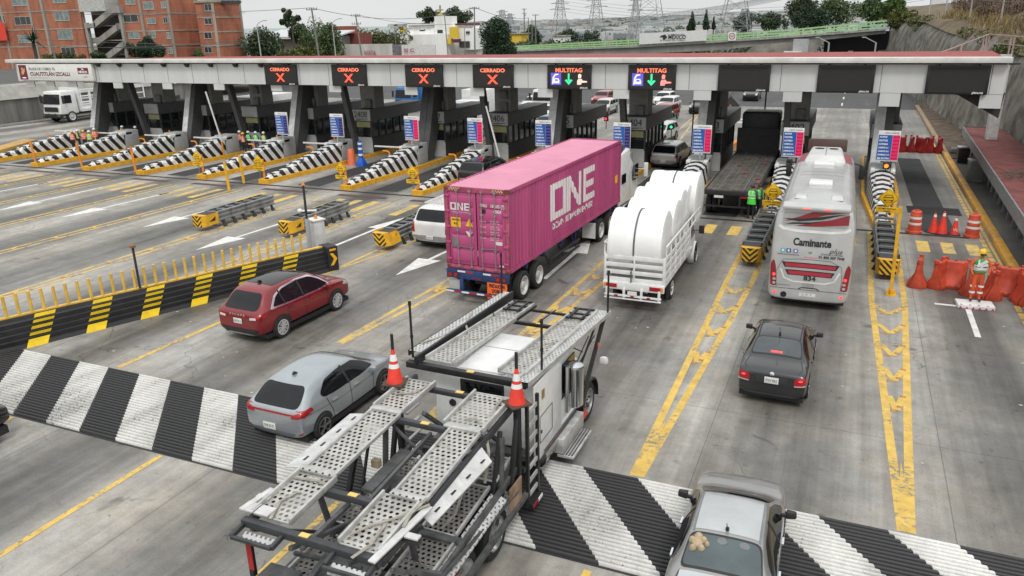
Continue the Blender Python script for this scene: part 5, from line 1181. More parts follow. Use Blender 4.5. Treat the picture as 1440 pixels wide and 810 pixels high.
def sedan(name, lab, loc, rz, paint, roofm, glass, kind=0, lit=True):
    t = thing(name, lab, 'car', loc, rz); Wd = 1.72
    st = [(-2.2, .42, .84, .88, 0, 0, .86), (-2.15, .28, .93, .97, 0, 0, .94), (-2.0, .24, .98, 1.035, 0, 0, .98), (-1.62, .23, .975, 1.055, 0, 0, .99), (-1.45, .22, .965, 1.09, 1, .66, 1.0), (-1.12, .22, .95, 1.28, 1, .60, 1.0), (-.82, .22, .94, 1.41, 1, .575, 1.0), (-.6, .22, .93, 1.45, 1, .57, 1.0),
          (-.1, .22, .92, 1.475, 1, .57, 1.0), (.35, .22, .91, 1.43, 1, .57, 1.0), (.8, .22, .9, 1.22, 1, .62, 1.0), (1.18, .22, .91, 1.0, 1, .7, .99), (1.38, .22, .91, .96, 0, 0, .98), (1.8, .22, .85, .89, 0, 0, .945), (2.1, .25, .74, .8, 0, 0, .86), (2.2, .34, .62, .68, 0, 0, .74)]
    S = Shell(st, Wd, paint, t)
    S.patch('rear_window_seal', [(-.64, -1.42), (.64, -1.42), (.56, -.82), (-.56, -.82)], 't', BLKPL, off=.005, round_=2)
    S.patch('rear_window', [(-.61, -1.38), (.61, -1.38), (.53, -.86), (-.53, -.86)], 't', glass, off=.009, round_=2)
    S.patch('windshield', [(-.56, .44), (.56, .44), (.66, 1.12), (-.66, 1.12)], 't', GLASS, round_=2)
    if roofm: S.patch('roof_panel', [(-.5, -.76), (.5, -.76), (.5, .36), (-.5, .36)], 't', roofm, off=.005)
    for x in (-.52, .52): S.line('roof_gutter', [(x, -.8), (x, .4)], 't', BLKPL if not roofm else mat('gutter_grey', (.2, .21, .22), .5), w=.03, off=.007)
    S.both('patch', 'side_window', [(-1.18, .98), (-1.05, 1.16), (-.7, 1.335), (-.1, 1.365), (.3, 1.34), (.68, 1.18), (.98, .985), (.4, .96), (-.7, .965)], GLASS, off=.008, round_=1)
    S.both('line', 'window_pillar', [(-.12, .96), (-.18, 1.38)], BLKPL, w=.07, off=.012)
    for s in 'rl':
        for y in (-1.25, 1.3): S.patch('wheel_arch', [(y + cos(a) * .37, .32 + sin(a) * .37) for a in [2 * pi * k / 24 for k in range(24)]], s, BLKPL, off=.008)
        S.line('door_gap', [(-.95, .97), (-.88, .6), (-.8, .3)], s, BLACK, w=.019); S.line('door_gap', [(-.12, .93), (-.1, .3)], s, BLACK, w=.019); S.line('door_gap', [(.88, .9), (.85, .3)], s, BLACK, w=.019)
        for y in (-.78, .15): 
            q = S.hit(y, .83, s)[0]; MB().bar(q + Vector((.02 if s == 'r' else -.02, -.1, 0)), q + Vector((.02 if s == 'r' else -.02, .1, 0)), .035, .035).build('door_handle', paint if not kind else CHROME, t)
    S.line('boot_gap', [(-.62, -1.46), (-.7, -1.9), (-.62, -2.12)], 't', BLACK, w=.018); S.line('boot_gap', [(.62, -1.46), (.7, -1.9), (.62, -2.12)], 't', BLACK, w=.018)
    S.patch('plate_recess', [(-.36, .70), (.36, .70), (.4, .86), (-.4, .86)], 'b', mat('recess_dark', (.045, .047, .05), .4, .2), off=.004)
    S.line('bumper_gap', [(-.8, .62), (.8, .62)], 'b', BLACK, w=.014); S.line('bumper_trim', [(-.76, .36), (.76, .36)], 'b', mat('bumper_line', (.11, .11, .12), .3, .4), w=.03)
    for s in (-1, 1):
        S.patch('tail_lamp', [(s * .52, .68), (s * .82, .70), (s * .84, .90), (s * .54, .89)], 'b', REDP, off=.012, round_=1)
        if lit: S.patch('brake_light', [(s * .6, .79), (s * .76, .80), (s * .76, .87), (s * .6, .86)], 'b', REDLIT, off=.02, round_=2)
        S.patch('clear_lamp', [(s * .54, .66), (s * .8, .68), (s * .8, .71), (s * .54, .69)], 'b', mat('clear_lens2', (.45, .4, .38), .2), off=.017)
    if lit: S.patch('high_brake_light', [(-.14, -1.34), (.14, -1.34), (.14, -1.29), (-.14, -1.29)], 't', REDLIT, off=.014)
    plate(S, t, 0, .765, -2.225, 'PXV 862' if not kind else 'MKR 41 3', .34)
    MB().lathe((0, -2.2, .93), (0, -1, .3), [(.055, 0), (.055, .02), (0, .03)], 16).build('badge', CHROME, t)
    b = MB().cyl((0, -.72, 1.44), (0, -.72, 1.49), .03, n=8); b.cyl((0, -.72, 1.48), (0, -.95, 1.72), .008, n=5); b.build('aerial', BLACK, t)
    mirrors(S, .74, .95, .84, BLKPL if kind else BLACK, t)
    for s in (-1, 1):
        for y in (-1.25, 1.3): wheel(t, s * .865, y, .315, .2, s, spokes=7)
    MB().box(-.78, .78, -2, 2, .16, .3).build('underbody', BLACK, t)
    return t, S
P_BLK = car_paint('charcoal_metallic_paint', (.03, .032, .034), .5, .3)
sedan('sedan', 'black sedan with lit brake lights driving towards the bus', (-1.1, 20.8, 0), R(-.5), P_BLK, None, GLASS2)
P_GRY = car_paint('warm_grey_metallic_paint', (.30, .295, .285), .6, .32)
ROOFP = car_paint('pale_roof', (.47, .485, .495), .5, .35)  # roof patch coloured paler than the body
tg, Sg = sedan('sedan', 'grey sedan with pale roof crossing the rumble strip at the bottom edge', (-1.13, 11.75, 0.04), R(1.5), P_GRY, ROOFP, mat('clear_tinted_glass', (.06, .085, .092), .1, dirt=.35, scale=1.2, spec=.8), 1, False)
Sg.patch('boot_lid', [(-.6, -2.1), (.6, -2.1), (.62, -1.47), (-.62, -1.47)], 't', car_paint('pale_boot', (.5, .52, .54), .5, .35), off=.005)  # boot patch coloured paler than the body
b = MB()
for dx, dy, rr in ((0, 0, .1), (.09, .05, .06), (-.09, .04, .06), (.07, -.08, .06), (-.06, -.09, .06), (.0, .1, .075), (.15, -.01, .045)):
    q = Sg.hit(-.42 + dx, -1.02 + dy, 't')[0]
    b.lathe(q, (0, -.5, 1), [(rr, 0), (rr * .8, .05), (rr * .3, .08), (0, .085)], 12)
plush = b.build('soft_toy', mat('beige_plush', (.5, .39, .25), .95, dirt=.3, bump=.6, bscale=60), None, smooth=True)
plush.matrix_world = tg.matrix_basis.copy(); tag(plush, 'small beige soft toy behind the rear window of the grey sedan', 'soft toy')
for x, z in ((.3, 0), (-.05, 0)):
    Sg.patch('headrest', [(x - .1, -1.0), (x + .1, -1.0), (x + .09, -.86), (x - .09, -.86)], 't', mat('headrest_grey', (.16, .17, .18), .7), off=.012, round_=2)

def simple_suv(name, lab, loc, rz, paint, cat='car', h=1.8, w=1.95, grp=None, front=False, lift=0., glass=GLASS):
    """boxier suv; front=True adds grille and lamps on +y end"""
    t = thing(name, lab, cat, loc, rz, grp); k = h / 1.8
    st = [(-2.45, .45, .98 * k, 1.03 * k, 0, 0, .88), (-2.42, .36, 1.08 * k, 1.14 * k, 0, 0, .95), (-2.34, .32, 1.12 * k, 1.24 * k, 1, .80, .98), (-2.12, .3, 1.12 * k, 1.68 * k, 1, .74, 1.), (-1.95, .3, 1.11 * k, 1.78 * k, 1, .73, 1.), (-1., .3, 1.1 * k, 1.81 * k, 1, .73, 1.), (.1, .3, 1.08 * k, 1.8 * k, 1, .72, 1.), (.5, .3, 1.08 * k, 1.74 * k, 1, .71, 1.),
          (.95, .3, 1.08 * k, 1.42 * k, 1, .76, 1.), (1.3, .3, 1.1 * k, 1.16 * k, 0, 0, .99), (1.9, .3, 1.05 * k, 1.1 * k, 0, 0, .96), (2.3, .33, .95 * k, 1.0 * k, 0, 0, .92), (2.42, .42, .8 * k, .86 * k, 0, 0, .84)]
    S = Shell(st, w, paint, t)
    S.patch('rear_window', [(-.76, 1.2 * k), (.76, 1.2 * k), (.68, 1.66 * k), (-.68, 1.66 * k)], 'b', glass, round_=2)
    S.patch('windshield', [(-.7, .55), (.7, .55), (.76, 1.18), (-.76, 1.18)], 't', GLASS, round_=2)
    S.both('patch', 'side_window', [(-2.1, 1.2 * k), (-1.95, 1.6 * k), (.35, 1.62 * k), (.95, 1.2 * k), (.2, 1.17 * k)], GLASS, off=.008, round_=1)
    S.both('line', 'window_pillar', [(-.15, 1.15 * k), (-.15, 1.68 * k)], paint, w=.08, off=.012); S.both('line', 'window_pillar', [(-1.25, 1.15 * k), (-1.3, 1.68 * k)], paint, w=.1, off=.012)
    for s in 'rl':
        for y in (-1.5, 1.5): S.patch('wheel_arch', [(y + cos(a) * .44, .38 + sin(a) * .44) for a in [2 * pi * q / 20 for q in range(20)]], s, BLKPL, off=.008)
        S.line('door_gap', [(-.2, 1.05 * k), (-.18, .4)], s, BLACK, w=.014); S.line('door_gap', [(.85, 1.05 * k), (.8, .4)], s, BLACK, w=.014)
    S.patch('rear_bumper', [(-.86, .42), (.86, .42), (.88, .62), (-.88, .62)], 'b', mat('bumper_silver', (.35, .35, .34), .4, .4), off=.01)
    for s in (-1, 1): S.patch('tail_lamp', [(s * .76, .75), (s * .9, .75), (s * .9, 1.18 * k), (s * .78, 1.15 * k)], 'b', REDP, off=.012)
    plate(S, t, 0, .55, -2.48, 'LXA 21')
    if front:
        S.patch('grille', [(-.5, .5), (.5, .5), (.55, .82 * k), (-.55, .82 * k)], 'f', BLKPL, off=.01); 
        for s in (-1, 1): S.patch('headlamp', [(s * .55, .7), (s * .8, .72), (s * .82, .9), (s * .58, .88)], 'f', mat('head_lens', (.6, .6, .6), .1, .3), off=.012)
    mirrors(S, .9, 1.1 * k, w / 2, paint, t)
    for s in (-1, 1):
        for y in (-1.5, 1.5): wheel(t, s * (w / 2 + .01), y, .38, .24, s, spokes=7)
    MB().box(-.88, .88, -2.2, 2.2, .2, .4).build('underbody', BLACK, t)
    return t, S
PW = car_paint('white_car_paint', (.68, .68, .67), 0., .3, .6)
tw, Sw = simple_suv('suv', 'white suv with tinted rear window left of the pink container', (-16.35, 31.0, 0), R(-1), PW, h=1.86, w=1.98)
b = MB()
for k in range(7): b.box(-.6 + k * .18, -.56 + k * .18, -1.6, .2, 1.86, 1.9)
for x in (-.62, .62): b.box(x - .02, x + .02, -1.7, .3, 1.88, 1.93)
b.build('roof_rack', WHITE, tw)
PSIL = car_paint('silver_car_paint', (.62, .61, .59), .5, .33)
simple_suv('suv', 'silver grey suv passing the toll booth beyond the white truck', (-11.1, 53.3, 0), R(-2), PSIL, h=1.62, w=1.86)
PBK = car_paint('black_car_paint', (.012, .012, .013), .3, .2)
tk, Sk = simple_suv('car', 'glossy black car between the striped island and the pink container', (-20.6, 43.6, 0), R(-1), PBK, h=1.6, w=1.84)
tb, Sb = simple_suv('car', 'front corner of a black car entering at the left edge of the photo', (-18.85, 8.15, 0), R(-2), PBK, h=1.6, w=1.84)

cols_ = [('white', PW), ('silver', PSIL), ('dark grey', P_BLK), ('red', car_paint('far_red_paint', (.3, .015, .02), .3, .3)), ('teal', car_paint('far_teal_paint', (.12, .26, .26), .3, .3)), ('blue', car_paint('far_blue_paint', (.03, .09, .25), .3, .3))]
protos = {}
def far_car(ci, x, y, rz, lab, grp='cars queuing beyond the booths'):
    nm, pm = cols_[ci]
    if ci not in protos:
        tt, S_ = simple_suv('queuing_car', lab, (x, y, 0), rz, pm, h=1.62, w=1.84, grp=grp, front=True); protos[ci] = tt; return tt
    o = copy_tree(protos[ci]); o.location = (x, y, 0); o.rotation_euler = (0, 0, rz); o['label'] = lab; o['group'] = grp or 'cars queuing beyond the booths'
    return o
names = ['white', 'silver', 'dark grey', 'red', 'teal', 'blue']
q = [(1, -14.2, 63, 175, 'silver car just beyond booth 2405 facing the camera'), (4, -15.9, 70, 176, 'teal car beyond booth 2404 facing the camera'), (3, -17.2, 78, 176, 'red car queuing beyond booth 2404'), (0, -18.6, 86, 178, 'white car behind the red car beyond booth 2404'), (2, -15, 86, 178, 'dark grey car behind the red and white cars'),
     (4, -25.0, 66, 178, 'teal car seen between booths 2406 and 2405'), (0, -28.4, 75, 178, 'white car seen between booths 2406 and 2405, farther one'), (1, -24.6, 82, 180, 'silver car behind the teal one beyond booth 2406'), (5, -31.5, 70, 178, 'blue car seen just left of booth 2406'), (0, -30.6, 60.5, 178, 'white car seen just left of booth 2407'),
     (1, -35.8, 60.5, 180, 'silver car seen just left of booth 2408'), (4, -37.2, 72, 180, 'teal windowed car beyond booth 2408'), (0, -41.8, 58, 180, 'white car in the lane left of the second price board'), (2, -42.3, 66, 180, 'dark grey car beyond the leftmost price board'), (0, -47.5, 70, 180, 'white car far behind the four workers'), (0, -20.4, 92, 180, 'white car farthest in the queue, centre'), (2, -11.6, 101.5, 181, 'dark suv driving alone on the road beyond the canopy'), (0, -33.6, 84, 180, 'white car far behind booth 2407'), (3, -27.8, 92, 180, 'red car far behind booth 2406')]
for ci, x, y, a, lab in q: far_car(ci, x, y, R(a), lab)
for k_, (ci, x, y, nm_) in enumerate(((1, -52.5, 63, 'silver car in the third lane from the left beyond the booths'), (2, -57.8, 61, 'dark grey car in the second lane from the left'), (0, -52.8, 73, 'white car behind the silver one in the third lane from the left'), (3, -47.2, 59.5, 'red car just beyond the booths behind the four workers'), (0, -58.5, 72, 'white car far back in the second lane from the left'), (5, -63.5, 66, 'blue car in the leftmost lane beyond the booths'), (1, -22.0, 61, 'silver car just behind the glossy black car'), (2, -36.6, 82, 'dark grey car far back beyond booth 2408'))): far_car(ci, x, y, R(180 + k_ % 3 - 1), nm_)
o = far_car(3, -93.5, 58.5, R(-6), 'red hatchback on the upper road behind the left retaining wall', None); o.location.z = 3.9; del o['group']
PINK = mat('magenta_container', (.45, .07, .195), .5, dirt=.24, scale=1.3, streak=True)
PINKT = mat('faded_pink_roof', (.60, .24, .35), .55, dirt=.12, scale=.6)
RUST = mat('rusty_edge', (.2, .06, .035), .85, dirt=.5, scale=9)
CY, CL = 22.9, 12.19
yawc = R(-2.0)
cx = -10.1 - 1.22
t = thing('shipping_container', 'pink forty foot shipping container with large white letters riding on a trailer', 'shipping container', (cx, CY, 1.25), yawc)
H_, W2 = 2.9, 1.219
per = .278; dep = .036
def corr(y):
    f = ((y - .2) / per) % 1.
    return 0 if f < .36 else (-dep * (f - .36) / .14 if f < .5 else (-dep if f < .86 else -dep * (1 - (f - .86) / .14)))
def cbreaks(y0, y1):
    out = {y0, y1}; k = 0
    while .2 + k * per < CL:
        for f in (0, .36, .5, .86):
            y = .2 + (k + f) * per
            if y0 < y < y1: out.add(y)
        k += 1
    return sorted(out)
def cquad(b, y0, y1, zt0, zt1, zb0, zb1, off=0., s=1):
    br = cbreaks(y0, y1)
    for a, c in zip(br, br[1:]):
        fa, fc = (a - y0) / (y1 - y0), (c - y0) / (y1 - y0)
        xa, xc = W2 - .03 + corr(a + 1e-5) + off, W2 - .03 + corr(c - 1e-5) + off
        b.face([(s * xa, a, zb0 + (zb1 - zb0) * fa), (s * xc, c, zb0 + (zb1 - zb0) * fc), (s * xc, c, zt0 + (zt1 - zt0) * fc), (s * xa, a, zt0 + (zt1 - zt0) * fa)])
for s in (1, -1):
    b = MB(); cquad(b, .15, CL - .12, H_ - .1, H_ - .1, .14, .14, 0, s); b.build('side_wall', PINK, t)
rb = MB()   # corrugated roof
br = cbreaks(.15, CL - .12)
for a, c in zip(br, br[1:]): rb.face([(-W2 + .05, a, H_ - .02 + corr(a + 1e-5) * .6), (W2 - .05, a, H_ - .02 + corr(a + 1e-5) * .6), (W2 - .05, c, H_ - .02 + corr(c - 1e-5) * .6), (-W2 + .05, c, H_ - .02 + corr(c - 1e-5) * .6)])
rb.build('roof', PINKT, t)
b = MB()
for s in (-1, 1):
    b.box(s * W2 - .03 if s > 0 else -W2, s * W2 if s > 0 else -W2 + .03, .1, CL - .1, 0, .15); b.box(W2 - .05 if s > 0 else -W2, W2 if s > 0 else -W2 + .05, .1, CL - .1, H_ - .11, H_)
b.split('side_rail', PINK, t)
b = MB(); b.box(-W2, W2, CL - .12, CL, 0, .15); b.box(-W2, W2, CL - .12, CL, H_ - .1, H_); b.box(-W2 + .05, W2 - .05, CL - .1, CL - .06, .1, H_ - .05)
for s in (-1, 1): b.box(s * W2 - (.16 if s > 0 else 0), s * W2 + (.0 if s > 0 else .16), CL - .14, CL, 0, H_)
b.build('front_end', PINK, t)
b = MB(); b.box(-W2, W2, 0, .1, 0, .16); b.box(-W2, W2, 0, .1, H_ - .16, H_)
for s in (-1, 1): b.box(W2 - .14 if s > 0 else -W2, W2 if s > 0 else -W2 + .14, 0, .12, .16, H_ - .16)
b.build('door_frame', mat('worn_pink_frame', (.36, .06, .12), .6, dirt=.45, scale=6), t, bevel=.01)
b = MB()
for s in (-1, 1):
    for z in (0, H_ - .12):
        for y in (0, CL - .16): b.box((W2 - .17 if s > 0 else -W2) - .003, (W2 if s > 0 else -W2 + .17) + .003, y - .004, y + .164, z - .003, z + .123)
b.split('corner_casting', RUST, t, bevel=.012)
HAZ = stripes('hazard_tape', (.75, .6, .3), (.12, .03, .02), 1, 0, 1, .1, .5)
b = MB()
for x0, x1 in ((-W2 + .2, -W2 + .6), (W2 - .62, W2 - .2)): b.box(x0, x1, -.006, .1, H_ - .1, H_ - .02)
b.split('hazard_tape', HAZ, t)
for s in (-1, 1):
    x0, x1 = (.02, W2 - .15) if s > 0 else (-W2 + .15, -.02)
    d = MB(); d.box(x0, x1, .03, .06, .17, H_ - .17)
    z = .3
    for h_ in (.5, .5, .5, .5, .42):
        d.hexa([(x0 + .12, .0, z), (x1 - .12, .0, z), (x1 - .08, .031, z), (x0 + .08, .031, z)], [(x0 + .12, .0, z + h_ - .14), (x1 - .12, .0, z + h_ - .14), (x1 - .08, .031, z + h_ - .08), (x0 + .08, .031, z + h_ - .08)]); z += .49
    door = d.build('door', PINK, t, bevel=.008)
    hn = MB()
    for z in (.35, .95, 1.5, 2.05, 2.6): hn.box(*( (W2 - .2, W2 - .02) if s > 0 else (-W2 + .02, -W2 + .2)), -.02, .02, z - .04, z + .04)
    hn.split('hinge', PINK, door, bevel=.008)
    for xr in (.22, .72):
        x = s * xr
        bar_ = MB().cyl((x, -.03, .08), (x, -.03, H_ - .06), .018, n=10)
        for z in (.12, .8, 1.4, 2.0, H_ - .12): bar_.box(x - .05, x + .05, -.04, .02, z - .03, z + .03)
        bar_.build('locking_bar', mat('locking_bar_metal', (.38, .3, .32), .5, .4, dirt=.3), door, smooth=True, ang=40)
    MB().bar((s * .2, -.06, .82), (s * .85, -.06, .86), .02, .03).build('door_handle', STEEL, door)
PW_ = mat('container_white', (.72, .66, .66), .55, dirt=.12)
b = MB(); z0, z1 = .98, 2.38; y0 = 3.35; th = .3
def lett(y0, w, kind, b, z0, z1, th, tv):
    q = lambda a, c, t0, t1, b0, b1: cquad(b, y0 + a, y0 + c, t0, t1, b0, b1, .004)
    if kind == 'O': q(0, tv, z1, z1, z0, z0); q(w - tv, w, z1, z1, z0, z0); q(tv, w - tv, z1, z1, z1 - th, z1 - th); q(tv, w - tv, z0 + th, z0 + th, z0, z0)
    if kind == 'N': q(0, tv, z1, z1, z0, z0); q(w - tv, w, z1, z1, z0, z0); q(tv, w - tv, z1, z0 + th * 1.5, z1 - th * 1.5, z0)
    if kind == 'E': q(0, tv, z1, z1, z0, z0); q(tv, w, z1, z1, z1 - th, z1 - th); q(tv, w, z0 + th, z0 + th, z0, z0); q(tv, w * .94, (z0 + z1 + th) / 2, (z0 + z1 + th) / 2, (z0 + z1 - th) / 2, (z0 + z1 - th) / 2)
lett(3.75, 1.55, 'O', b, z0, z1, .26, .36); lett(5.42, 1.6, 'N', b, z0, z1, .3, .34); lett(7.2, 1.4, 'E', b, z0, z1, .27, .36)
b.build('big_lettering', PW_, t)
me = text_mesh('OCEAN NETWORK EXPRESS', .3, .012); xs = [v.co.x for v in me.vertices]; sx = 4.6 / (max(xs) - min(xs))
bm = bmesh.new(); bm.from_mesh(me)
for v in bm.verts: v.co.x = v.co.x * sx + 6.15
for yb_ in cbreaks(3.7, 8.7): 
    g_ = bm.verts[:] + bm.edges[:] + bm.faces[:]; bmesh.ops.bisect_plane(bm, geom=g_, plane_co=(yb_, 0, 0), plane_no=(1, 0, 0), dist=1e-5)
for v in bm.verts: v.co = Vector((W2 - .03 + corr(v.co.x) + .005, v.co.x, v.co.y * 1.1 + .72))
bm.to_mesh(me); bm.free(); meshobj('small_lettering', me, t, PW_)
b = MB(); cquad(b, 11.55, 11.85, 1.35, 1.35, 1.0, 1.0, .006); b.build('yellow_label', YELSIGN, t)
b = MB()
def fl(b, x0, w, kind, z0, z1, th, tv, y=-.012):
    q = lambda a, c, t0, t1, b0, b1: b.face([(x0 + a, y, b0), (x0 + c, y, b1), (x0 + c, y, t1), (x0 + a, y, t0)])
    if kind == 'O': q(0, tv, z1, z1, z0, z0); q(w - tv, w, z1, z1, z0, z0); q(tv, w - tv, z1, z1, z1 - th, z1 - th); q(tv, w - tv, z0 + th, z0 + th, z0, z0)
    if kind == 'N': q(0, tv, z1, z1, z0, z0); q(w - tv, w, z1, z1, z0, z0); q(tv, w - tv, z1, z0 + th * 1.5, z1 - th * 1.5, z0)
    if kind == 'E': q(0, tv, z1, z1, z0, z0); q(tv, w, z1, z1, z1 - th, z1 - th); q(tv, w, z0 + th, z0 + th, z0, z0); q(tv, w * .94, (z0 + z1 + th) / 2, (z0 + z1 + th) / 2, (z0 + z1 - th) / 2, (z0 + z1 - th) / 2)
fl(b, -.98, .23, 'O', 2.1, 2.36, .05, .06); fl(b, -.71, .23, 'N', 2.1, 2.36, .05, .06); fl(b, -.44, .22, 'E', 2.1, 2.36, .05, .06); b.build('door_lettering', PW_, t)
text('OCEAN NETWORK EXPRESS', (-.6, -.012, 2.03), .06, PW_, t, width=.72)
text('FFAU', (.3, -.012, 2.33), .15, PW_, t, width=.26, bold=.006); text('184205 [7]', (.82, -.012, 2.33), .15, PW_, t, width=.5, bold=.004); text('45G1', (.82, -.012, 2.15), .14, PW_, t, bold=.006)
MB().cyl((.3, -.013, 2.13), (.3, -.006, 2.13), .08, n=18).build('round_mark', INK, t)
for k, (a_, c_) in enumerate((('MAX.GR.', '32,500 KG 71,650 LB'), ('TARE', '3,700 KG 8,160 LB'), ('NET', '28,800 KG 63,490 LB'), ('CU.CAP.', '76.4 CU.M 2,698 CU.FT'))):
    z = 1.78 - k * .19; text(a_, (.14, -.012, z), .075, PW_, t, align='LEFT', width=.24); text(c_[:len(c_) // 2], (.52, -.012, z + .03), .07, PW_, t, align='LEFT', width=.34); text(c_[len(c_) // 2:], (.52, -.012, z - .045), .07, PW_, t, align='LEFT', width=.34)
MB().face([(.72, -.012, 1.0), (.98, -.012, 1.0), (.98, -.012, 1.12), (.72, -.012, 1.12)]).build('white_label', PW_, t); MB().face([(.85, -.012, .24), (1.02, -.012, .24), (1.02, -.012, .3), (.85, -.012, .3)]).build('white_label', PW_, t)
lb = MB().face([(-.98, -.012, 1.5), (-.6, -.012, 1.5), (-.6, -.012, 1.84), (-.98, -.012, 1.84)]).build('yellow_label', YELSIGN, t); text('CAUTION', (-.79, -.018, 1.76), .07, INK, lb, width=.3, bold=.004); text('9\'6"', (-.79, -.018, 1.62), .1, INK, lb, bold=.004)
MB().face([(-.42, -.013, 1.56), (-.12, -.013, 1.56), (-.27, -.013, 1.83)]).build('warning_triangle', YELSIGN, t); MB().face([(-.42, -.013, 1.38), (-.14, -.013, 1.38), (-.28, -.013, 1.18)]).build('white_triangle', PW_, t)
MB().face([(-.97, -.013, .78), (-.74, -.013, .78), (-.74, -.013, 1.12), (-.97, -.013, 1.12)]).build('data_plate', STEEL, t)

BLUE = mat('navy_chassis_paint', (.02, .05, .16), .5, dirt=.35)
tr = thing('container_lorry', 'white tractor unit with a blue chassis trailer carrying the pink container', 'lorry', (cx, CY, 0), yawc)
b = MB()
for s in (-1, 1): b.box(s * .5 - .08, s * .5 + .08, .1, 12.2, .8, 1.15)
for y in (.15, 1.6, 3.2, 5, 7, 9, 11, 12.0): b.box(-1.15, 1.15, y - .06, y + .06, 1.02, 1.2)
b.build('chassis', BLUE, tr, bevel=.01)
MB().box(-1.2, 1.2, -.1, .05, .92, 1.24).build('rear_crossmember', BLUE, tr, bevel=.01)
b = MB()
for s in (-1, 1): b.box(s * .62 - .07, s * .62 + .07, -.1, .05, .45, .92)
b.box(-1.2, 1.2, -.16, -.06, .4, .5); b.build('bumper', BLUE, tr, bevel=.01)
rd = MB(); wd_ = MB()
for k in range(8):
    (rd if k % 2 else wd_).box(-1.19 + k * .3, -.9 + k * .3, -.166, -.161, .42, .48)
for k, x in enumerate((-.75, .25)): wd_.box(x, x + .3, -.106, -.101, 1.16, 1.22); rd.box(x + .3, x + .6, -.106, -.101, 1.16, 1.22)
rd.split('red_reflector', mat('red_reflector', (.45, .02, .02), .3), tr); wd_.split('white_reflector', REFL, tr)
for x in (-1.05, -.82, .82, 1.05): 
    q = MB().cyl((x, -.11, 1.05), (x, -.1, 1.05), .1, n=16).build('lamp_housing', BLKPL, tr); MB().cyl((x, -.125, 1.05), (x, -.11, 1.05), .075, n=16).build('lens', REDP, q)
for x in (-.12, 0, .12): MB().cyl((x, -.12, 1.0), (x, -.1, 1.0), .03, n=10).build('marker_lamp', REDP, tr)
MB().box(-1.15, -.6, -.02, 0, .45, .85).build('mud_flap', mat('pale_flap', (.42, .42, .41), .7), tr); MB().box(.95, 1.15, 1.0, 1.05, .35, .9).build('mud_flap', BLKPL, tr)
bn = MB().box(.42, 1.18, -.15, -.13, .34, .93).build('orange_banner', mat('banner_orange', (.85, .14, .02), .6, dirt=.15), tr)
for k, s_ in enumerate(('PRECAUCION', 'DOBLE', 'SEMIREMOLQUE')): text(s_, (.8, -.156, .82 - k * .18), .17, INK, bn, width=(.6, .4, .7)[k], bold=.008)
for y in (1.15, 2.5): 
    for s in (-1, 1): wheel(tr, s * 1.24, y, .52, .26, s, rimm=mat('white_rim', (.6, .6, .58), .5, .1, dirt=.2), style='dual')
    MB().cyl((-1, y, .52), (1, y, .52), .08, n=10).build('axle', BLKPL, tr)
MB().box(-.45, .45, .6, 3.1, .55, .8).build('suspension', BLKPL, tr)
for s in (-1, 1):
    g_ = MB(); g_.bar((s * .55, 7.9, 1.0), (s * .55, 7.9, .35), .12); g_.box(s * .55 - .15, s * .55 + .15, 7.75, 8.05, .3, .36); g_.build('landing_leg', BLUE, tr)
    sg = MB(); 
    for z in (.5, .8): sg.bar((s * 1.2, 3.6, z), (s * 1.2, 6.8, z), .04, .09)
    for y in (3.8, 5.2, 6.6): sg.bar((s * 1.15, y, .45), (s * .8, y, 1.1), .05)
    sg.build('side_guard', DARK, tr)
TW = mat('lorry_white', (.70, .70, .69), .35, dirt=.14, coat=.3)
b = MB()
for s in (-1, 1): b.box(s * .42 - .05, s * .42 + .05, 8.8, 17.2, .62, .95)
b.box(-.6, .6, 9.6, 11.6, .95, 1.1); b.build('tractor_frame', BLKPL, tr)
for y in (9.5, 10.85):
    for s in (-1, 1): wheel(tr, s * 1.24, y, .52, .27, s, rimm=mat('white_rim', (.6, .6, .58)), style='dual')
for s in (-1, 1):
    wheel(tr, s * 1.18, 16.2, .52, .3, s, rimm=RIM, style='steel'); MB().box(s * .9 - .3, s * .9 + .3, 8.75, 8.8, .3, 1.0).build('quarter_fender', TW, tr)
MB().hexa([(-1.15, 12.2, .95), (1.15, 12.2, .95), (1.2, 14.3, .95), (-1.2, 14.3, .95)], [(-1.1, 12.25, 3.35), (1.1, 12.25, 3.35), (1.12, 14.0, 3.55), (-1.12, 14.0, 3.55)]).build('sleeper', TW, tr, bevel=.12)
MB().hexa([(-1.15, 14.25, .9), (1.15, 14.25, .9), (1.1, 15.8, .9), (-1.1, 15.8, .9)], [(-1.08, 14.0, 3.2), (1.08, 14.0, 3.2), (.98, 14.9, 2.75), (-.98, 14.9, 2.75)]).build('cab', TW, tr, bevel=.08)
MB().hexa([(-1.08, 12.6, 3.2), (1.08, 12.6, 3.2), (1.05, 14.9, 2.7), (-1.05, 14.9, 2.7)], [(-.9, 12.7, 3.95), (.9, 12.7, 3.95), (.85, 13.6, 3.8), (-.85, 13.6, 3.8)]).build('roof_fairing', mat('dark_fairing', (.05, .06, .07), .3), tr, bevel=.1)
MB().hexa([(-.75, 15.7, .8), (.75, 15.7, .8), (.6, 17.4, .75), (-.6, 17.4, .75)], [(-.72, 15.5, 2.0), (.72, 15.5, 2.0), (.5, 17.3, 1.6), (-.5, 17.3, 1.6)]).build('hood', TW, tr, bevel=.1)
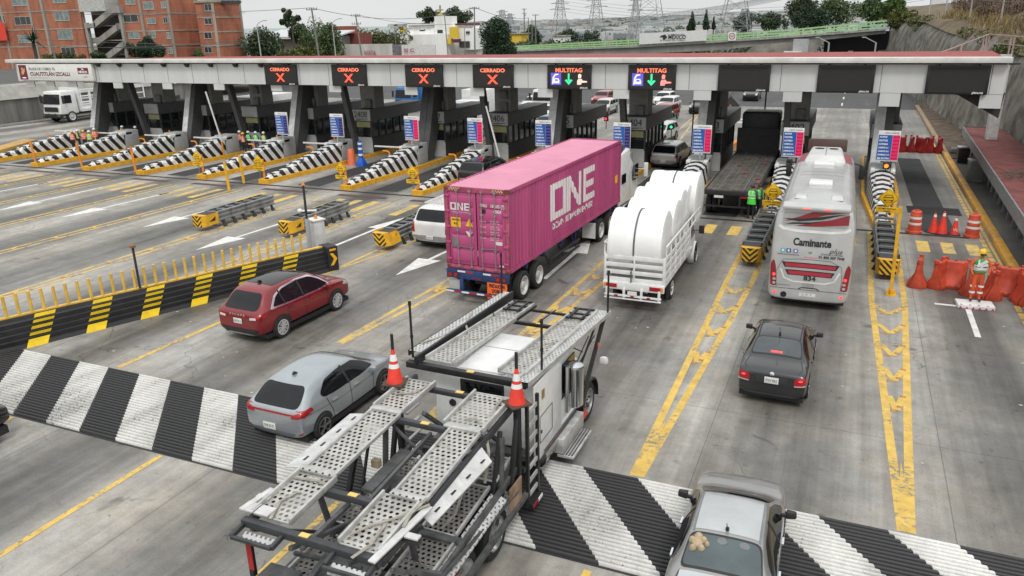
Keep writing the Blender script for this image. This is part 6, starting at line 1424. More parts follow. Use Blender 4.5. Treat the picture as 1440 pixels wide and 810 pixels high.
for s in (-1, 1):
    fnd = MB(); fnd.lathe((s * .72, 16.2, .52), (s, 0, 0), [(.62, 0), (.66, .25), (.64, .46), (.56, .5)], 28); fn = fnd.build('fender', TW, tr, smooth=True, ang=60)
    MB().box(s * 1.15 - .012, s * 1.15 + .012, 14.45, 15.3, 1.85, 2.6).build('door_window', GLASS, tr); MB().box(s * 1.17 - .01, s * 1.17 + .01, 12.6, 13.2, 2.0, 2.45).build('sleeper_window', GLASS, tr)
    m_ = MB(); m_.bar((s * 1.15, 15.3, 2.3), (s * 1.5, 15.5, 2.3), .03); m_.box(s * 1.5 - .1, s * 1.5 + .1, 15.45, 15.55, 1.9, 2.6); m_.build('mirror', TW, tr, bevel=.02)
    MB().cyl((s * 1.0, 12.1, .8), (s * 1.0, 12.1, 3.6), .09, n=12).build('exhaust_stack', CHROME, tr); MB().box(s * 1.0 - .22, s * 1.0 + .22, 13.0, 14.8, .4, .9).build('fuel_tank', CHROME, tr, bevel=.1)

TWH = mat('truck_white', (.72, .72, .71), .4, dirt=.13)
tr = thing('stake_truck', 'white stake bed truck loaded with big white wrapped rolls', 'truck', (-6.15, 24.3, 0), R(.5))
b = MB(); b.box(-1.02, 1.02, 0, 5.2, .82, .95)
for s in (-1, 1): b.box(s * .4 - .06, s * .4 + .06, .1, 7.4, .6, .82)
b.build('bed', TWH, tr, bevel=.01)
def slats(name, P, n, z0, z1, thick=.03, gap=.08, posts=5, edge=.06):
    """stake panel between two ground points P0,P1 (x,y)"""
    (xa, ya), (xb, yb_) = P; h = (z1 - z0 - gap * (n - 1)) / n; b = MB()
    for k in range(n): z = z0 + k * (h + gap) + h / 2; b.bar((xa, ya, z), (xb, yb_, z), thick, h)
    for k in range(posts): f = k / (posts - 1); x, y = xa + (xb - xa) * f, ya + (yb_ - ya) * f; b.bar((x, y, z0 - .08), (x, y, z1 + .03), .06, .06)
    return b
s1 = slats('tail', ((-1.0, -.02), (1.0, -.02)), 4, .98, 1.9, posts=3, gap=.11); s1.build('tailgate', TWH, tr, bevel=.006)
for s in (-1, 1):
    slats('side', ((s * 1.03, .02), (s * 1.03, 4.4)), 4, .98, 1.9, posts=6, gap=.12).build('side_stakes', TWH, tr)
    r_ = MB(); r_.bar((s * 1.05, .0, 2.3), (s * 1.05, 6.2, 2.3), .05); r_.bar((s * 1.05, 4.4, 1.93), (s * 1.05, 6.4, 2.05), .05)
    for k in range(9): y = .05 + k * .75; r_.bar((s * 1.05, y, 1.9), (s * 1.05, y, 2.3), .045)
    r_.bar((s * 1.05, 6.2, 2.3), (s * 1.05, 6.4, 2.05), .05); r_.build('upper_rail', TWH, tr)
fr = MB(); fr.bar((-1.05, 6.2, 2.3), (1.05, 6.2, 2.3), .05); fr.bar((-1.05, 0, 2.3), (-.75, 0, 2.3), .05); fr.bar((-.78, 0, 1.9), (-.78, 0, 2.3), .045); fr.build('rail_end', TWH, tr)
b = MB(); b.box(-1.05, 1.05, -.12, .0, .72, .98); b.box(-.98, .98, -.2, -.12, .5, .56); b.box(-.98, .98, -.2, -.12, .4, .44)
for x in (-.9, -.3, .3, .9): b.box(x - .04, x + .04, -.18, -.1, .4, .8)
b.build('rear_bumper', TWH, tr, bevel=.008)
for s in (-1, 1):
    MB().box(s * .78 - .22, s * .78 + .22, -.14, -.12, .78, .92).build('tail_lamp', REDP, tr, bevel=.006); MB().box(s * .98 - .04, s * .98 + .04, -.145, -.125, .79, .91).build('marker_lamp', ORG, tr)
MB().box(-.16, .16, -.215, -.205, .58, .72).build('licence_plate', PLATE, tr)
for k in range(7): MB().box(-.9 + k * .28, -.78 + k * .28, -.206, -.201, .5, .56).build('reflector', REDP if k % 2 else REFL, tr)
cab = MB(); cab.hexa([(-.98, 4.6, .6), (.98, 4.6, .6), (.95, 6.35, .6), (-.95, 6.35, .6)], [(-.86, 4.65, 2.0), (.86, 4.65, 2.0), (.82, 5.7, 1.98), (-.82, 5.7, 1.98)]); cab.build('cab', TWH, tr, bevel=.1)
MB().hexa([(-.9, 6.1, .55), (.9, 6.1, .55), (.82, 7.2, .55), (-.82, 7.2, .55)], [(-.88, 6.1, 1.28), (.88, 6.1, 1.28), (.74, 7.1, 1.08), (-.74, 7.1, 1.08)]).build('hood', TWH, tr, bevel=.09)
for s in (-1, 1):
    MB().hexa([(s * .965, 4.9, 1.3), (s * .975, 4.9, 1.3), (s * .96, 6.0, 1.3), (s * .95, 6.0, 1.3)], [(s * .9, 4.9, 1.85), (s * .91, 4.9, 1.85), (s * .89, 5.65, 1.85), (s * .88, 5.65, 1.85)]).build('door_window', GLASS, tr)
    m_ = MB(); m_.bar((s * .95, 6.0, 1.4), (s * 1.2, 6.05, 1.4), .03); m_.box(s * 1.2 - .1, s * 1.2 + .1, 5.98, 6.1, 1.28, 1.6); m_.build('mirror', BLKPL, tr, bevel=.02)
    wheel(tr, s * 1.0, 1.55, .4, .26, s, rimm=mat('white_rim', (.6, .6, .58)), style='steel'); wheel(tr, s * .98, 6.25, .39, .24, s, rimm=RIMD, style='steel')
    MB().lathe((s * .72, 6.25, .4), (s, 0, 0), [(.46, 0), (.49, .15), (.47, .27)], 22).build('fender', TWH, tr, smooth=True, ang=60); MB().box(s * .95 - .05, s * .95 + .05, 1.0, 1.05, .15, .7).build('mud_flap', BLKPL, tr)
WRAP = mat('white_wrap', (.78, .78, .77), .4, dirt=.07, scale=1.2, bump=.6, bscale=3)
rolls = [(1.1, 2.45, .86, 1.86, -.08, 'rearmost white wrapped roll on the stake truck'), (2.75, 2.35, .76, 1.75, .0, 'second white wrapped roll from the tailgate'), (3.95, 2.4, .78, 1.8, -.05, 'third white wrapped roll from the tailgate'), (4.9, 2.6, .72, 1.7, .02, 'fourth white wrapped roll above the truck cab'), (6.0, 2.9, .94, 1.9, .12, 'tallest white wrapped roll, over the cab at the front')]
zc_ = [2.12, 2.45, 2.6, 2.75, 2.72]
for (y, z, r_, wd_, dx, lab), zc in zip(rolls, zc_):
    o = tr.matrix_basis @ Vector((dx, y, zc))
    t = thing('wrapped_roll', lab, 'wrapped roll', o, R(.5 + random.uniform(-2, 2)), 'white wrapped rolls on the stake truck')
    rr = 1.14 if y < 1.5 else (.85 if y < 4 else (.7 if y < 5 else 1.0))
    prof = [(0, -wd_ / 2 + .02), (rr * .25, -wd_ / 2 + .015), (rr * .9, -wd_ / 2), (rr * .985, -wd_ / 2 + .03), (rr, -wd_ / 2 + .1)] + [(rr * (1 + .012 * sin(k * 2.3 + y)), -wd_ / 2 + .1 + (wd_ - .2) * k / 8) for k in range(9)] + [(rr * .985, wd_ / 2 - .03), (rr * .9, wd_ / 2), (rr * .25, wd_ / 2 - .015), (0, wd_ / 2 - .02)]
    MB().lathe((0, 0, 0), (1, 0, 0), prof, 40).build('roll', WRAP, t, smooth=True, ang=50)
    if y < 1.5 or y > 5:
        b = MB()
        for k in range(24):
            a0, a1 = R(-60) + k * R(10), R(-60) + (k + 1) * R(10)
            b.face([(-.03, -sin(a0) * 0 - cos(a0) * rr * 1.012, sin(a0) * rr * 1.012), (.03, -cos(a0) * rr * 1.012, sin(a0) * rr * 1.012), (.03, -cos(a1) * rr * 1.012, sin(a1) * rr * 1.012), (-.03, -cos(a1) * rr * 1.012, sin(a1) * rr * 1.012)])
        b.build('strap', mat('grey_strap', (.12, .12, .115), .8), t)
b = MB(); o = tr.matrix_basis; pts = [o @ Vector(p) for p in ((-.1, .2, 1.5), (-.1, -.06, 1.35), (-.08, -.08, 1.05), (-.16, -.1, .7))]
tag(b.tube(pts, .025, 6).build('hanging_strap', mat('grey_strap', (.12, .12, .115))), 'grey strap hanging down over the tailgate of the stake truck', 'strap')

tr = thing('flatbed_lorry', 'empty black flatbed semi trailer with worn timber deck and tall dark headboard', 'lorry', (-5.12, 38.7, 0), R(.8))
TIM = mat('worn_timber', (.10, .088, .075), .9, dirt=.6, scale=2.5, bump=.6, bscale=12)
b = MB()
for k in range(9):
    x = -1.2 + k * .267; b.box(x + .008, x + .26, .05, 12.3, 1.3, 1.35 + .004 * (k % 3))
b.build('deck', TIM, tr)
b = MB()
for x in (-.62, .62): b.box(x - .03, x + .03, .1, 12.3, 1.354, 1.375)
b.split('deck_strip', STEEL, tr)
MB().box(-1.27, 1.27, -.04, .05, 1.12, 1.34).build('rear_beam', BLKPL, tr, bevel=.01)
for s in (-1, 1): MB().box(s * 1.25 - .03, s * 1.25 + .03, .05, 12.3, 1.15, 1.36).build('side_rail', BLKPL, tr); 
b = MB()
for s in (-1, 1): b.box(s * .5 - .06, s * .5 + .06, .05, 12, .75, 1.28)
b.box(-1.2, 1.2, -.02, .06, .5, .58); b.bar((-.5, 0, .55), (-.5, 0, 1.15), .07); b.bar((.5, 0, .55), (.5, 0, 1.15), .07); b.build('chassis', BLKPL, tr)
MB().box(-.75, -.3, -.06, -.045, .98, 1.1).build('licence_plate', PLATE, tr)
MB().box(.55, .95, -.06, -.045, 1.0, 1.1).build('tail_lamp', REDP, tr)
for y in (1.0, 2.25):
    for s in (-1, 1): wheel(tr, s * 1.22, y, .5, .26, s, rimm=RIMD, style='dual')
MB().box(-1.25, 1.25, 12.2, 12.28, 1.3, 2.9).build('headboard', mat('black_board', (.022, .022, .022), .7, dirt=.3), tr)
MB().box(-1.15, 1.15, 13.4, 15.4, 1.0, 3.75).build('cab', mat('dark_cab', (.03, .03, .032), .5, dirt=.3), tr, bevel=.15)
for s in (-1, 1):
    wheel(tr, s * 1.2, 12.9, .5, .28, s, rimm=RIMD, style='dual'); wheel(tr, s * 1.15, 16.2, .5, .28, s, rimm=RIMD, style='steel')
MB().box(-.8, .8, 15.4, 17.2, .8, 1.9).build('hood', mat('dark_cab', (.03, .03, .032)), tr, bevel=.12); MB().box(-.5, .5, 12.2, 17, .7, 1.0).build('tractor_frame', BLKPL, tr)
b = MB()
for k, (x, y) in enumerate(((1.05, 1.2), (1.1, 2.2), (1.0, 3.4), (.2, 5.0), (-.4, 7.2), (.9, 8.2))): b.box(x - .12, x + .1, y - .2, y + .25, 1.376, 1.40)
b.split('rust_patch', RUST, tr)

BW = mat('bus_silver', (.50, .50, .49), .32, .25, dirt=.14, scale=1.1, coat=.4); BRW = mat('bus_roof_white', (.58, .58, .57), .45, dirt=.18, scale=1.1)
bt = thing('coach', 'silver grey intercity coach with red swooshes on its tail waiting at the toll', 'bus', (-.72, 26.2, 0), R(.8))
Wb = 2.6
def busring(y, zl, zt, wf, wr, dy=0.):
    w = Wb / 2 * wf; return [(0, y, zl), (w * .9, y, zl), (w, y, zl + .12), (w, y, 1.2), (w * .995, y - dy * .3, 2.2), (w * .97, y - dy * .7, zt - .35), (wr, y - dy, zt - .07), (wr * .6, y - dy, zt), (0, y - dy, zt + .02)]
rings = [busring(.0, .38, 3.42, .9, .92, -.25), busring(.06, .32, 3.5, .965, 1.02, -.2), busring(.3, .3, 3.54, 1., 1.06, -.1), busring(1.0, .3, 3.56, 1., 1.06), busring(4, .3, 3.56, 1, 1.06), busring(8, .3, 3.56, 1., 1.06), busring(11.4, .3, 3.56, 1., 1.05), busring(12.1, .32, 3.5, .98, 1.0), busring(12.5, .4, 3.3, .9, .9)]
vs, fs = [], []
for r_ in rings:
    vs += r_; vs += [(-x, y, z) for x, y, z in r_[-2:0:-1]]
n = 16
for i in range(len(rings) - 1):
    for j in range(n): fs.append((i * n + j, i * n + (j + 1) % n, (i + 1) * n + (j + 1) % n, (i + 1) * n + j))
fs += [tuple(range(n)), tuple((len(rings) - 1) * n + j for j in range(n))]
me = bpy.data.meshes.new('body'); me.from_pydata(vs, [], fs); bm = bmesh.new(); bm.from_mesh(me); bmesh.ops.recalc_face_normals(bm, faces=bm.faces); bm.to_mesh(me); bm.free()
o = bpy.data.objects.new('tmp', me); COL.objects.link(o); md = o.modifiers.new('s', 'SUBSURF'); md.levels = 3; bpy.context.view_layer.update()
ev = bpy.data.meshes.new_from_object(o.evaluated_get(bpy.context.evaluated_depsgraph_get())); bpy.data.objects.remove(o); ev.polygons.foreach_set('use_smooth', [True] * len(ev.polygons))
BS = Shell.__new__(Shell); BS.parent = bt; BS.obj = meshobj('body', ev, bt, BW); BS.bvh = BVHTree.FromPolygons([v.co.copy() for v in ev.vertices], [tuple(p.vertices) for p in ev.polygons])
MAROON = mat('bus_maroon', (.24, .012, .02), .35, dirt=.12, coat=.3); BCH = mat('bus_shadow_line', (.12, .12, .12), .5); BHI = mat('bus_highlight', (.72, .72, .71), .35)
BS.patch('rear_window_panel', [(-1.02, 2.85), (1.02, 2.85), (1.0, 3.3), (-1.0, 3.3)], 'b', mat('bus_upper_panel', (.36, .36, .36), .35, .2), off=.004, round_=2)
BS.patch('red_swoosh', [(-.6, 2.85), (.1, 2.87), (1.02, 2.98), (1.02, 3.3), (.5, 3.12), (-.05, 2.98)], 'b', MAROON, off=.012, dens=.05, ctr=(.4, 3.0)); BS.patch('red_swoosh', [(-.95, 3.0), (-.3, 3.06), (.3, 3.26), (.9, 3.36), (-.1, 3.34), (-.5, 3.16)], 'b', MAROON, off=.012, dens=.05, ctr=(-.1, 3.2))
BS.patch('black_swoosh', [(-1.0, 3.08), (-.5, 3.0), (.2, 3.1), (.9, 3.32), (.2, 3.2), (-.4, 3.1)], 'b', INK, off=.014, dens=.05, ctr=(-.1, 3.1)); BS.patch('black_swoosh', [(-.9, 2.9), (-.2, 2.93), (.35, 3.08), (-.1, 3.0), (-.7, 2.96)], 'b', INK, off=.014, dens=.05)
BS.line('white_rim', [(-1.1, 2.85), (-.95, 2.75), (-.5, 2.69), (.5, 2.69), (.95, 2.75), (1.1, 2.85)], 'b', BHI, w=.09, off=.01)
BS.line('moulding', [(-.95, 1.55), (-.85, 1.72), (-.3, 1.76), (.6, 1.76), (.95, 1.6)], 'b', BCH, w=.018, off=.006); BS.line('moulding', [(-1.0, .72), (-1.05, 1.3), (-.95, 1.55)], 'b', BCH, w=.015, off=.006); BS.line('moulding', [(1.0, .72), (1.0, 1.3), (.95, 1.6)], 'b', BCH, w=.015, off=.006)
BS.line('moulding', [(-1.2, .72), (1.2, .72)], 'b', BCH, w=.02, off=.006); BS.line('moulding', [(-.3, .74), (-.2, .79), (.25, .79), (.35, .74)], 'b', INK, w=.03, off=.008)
for z in (1.56, 1.3):
    w_ = .9 if z > 1.5 else .78
    BS.patch('grille', [(-w_ + .1, z - .1), (w_ - .1, z - .1), (w_, z + .08), (-w_, z + .08)], 'b', BLKPL, off=.006); BS.patch('grille_bar', [(-w_ + .13, z - .075), (w_ - .13, z - .075), (w_ - .1, z + .045), (-w_ + .1, z + .045)], 'b', mat('bus_red_vent', (.42, .03, .05), .4), off=.012)
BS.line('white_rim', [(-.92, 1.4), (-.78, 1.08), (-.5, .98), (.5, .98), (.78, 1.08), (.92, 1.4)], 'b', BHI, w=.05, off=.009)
for s in (-1, 1):
    BS.patch('tail_lamp', [(s * 1.0, .78), (s * 1.2, .78), (s * 1.24, 1.55), (s * 1.16, 1.72), (s * 1.08, 1.5)], 'b', MAROON, off=.012, round_=1)
    BS.patch('lit_tail_lamp', [(s * 1.07 + .05 * cos(a) + s * .04, 1.18 + .055 * sin(a)) for a in [2 * pi * k / 12 for k in range(12)]], 'b', REDLIT, off=.02)
    for z in (1.02, .88): BS.patch('clear_lamp', [(s * 1.09 + .055 * cos(a), z + .05 * sin(a)) for a in [2 * pi * k / 12 for k in range(12)]], 'b', mat('bus_clear', (.4, .35, .34), .25), off=.02)
    BS.patch('fog_lamp', [(s * 1.05 + .05 * cos(a), .56 + .05 * sin(a)) for a in [2 * pi * k / 12 for k in range(12)]], 'b', REDLIT, off=.02)
def bustext(s_, x, z, size, w, m, **k):
    h = BS.hit(x, z, 'b')[0]; h2 = BS.hit(x, z + .12, 'b')[0]; tl = math.atan2(h2.y - h.y, .12)
    return text(s_, (x, h.y - .02, z), size, m, bt, width=w, tilt=-tl, **k)
bustext('Caminante', -.02, 2.32, .34, 1.18, INK, bold=.014); bustext('plus', .72, 2.1, .22, .42, INK, shear=.4); bustext('www.caminante.mx', -.72, 1.9, .09, .7, INK); bustext('Atención a clientes', .62, 1.99, .09, .66, INK); bustext('01 800 509 7048', .62, 1.88, .12, .78, INK, bold=.003)
for x, m in ((-1.0 + .1, mat('icon_cyan', (.1, .45, .6), .5)), (-.72, mat('icon_navy', (.03, .07, .25), .5)), (-.5, mat('icon_violet', (.2, .16, .5), .5))):
    h = BS.hit(x, 2.02, 'b')[0]; ic = MB().box(x - .07, x + .07, h.y - .02, h.y - .008, 1.96, 2.09).build('web_icon', m, bt); MB().box(x - .03, x + .03, h.y - .024, h.y - .0205, 1.99, 2.06).build('glyph', WHITEL, ic)
bustext('elf', -.05, 2.0, .09, .12, INK); bustext('834', .02, 1.12, .21, .38, INK, bold=.006); bustext('088', 0, .88, .19, .36, mat('ghost_number', (.33, .33, .33), .6)); bustext('Caminante', -.78, .84, .06, .42, INK); bustext('S. P. F.', 0, .56, .1, .34, mat('faint', (.3, .3, .3), .6))
BS.patch('licence_plate', [(-.26, .49), (.26, .49), (.26, .61), (-.26, .61)], 'b', PLATE, off=.008)
BS.patch('pink_sticker', [(-.22, 1.82), (.18, 1.82), (.18, 1.845), (-.22, 1.845)], 'b', mat('pink_strip', (.8, .15, .3), .5), off=.01)
h = BS.hit(-.75, .5, 'b')[0]; MB().cyl((-.75, h.y - .02, .5), (-.75, h.y + .02, .5), .1, n=16).build('exhaust', BLACK, bt)
BS.patch('roof_red_edge', [(-1.1, 9.2), (-.78, 9.2), (-.72, 12.2), (-1.0, 12.2)], 't', mat('bus_faded_red', (.28, .05, .07), .5), off=.007); BS.patch('roof_red_edge', [(.78, 9.2), (1.1, 9.2), (1.0, 12.2), (.72, 12.2)], 't', mat('bus_faded_red', (.28, .05, .07)), off=.007)
MB().hexa([(-.85, 8.9, 3.52), (.85, 8.9, 3.52), (.72, 12.1, 3.5), (-.72, 12.1, 3.5)], [(-.7, 9.3, 3.78), (.7, 9.3, 3.78), (.6, 12.0, 3.76), (-.6, 12.0, 3.76)]).build('air_conditioner', BRW, bt, bevel=.08)
for x in (-.3, .3): MB().cyl((x, 11.3, 3.76), (x, 11.3, 3.785), .2, n=18).build('fan', BLACK, bt)
MB().box(-.012, .012, 9.4, 12, 3.775, 3.786).build('seam', BCH, bt)
for y in (4.0, 8.3): MB().box(-.4, .4, y - .45, y + .45, 3.55, 3.66).build('roof_hatch', TWH, bt, bevel=.03)
for x in (-.55, .6): MB().hexa([(x - .2, 1.2, 3.55), (x + .2, 1.2, 3.55), (x + .2, 2.0, 3.55), (x - .2, 2.0, 3.55)], [(x - .17, 1.3, 3.63), (x + .17, 1.3, 3.63), (x + .15, 1.9, 3.6), (x - .15, 1.9, 3.6)]).build('roof_vent', BRW, bt, bevel=.02)
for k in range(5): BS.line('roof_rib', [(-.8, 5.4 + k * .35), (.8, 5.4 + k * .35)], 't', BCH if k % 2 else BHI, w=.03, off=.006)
tz = MB(); tz.hexa([(-1.06, .1, 3.4), (1.06, .1, 3.4), (1.06, .3, 3.48), (-1.06, .3, 3.48)], [(-1.04, .1, 3.52), (1.04, .1, 3.52), (1.04, .5, 3.6), (-1.04, .5, 3.6)]); tz.build('rear_spoiler', BW, bt, bevel=.07)
for x in (-.3, .35): MB().box(x - .12, x + .12, .085, .1, 3.44, 3.465).build('high_brake_light', REDLIT, bt)
for s in 'rl':
    for k in range(8): BS.patch('side_window', [(.9 + k * 1.38, 2.0), (2.22 + k * 1.38, 2.0), (2.22 + k * 1.38, 2.95), (.9 + k * 1.38, 2.95)], s, GLASS, off=.008, dens=.12)
    for y in (2.4, 3.7, 9.8): BS.patch('wheel_arch', [(y + cos(a) * .6, .5 + sin(a) * .6) for a in [2 * pi * k / 24 for k in range(24)]], s, BLKPL, off=.008)
for s in (-1, 1):
    for y in (2.4, 3.7, 9.8): wheel(bt, s * 1.31, y, .5, .28, s, style='steel')
    m_ = MB(); m_.bar((s * 1.2, 12.3, 3.0), (s * 1.6, 12.8, 2.8), .05); m_.box(s * 1.6 - .12, s * 1.6 + .12, 12.7, 12.85, 2.2, 2.8); m_.build('mirror', BLKPL, bt, bevel=.03)
MB().box(-1.15, 1.15, .3, 12.2, .2, .45).build('underbody', BLACK, bt)
MB().hexa([(-.85, 12.6, 3.45), (.85, 12.6, 3.45), (.8, 13.0, 3.45), (-.8, 13.0, 3.45)], [(-.85, 12.75, 3.98), (.85, 12.75, 3.98), (.8, 13.0, 3.98), (-.8, 13.0, 3.98)]).build('sun_visor', mat('visor_maroon', (.06, .025, .02), .6), bt, bevel=.02)
def perforated(name, col, p=.1, r=.27, metal=.6, rough=.45, dirt=.3):
    m = bpy.data.materials.new(name); t = nt(m)
    o = N(t, 'ShaderNodeOutputMaterial'); pr = N(t, 'ShaderNodeBsdfPrincipled', i_Metallic=metal, i_Roughness=rough); tr_ = N(t, 'ShaderNodeBsdfTransparent'); mx = N(t, 'ShaderNodeMixShader')
    tc = N(t, 'ShaderNodeTexCoord'); sep = N(t, 'ShaderNodeSeparateXYZ'); L(t, tc.outputs['Object'], sep.inputs[0])
    g = N(t, 'ShaderNodeNewGeometry')
    row = mathn(t, 'FLOOR', mathn(t, 'DIVIDE', sep.outputs[1], p)); odd = mathn(t, 'MULTIPLY', mathn(t, 'FRACT', mathn(t, 'MULTIPLY', mathn(t, 'ADD', row, 1000.), .5)), 1.)
    u = mathn(t, 'SUBTRACT', mathn(t, 'FRACT', mathn(t, 'ADD', mathn(t, 'DIVIDE', mathn(t, 'ADD', sep.outputs[0], 50.), p), odd)), .5)
    v = mathn(t, 'SUBTRACT', mathn(t, 'FRACT', mathn(t, 'DIVIDE', mathn(t, 'ADD', sep.outputs[1], 100 * p), p)), .5)
    d = mathn(t, 'SQRT', mathn(t, 'ADD', mathn(t, 'MULTIPLY', u, u), mathn(t, 'MULTIPLY', v, v)))
    hole = mathn(t, 'LESS_THAN', d, r); rim = mathn(t, 'LESS_THAN', d, r + .1)
    n = N(t, 'ShaderNodeTexNoise', i_Scale=4., i_Detail=7., i_Roughness=.7); L(t, g.outputs['Position'], n.inputs['Vector'])
    rr = N(t, 'ShaderNodeMapRange'); L(t, n.outputs[0], rr.inputs[0]); rr.inputs[1].default_value = .3; rr.inputs[2].default_value = .7; rr.inputs[3].default_value = 1 - dirt; rr.inputs[4].default_value = 1.15
    f = mathn(t, 'MULTIPLY', rr.outputs[0], mathn(t, 'SUBTRACT', 1., mathn(t, 'MULTIPLY', rim, .18)))
    mu = N(t, 'ShaderNodeVectorMath', operation='SCALE'); mu.inputs[0].default_value = col; L(t, f, mu.inputs['Scale']); L(t, mu.outputs[0], pr.inputs['Base Color'])
    L(t, hole, mx.inputs[0]); L(t, pr.outputs[0], mx.inputs[1]); L(t, tr_.outputs[0], mx.inputs[2]); L(t, mx.outputs[0], o.inputs[0])
    return m
PERF = perforated('perforated_track', (.50, .485, .455), .104, .27, .25, .5, .42); PERF2 = perforated('perforated_worn_plate', (.26, .245, .225), .1, .27, .4, .55, .5); PERF3 = perforated('perforated_rail', (.56, .56, .55), .085, .22, .3, .5)
ALU = mat('worn_aluminium', (.52, .515, .50), .45, .35, dirt=.3, scale=4); CB = mat('carrier_black', (.02, .02, .021), .45, .1, dirt=.4, scale=6); CG = mat('carrier_grey', (.11, .112, .115), .55, .2, dirt=.45, scale=5)
CWH = mat('carrier_white', (.70, .70, .69), .38, dirt=.12, coat=.3)
OX, OY = -6.4, 12.0
t = thing('car_carrier', 'empty two deck car carrier lorry with perforated wheel tracks and a white cab', 'car carrier', (OX, OY, 0))
def c(x, y, z): return (x - OX, y - OY, z)
def track(name, x0, x1, y0, y1, z0, z1, m=None, lip=.055, dx=0., parent=None, lips=(1, 1), th=.012):
    """channel shaped wheel track from y0 (height z0) to y1 (height z1); dx = sideways drift"""
    b = MB(); b.face([c(x0, y0, z0), c(x1, y0, z0), c(x1 + dx, y1, z1), c(x0 + dx, y1, z1)])
    o = b.build(name, m or PERF, parent or t)
    e = MB()
    for s, on, x in ((-1, lips[0], x0), (1, lips[1], x1)):
        if not on: continue
        e.bar(c(x + s * .02, y0, z0 + lip / 2), c(x + dx + s * .02, y1, z1 + lip / 2), .045, lip + .05)
    e.bar(c(x0, y0, z0), c(x1, y0, z0), .03, .03); e.bar(c(x0 + dx, y1, z1), c(x1 + dx, y1, z1), .03, .03)
    for k in range(1, int((y1 - y0) / .55)):
        f = k * .55 / (y1 - y0); e.bar(c(x0 + dx * f, y0 + k * .55, z0 + (z1 - z0) * f - .03), c(x1 + dx * f, y0 + k * .55, z0 + (z1 - z0) * f - .03), .03, .03)
    e.build('track_edge', ALU, o, bevel=.006)
    return o
dxf = .14
track('track', -7.62, -7.03, 12.85, 15.95, 2.70, 2.55, dx=.1); track('track', -5.95, -5.40, 12.85, 15.95, 2.70, 2.55, dx=.1)
track('track', -7.50, -6.98, 16.05, 17.15, 2.54, 2.5, dx=.03); track('track', -5.84, -5.30, 16.05, 17.15, 2.54, 2.5, dx=.03)
b = MB(); b.face([c(-8.06, 12.9, 2.82), c(-7.76, 12.9, 2.82), c(-7.66, 17.5, 2.66), c(-7.94, 17.5, 2.66)]); b.build('outer_rail', PERF3, t)
b = MB(); b.bar(c(-7.75, 12.6, 2.74), c(-7.66, 17.5, 2.6), .05, .2); b.bar(c(-8.08, 12.9, 2.76), c(-7.95, 17.5, 2.6), .03, .12); b.split('rail_side', CB, t)
b = MB(); b.face([c(-5.42, 12.5, 2.74), c(-5.18, 12.5, 2.74), c(-4.98, 17.4, 2.52), c(-5.26, 17.4, 2.52)]); b.build('outer_rail', PERF3, t)
b = MB(); b.bar(c(-5.17, 12.5, 2.71), c(-4.97, 17.4, 2.49), .03, .1); b.bar(c(-5.44, 12.5, 2.7), c(-5.28, 17.3, 2.5), .05, .14); b.split('rail_side', ALU, t)
b = MB(); b.bar(c(-8.0, 12.7, 2.62), c(-5.25, 12.62, 2.62), .14, .13); b.bar(c(-7.1, 15.95, 2.5), c(-5.9, 15.93, 2.5), .09, .08); b.bar(c(-7.0, 16.95, 2.46), c(-5.75, 16.92, 2.46), .07, .06)
b.bar(c(-6.35, 15.95, 2.55), c(-6.25, 16.95, 2.55), .03, .03)
for x in (-7.55, -6.95, -5.88, -5.3): b.bar(c(x, 15.9, 2.52), c(x + .05, 17.25, 2.47), .05, .07)
for x0, x1 in ((-7.5, -6.95), (-5.85, -5.3)):
    for y in (16.5, 16.8, 17.15): b.bar(c(x0, y, 2.58), c(x1, y + .02, 2.58), .05, .05)
    b.bar(c(x0 + .12, 16.4, 2.6), c(x0 + .14, 17.1, 2.6), .05, .05); b.bar(c(x1 - .12, 16.4, 2.6), c(x1 - .1, 17.1, 2.6), .05, .05)
b.split('deck_frame', CB, t, bevel=.008)
track('track', -7.62, -7.03, 10.85, 12.1, 2.56, 2.58); track('track', -6.08, -5.35, 10.75, 12.05, 2.56, 2.58)
track('ramp_track', -7.62, -7.06, 8.75, 10.75, 2.44, 2.56, dx=.03, lip=.02); track('ramp_track', -5.87, -5.34, 8.7, 10.65, 2.44, 2.56, dx=-.02, lip=.02)
track('rear_track', -7.66, -7.0, 7.55, 8.72, 2.36, 2.42, lip=.06); track('rear_track', -6.02, -5.4, 7.45, 8.66, 2.36, 2.42, lip=.06)
b = MB()
for x0, x1, y in ((-7.7, -7.0, 8.74), (-5.92, -5.3, 8.68), (-7.65, -7.0, 10.8), (-6.05, -5.35, 10.7)): b.box(*[q for q in (x0 - OX, x1 - OX)], y - .07 - OY, y + .07 - OY, 2.46 if y < 9 else 2.57, 2.5 if y < 9 else 2.61)
b.split('hinge_plate', ALU, t, bevel=.006)
b = MB()
for k in range(5): b.cyl(c(-7.6 + k * .13, 8.68, 2.5), c(-7.6 + k * .13, 8.68, 2.512), .018, n=8); b.cyl(c(-5.85 + k * .12, 8.62, 2.5), c(-5.85 + k * .12, 8.62, 2.512), .018, n=8)
b.split('bolt', BLACK, t)
def sideplate(pts, nslot=4):
    b = MB(); lo = [c(*p) for p in pts]; hi = [(x, y, z + .02) for x, y, z in lo]; b.hexa(lo, hi); o = b.build('side_plate', mat('pale_plate', (.60, .60, .59), .5, .1, dirt=.22, scale=5, bump=.2), t)
    s_ = MB(); A0, B0, C0, D0 = [Vector(c(*p)) for p in pts]
    for k in range(nslot):
        f = (k + .6) / nslot; m0 = A0.lerp(D0, f); m1 = B0.lerp(C0, f); ce = m0.lerp(m1, .6) + Vector((0, 0, .024)); s_.bar(ce + Vector((0, -.07, 0)), ce + Vector((0, .07, 0)), .05, .004)
    s_.build('slot', BLACK, o)
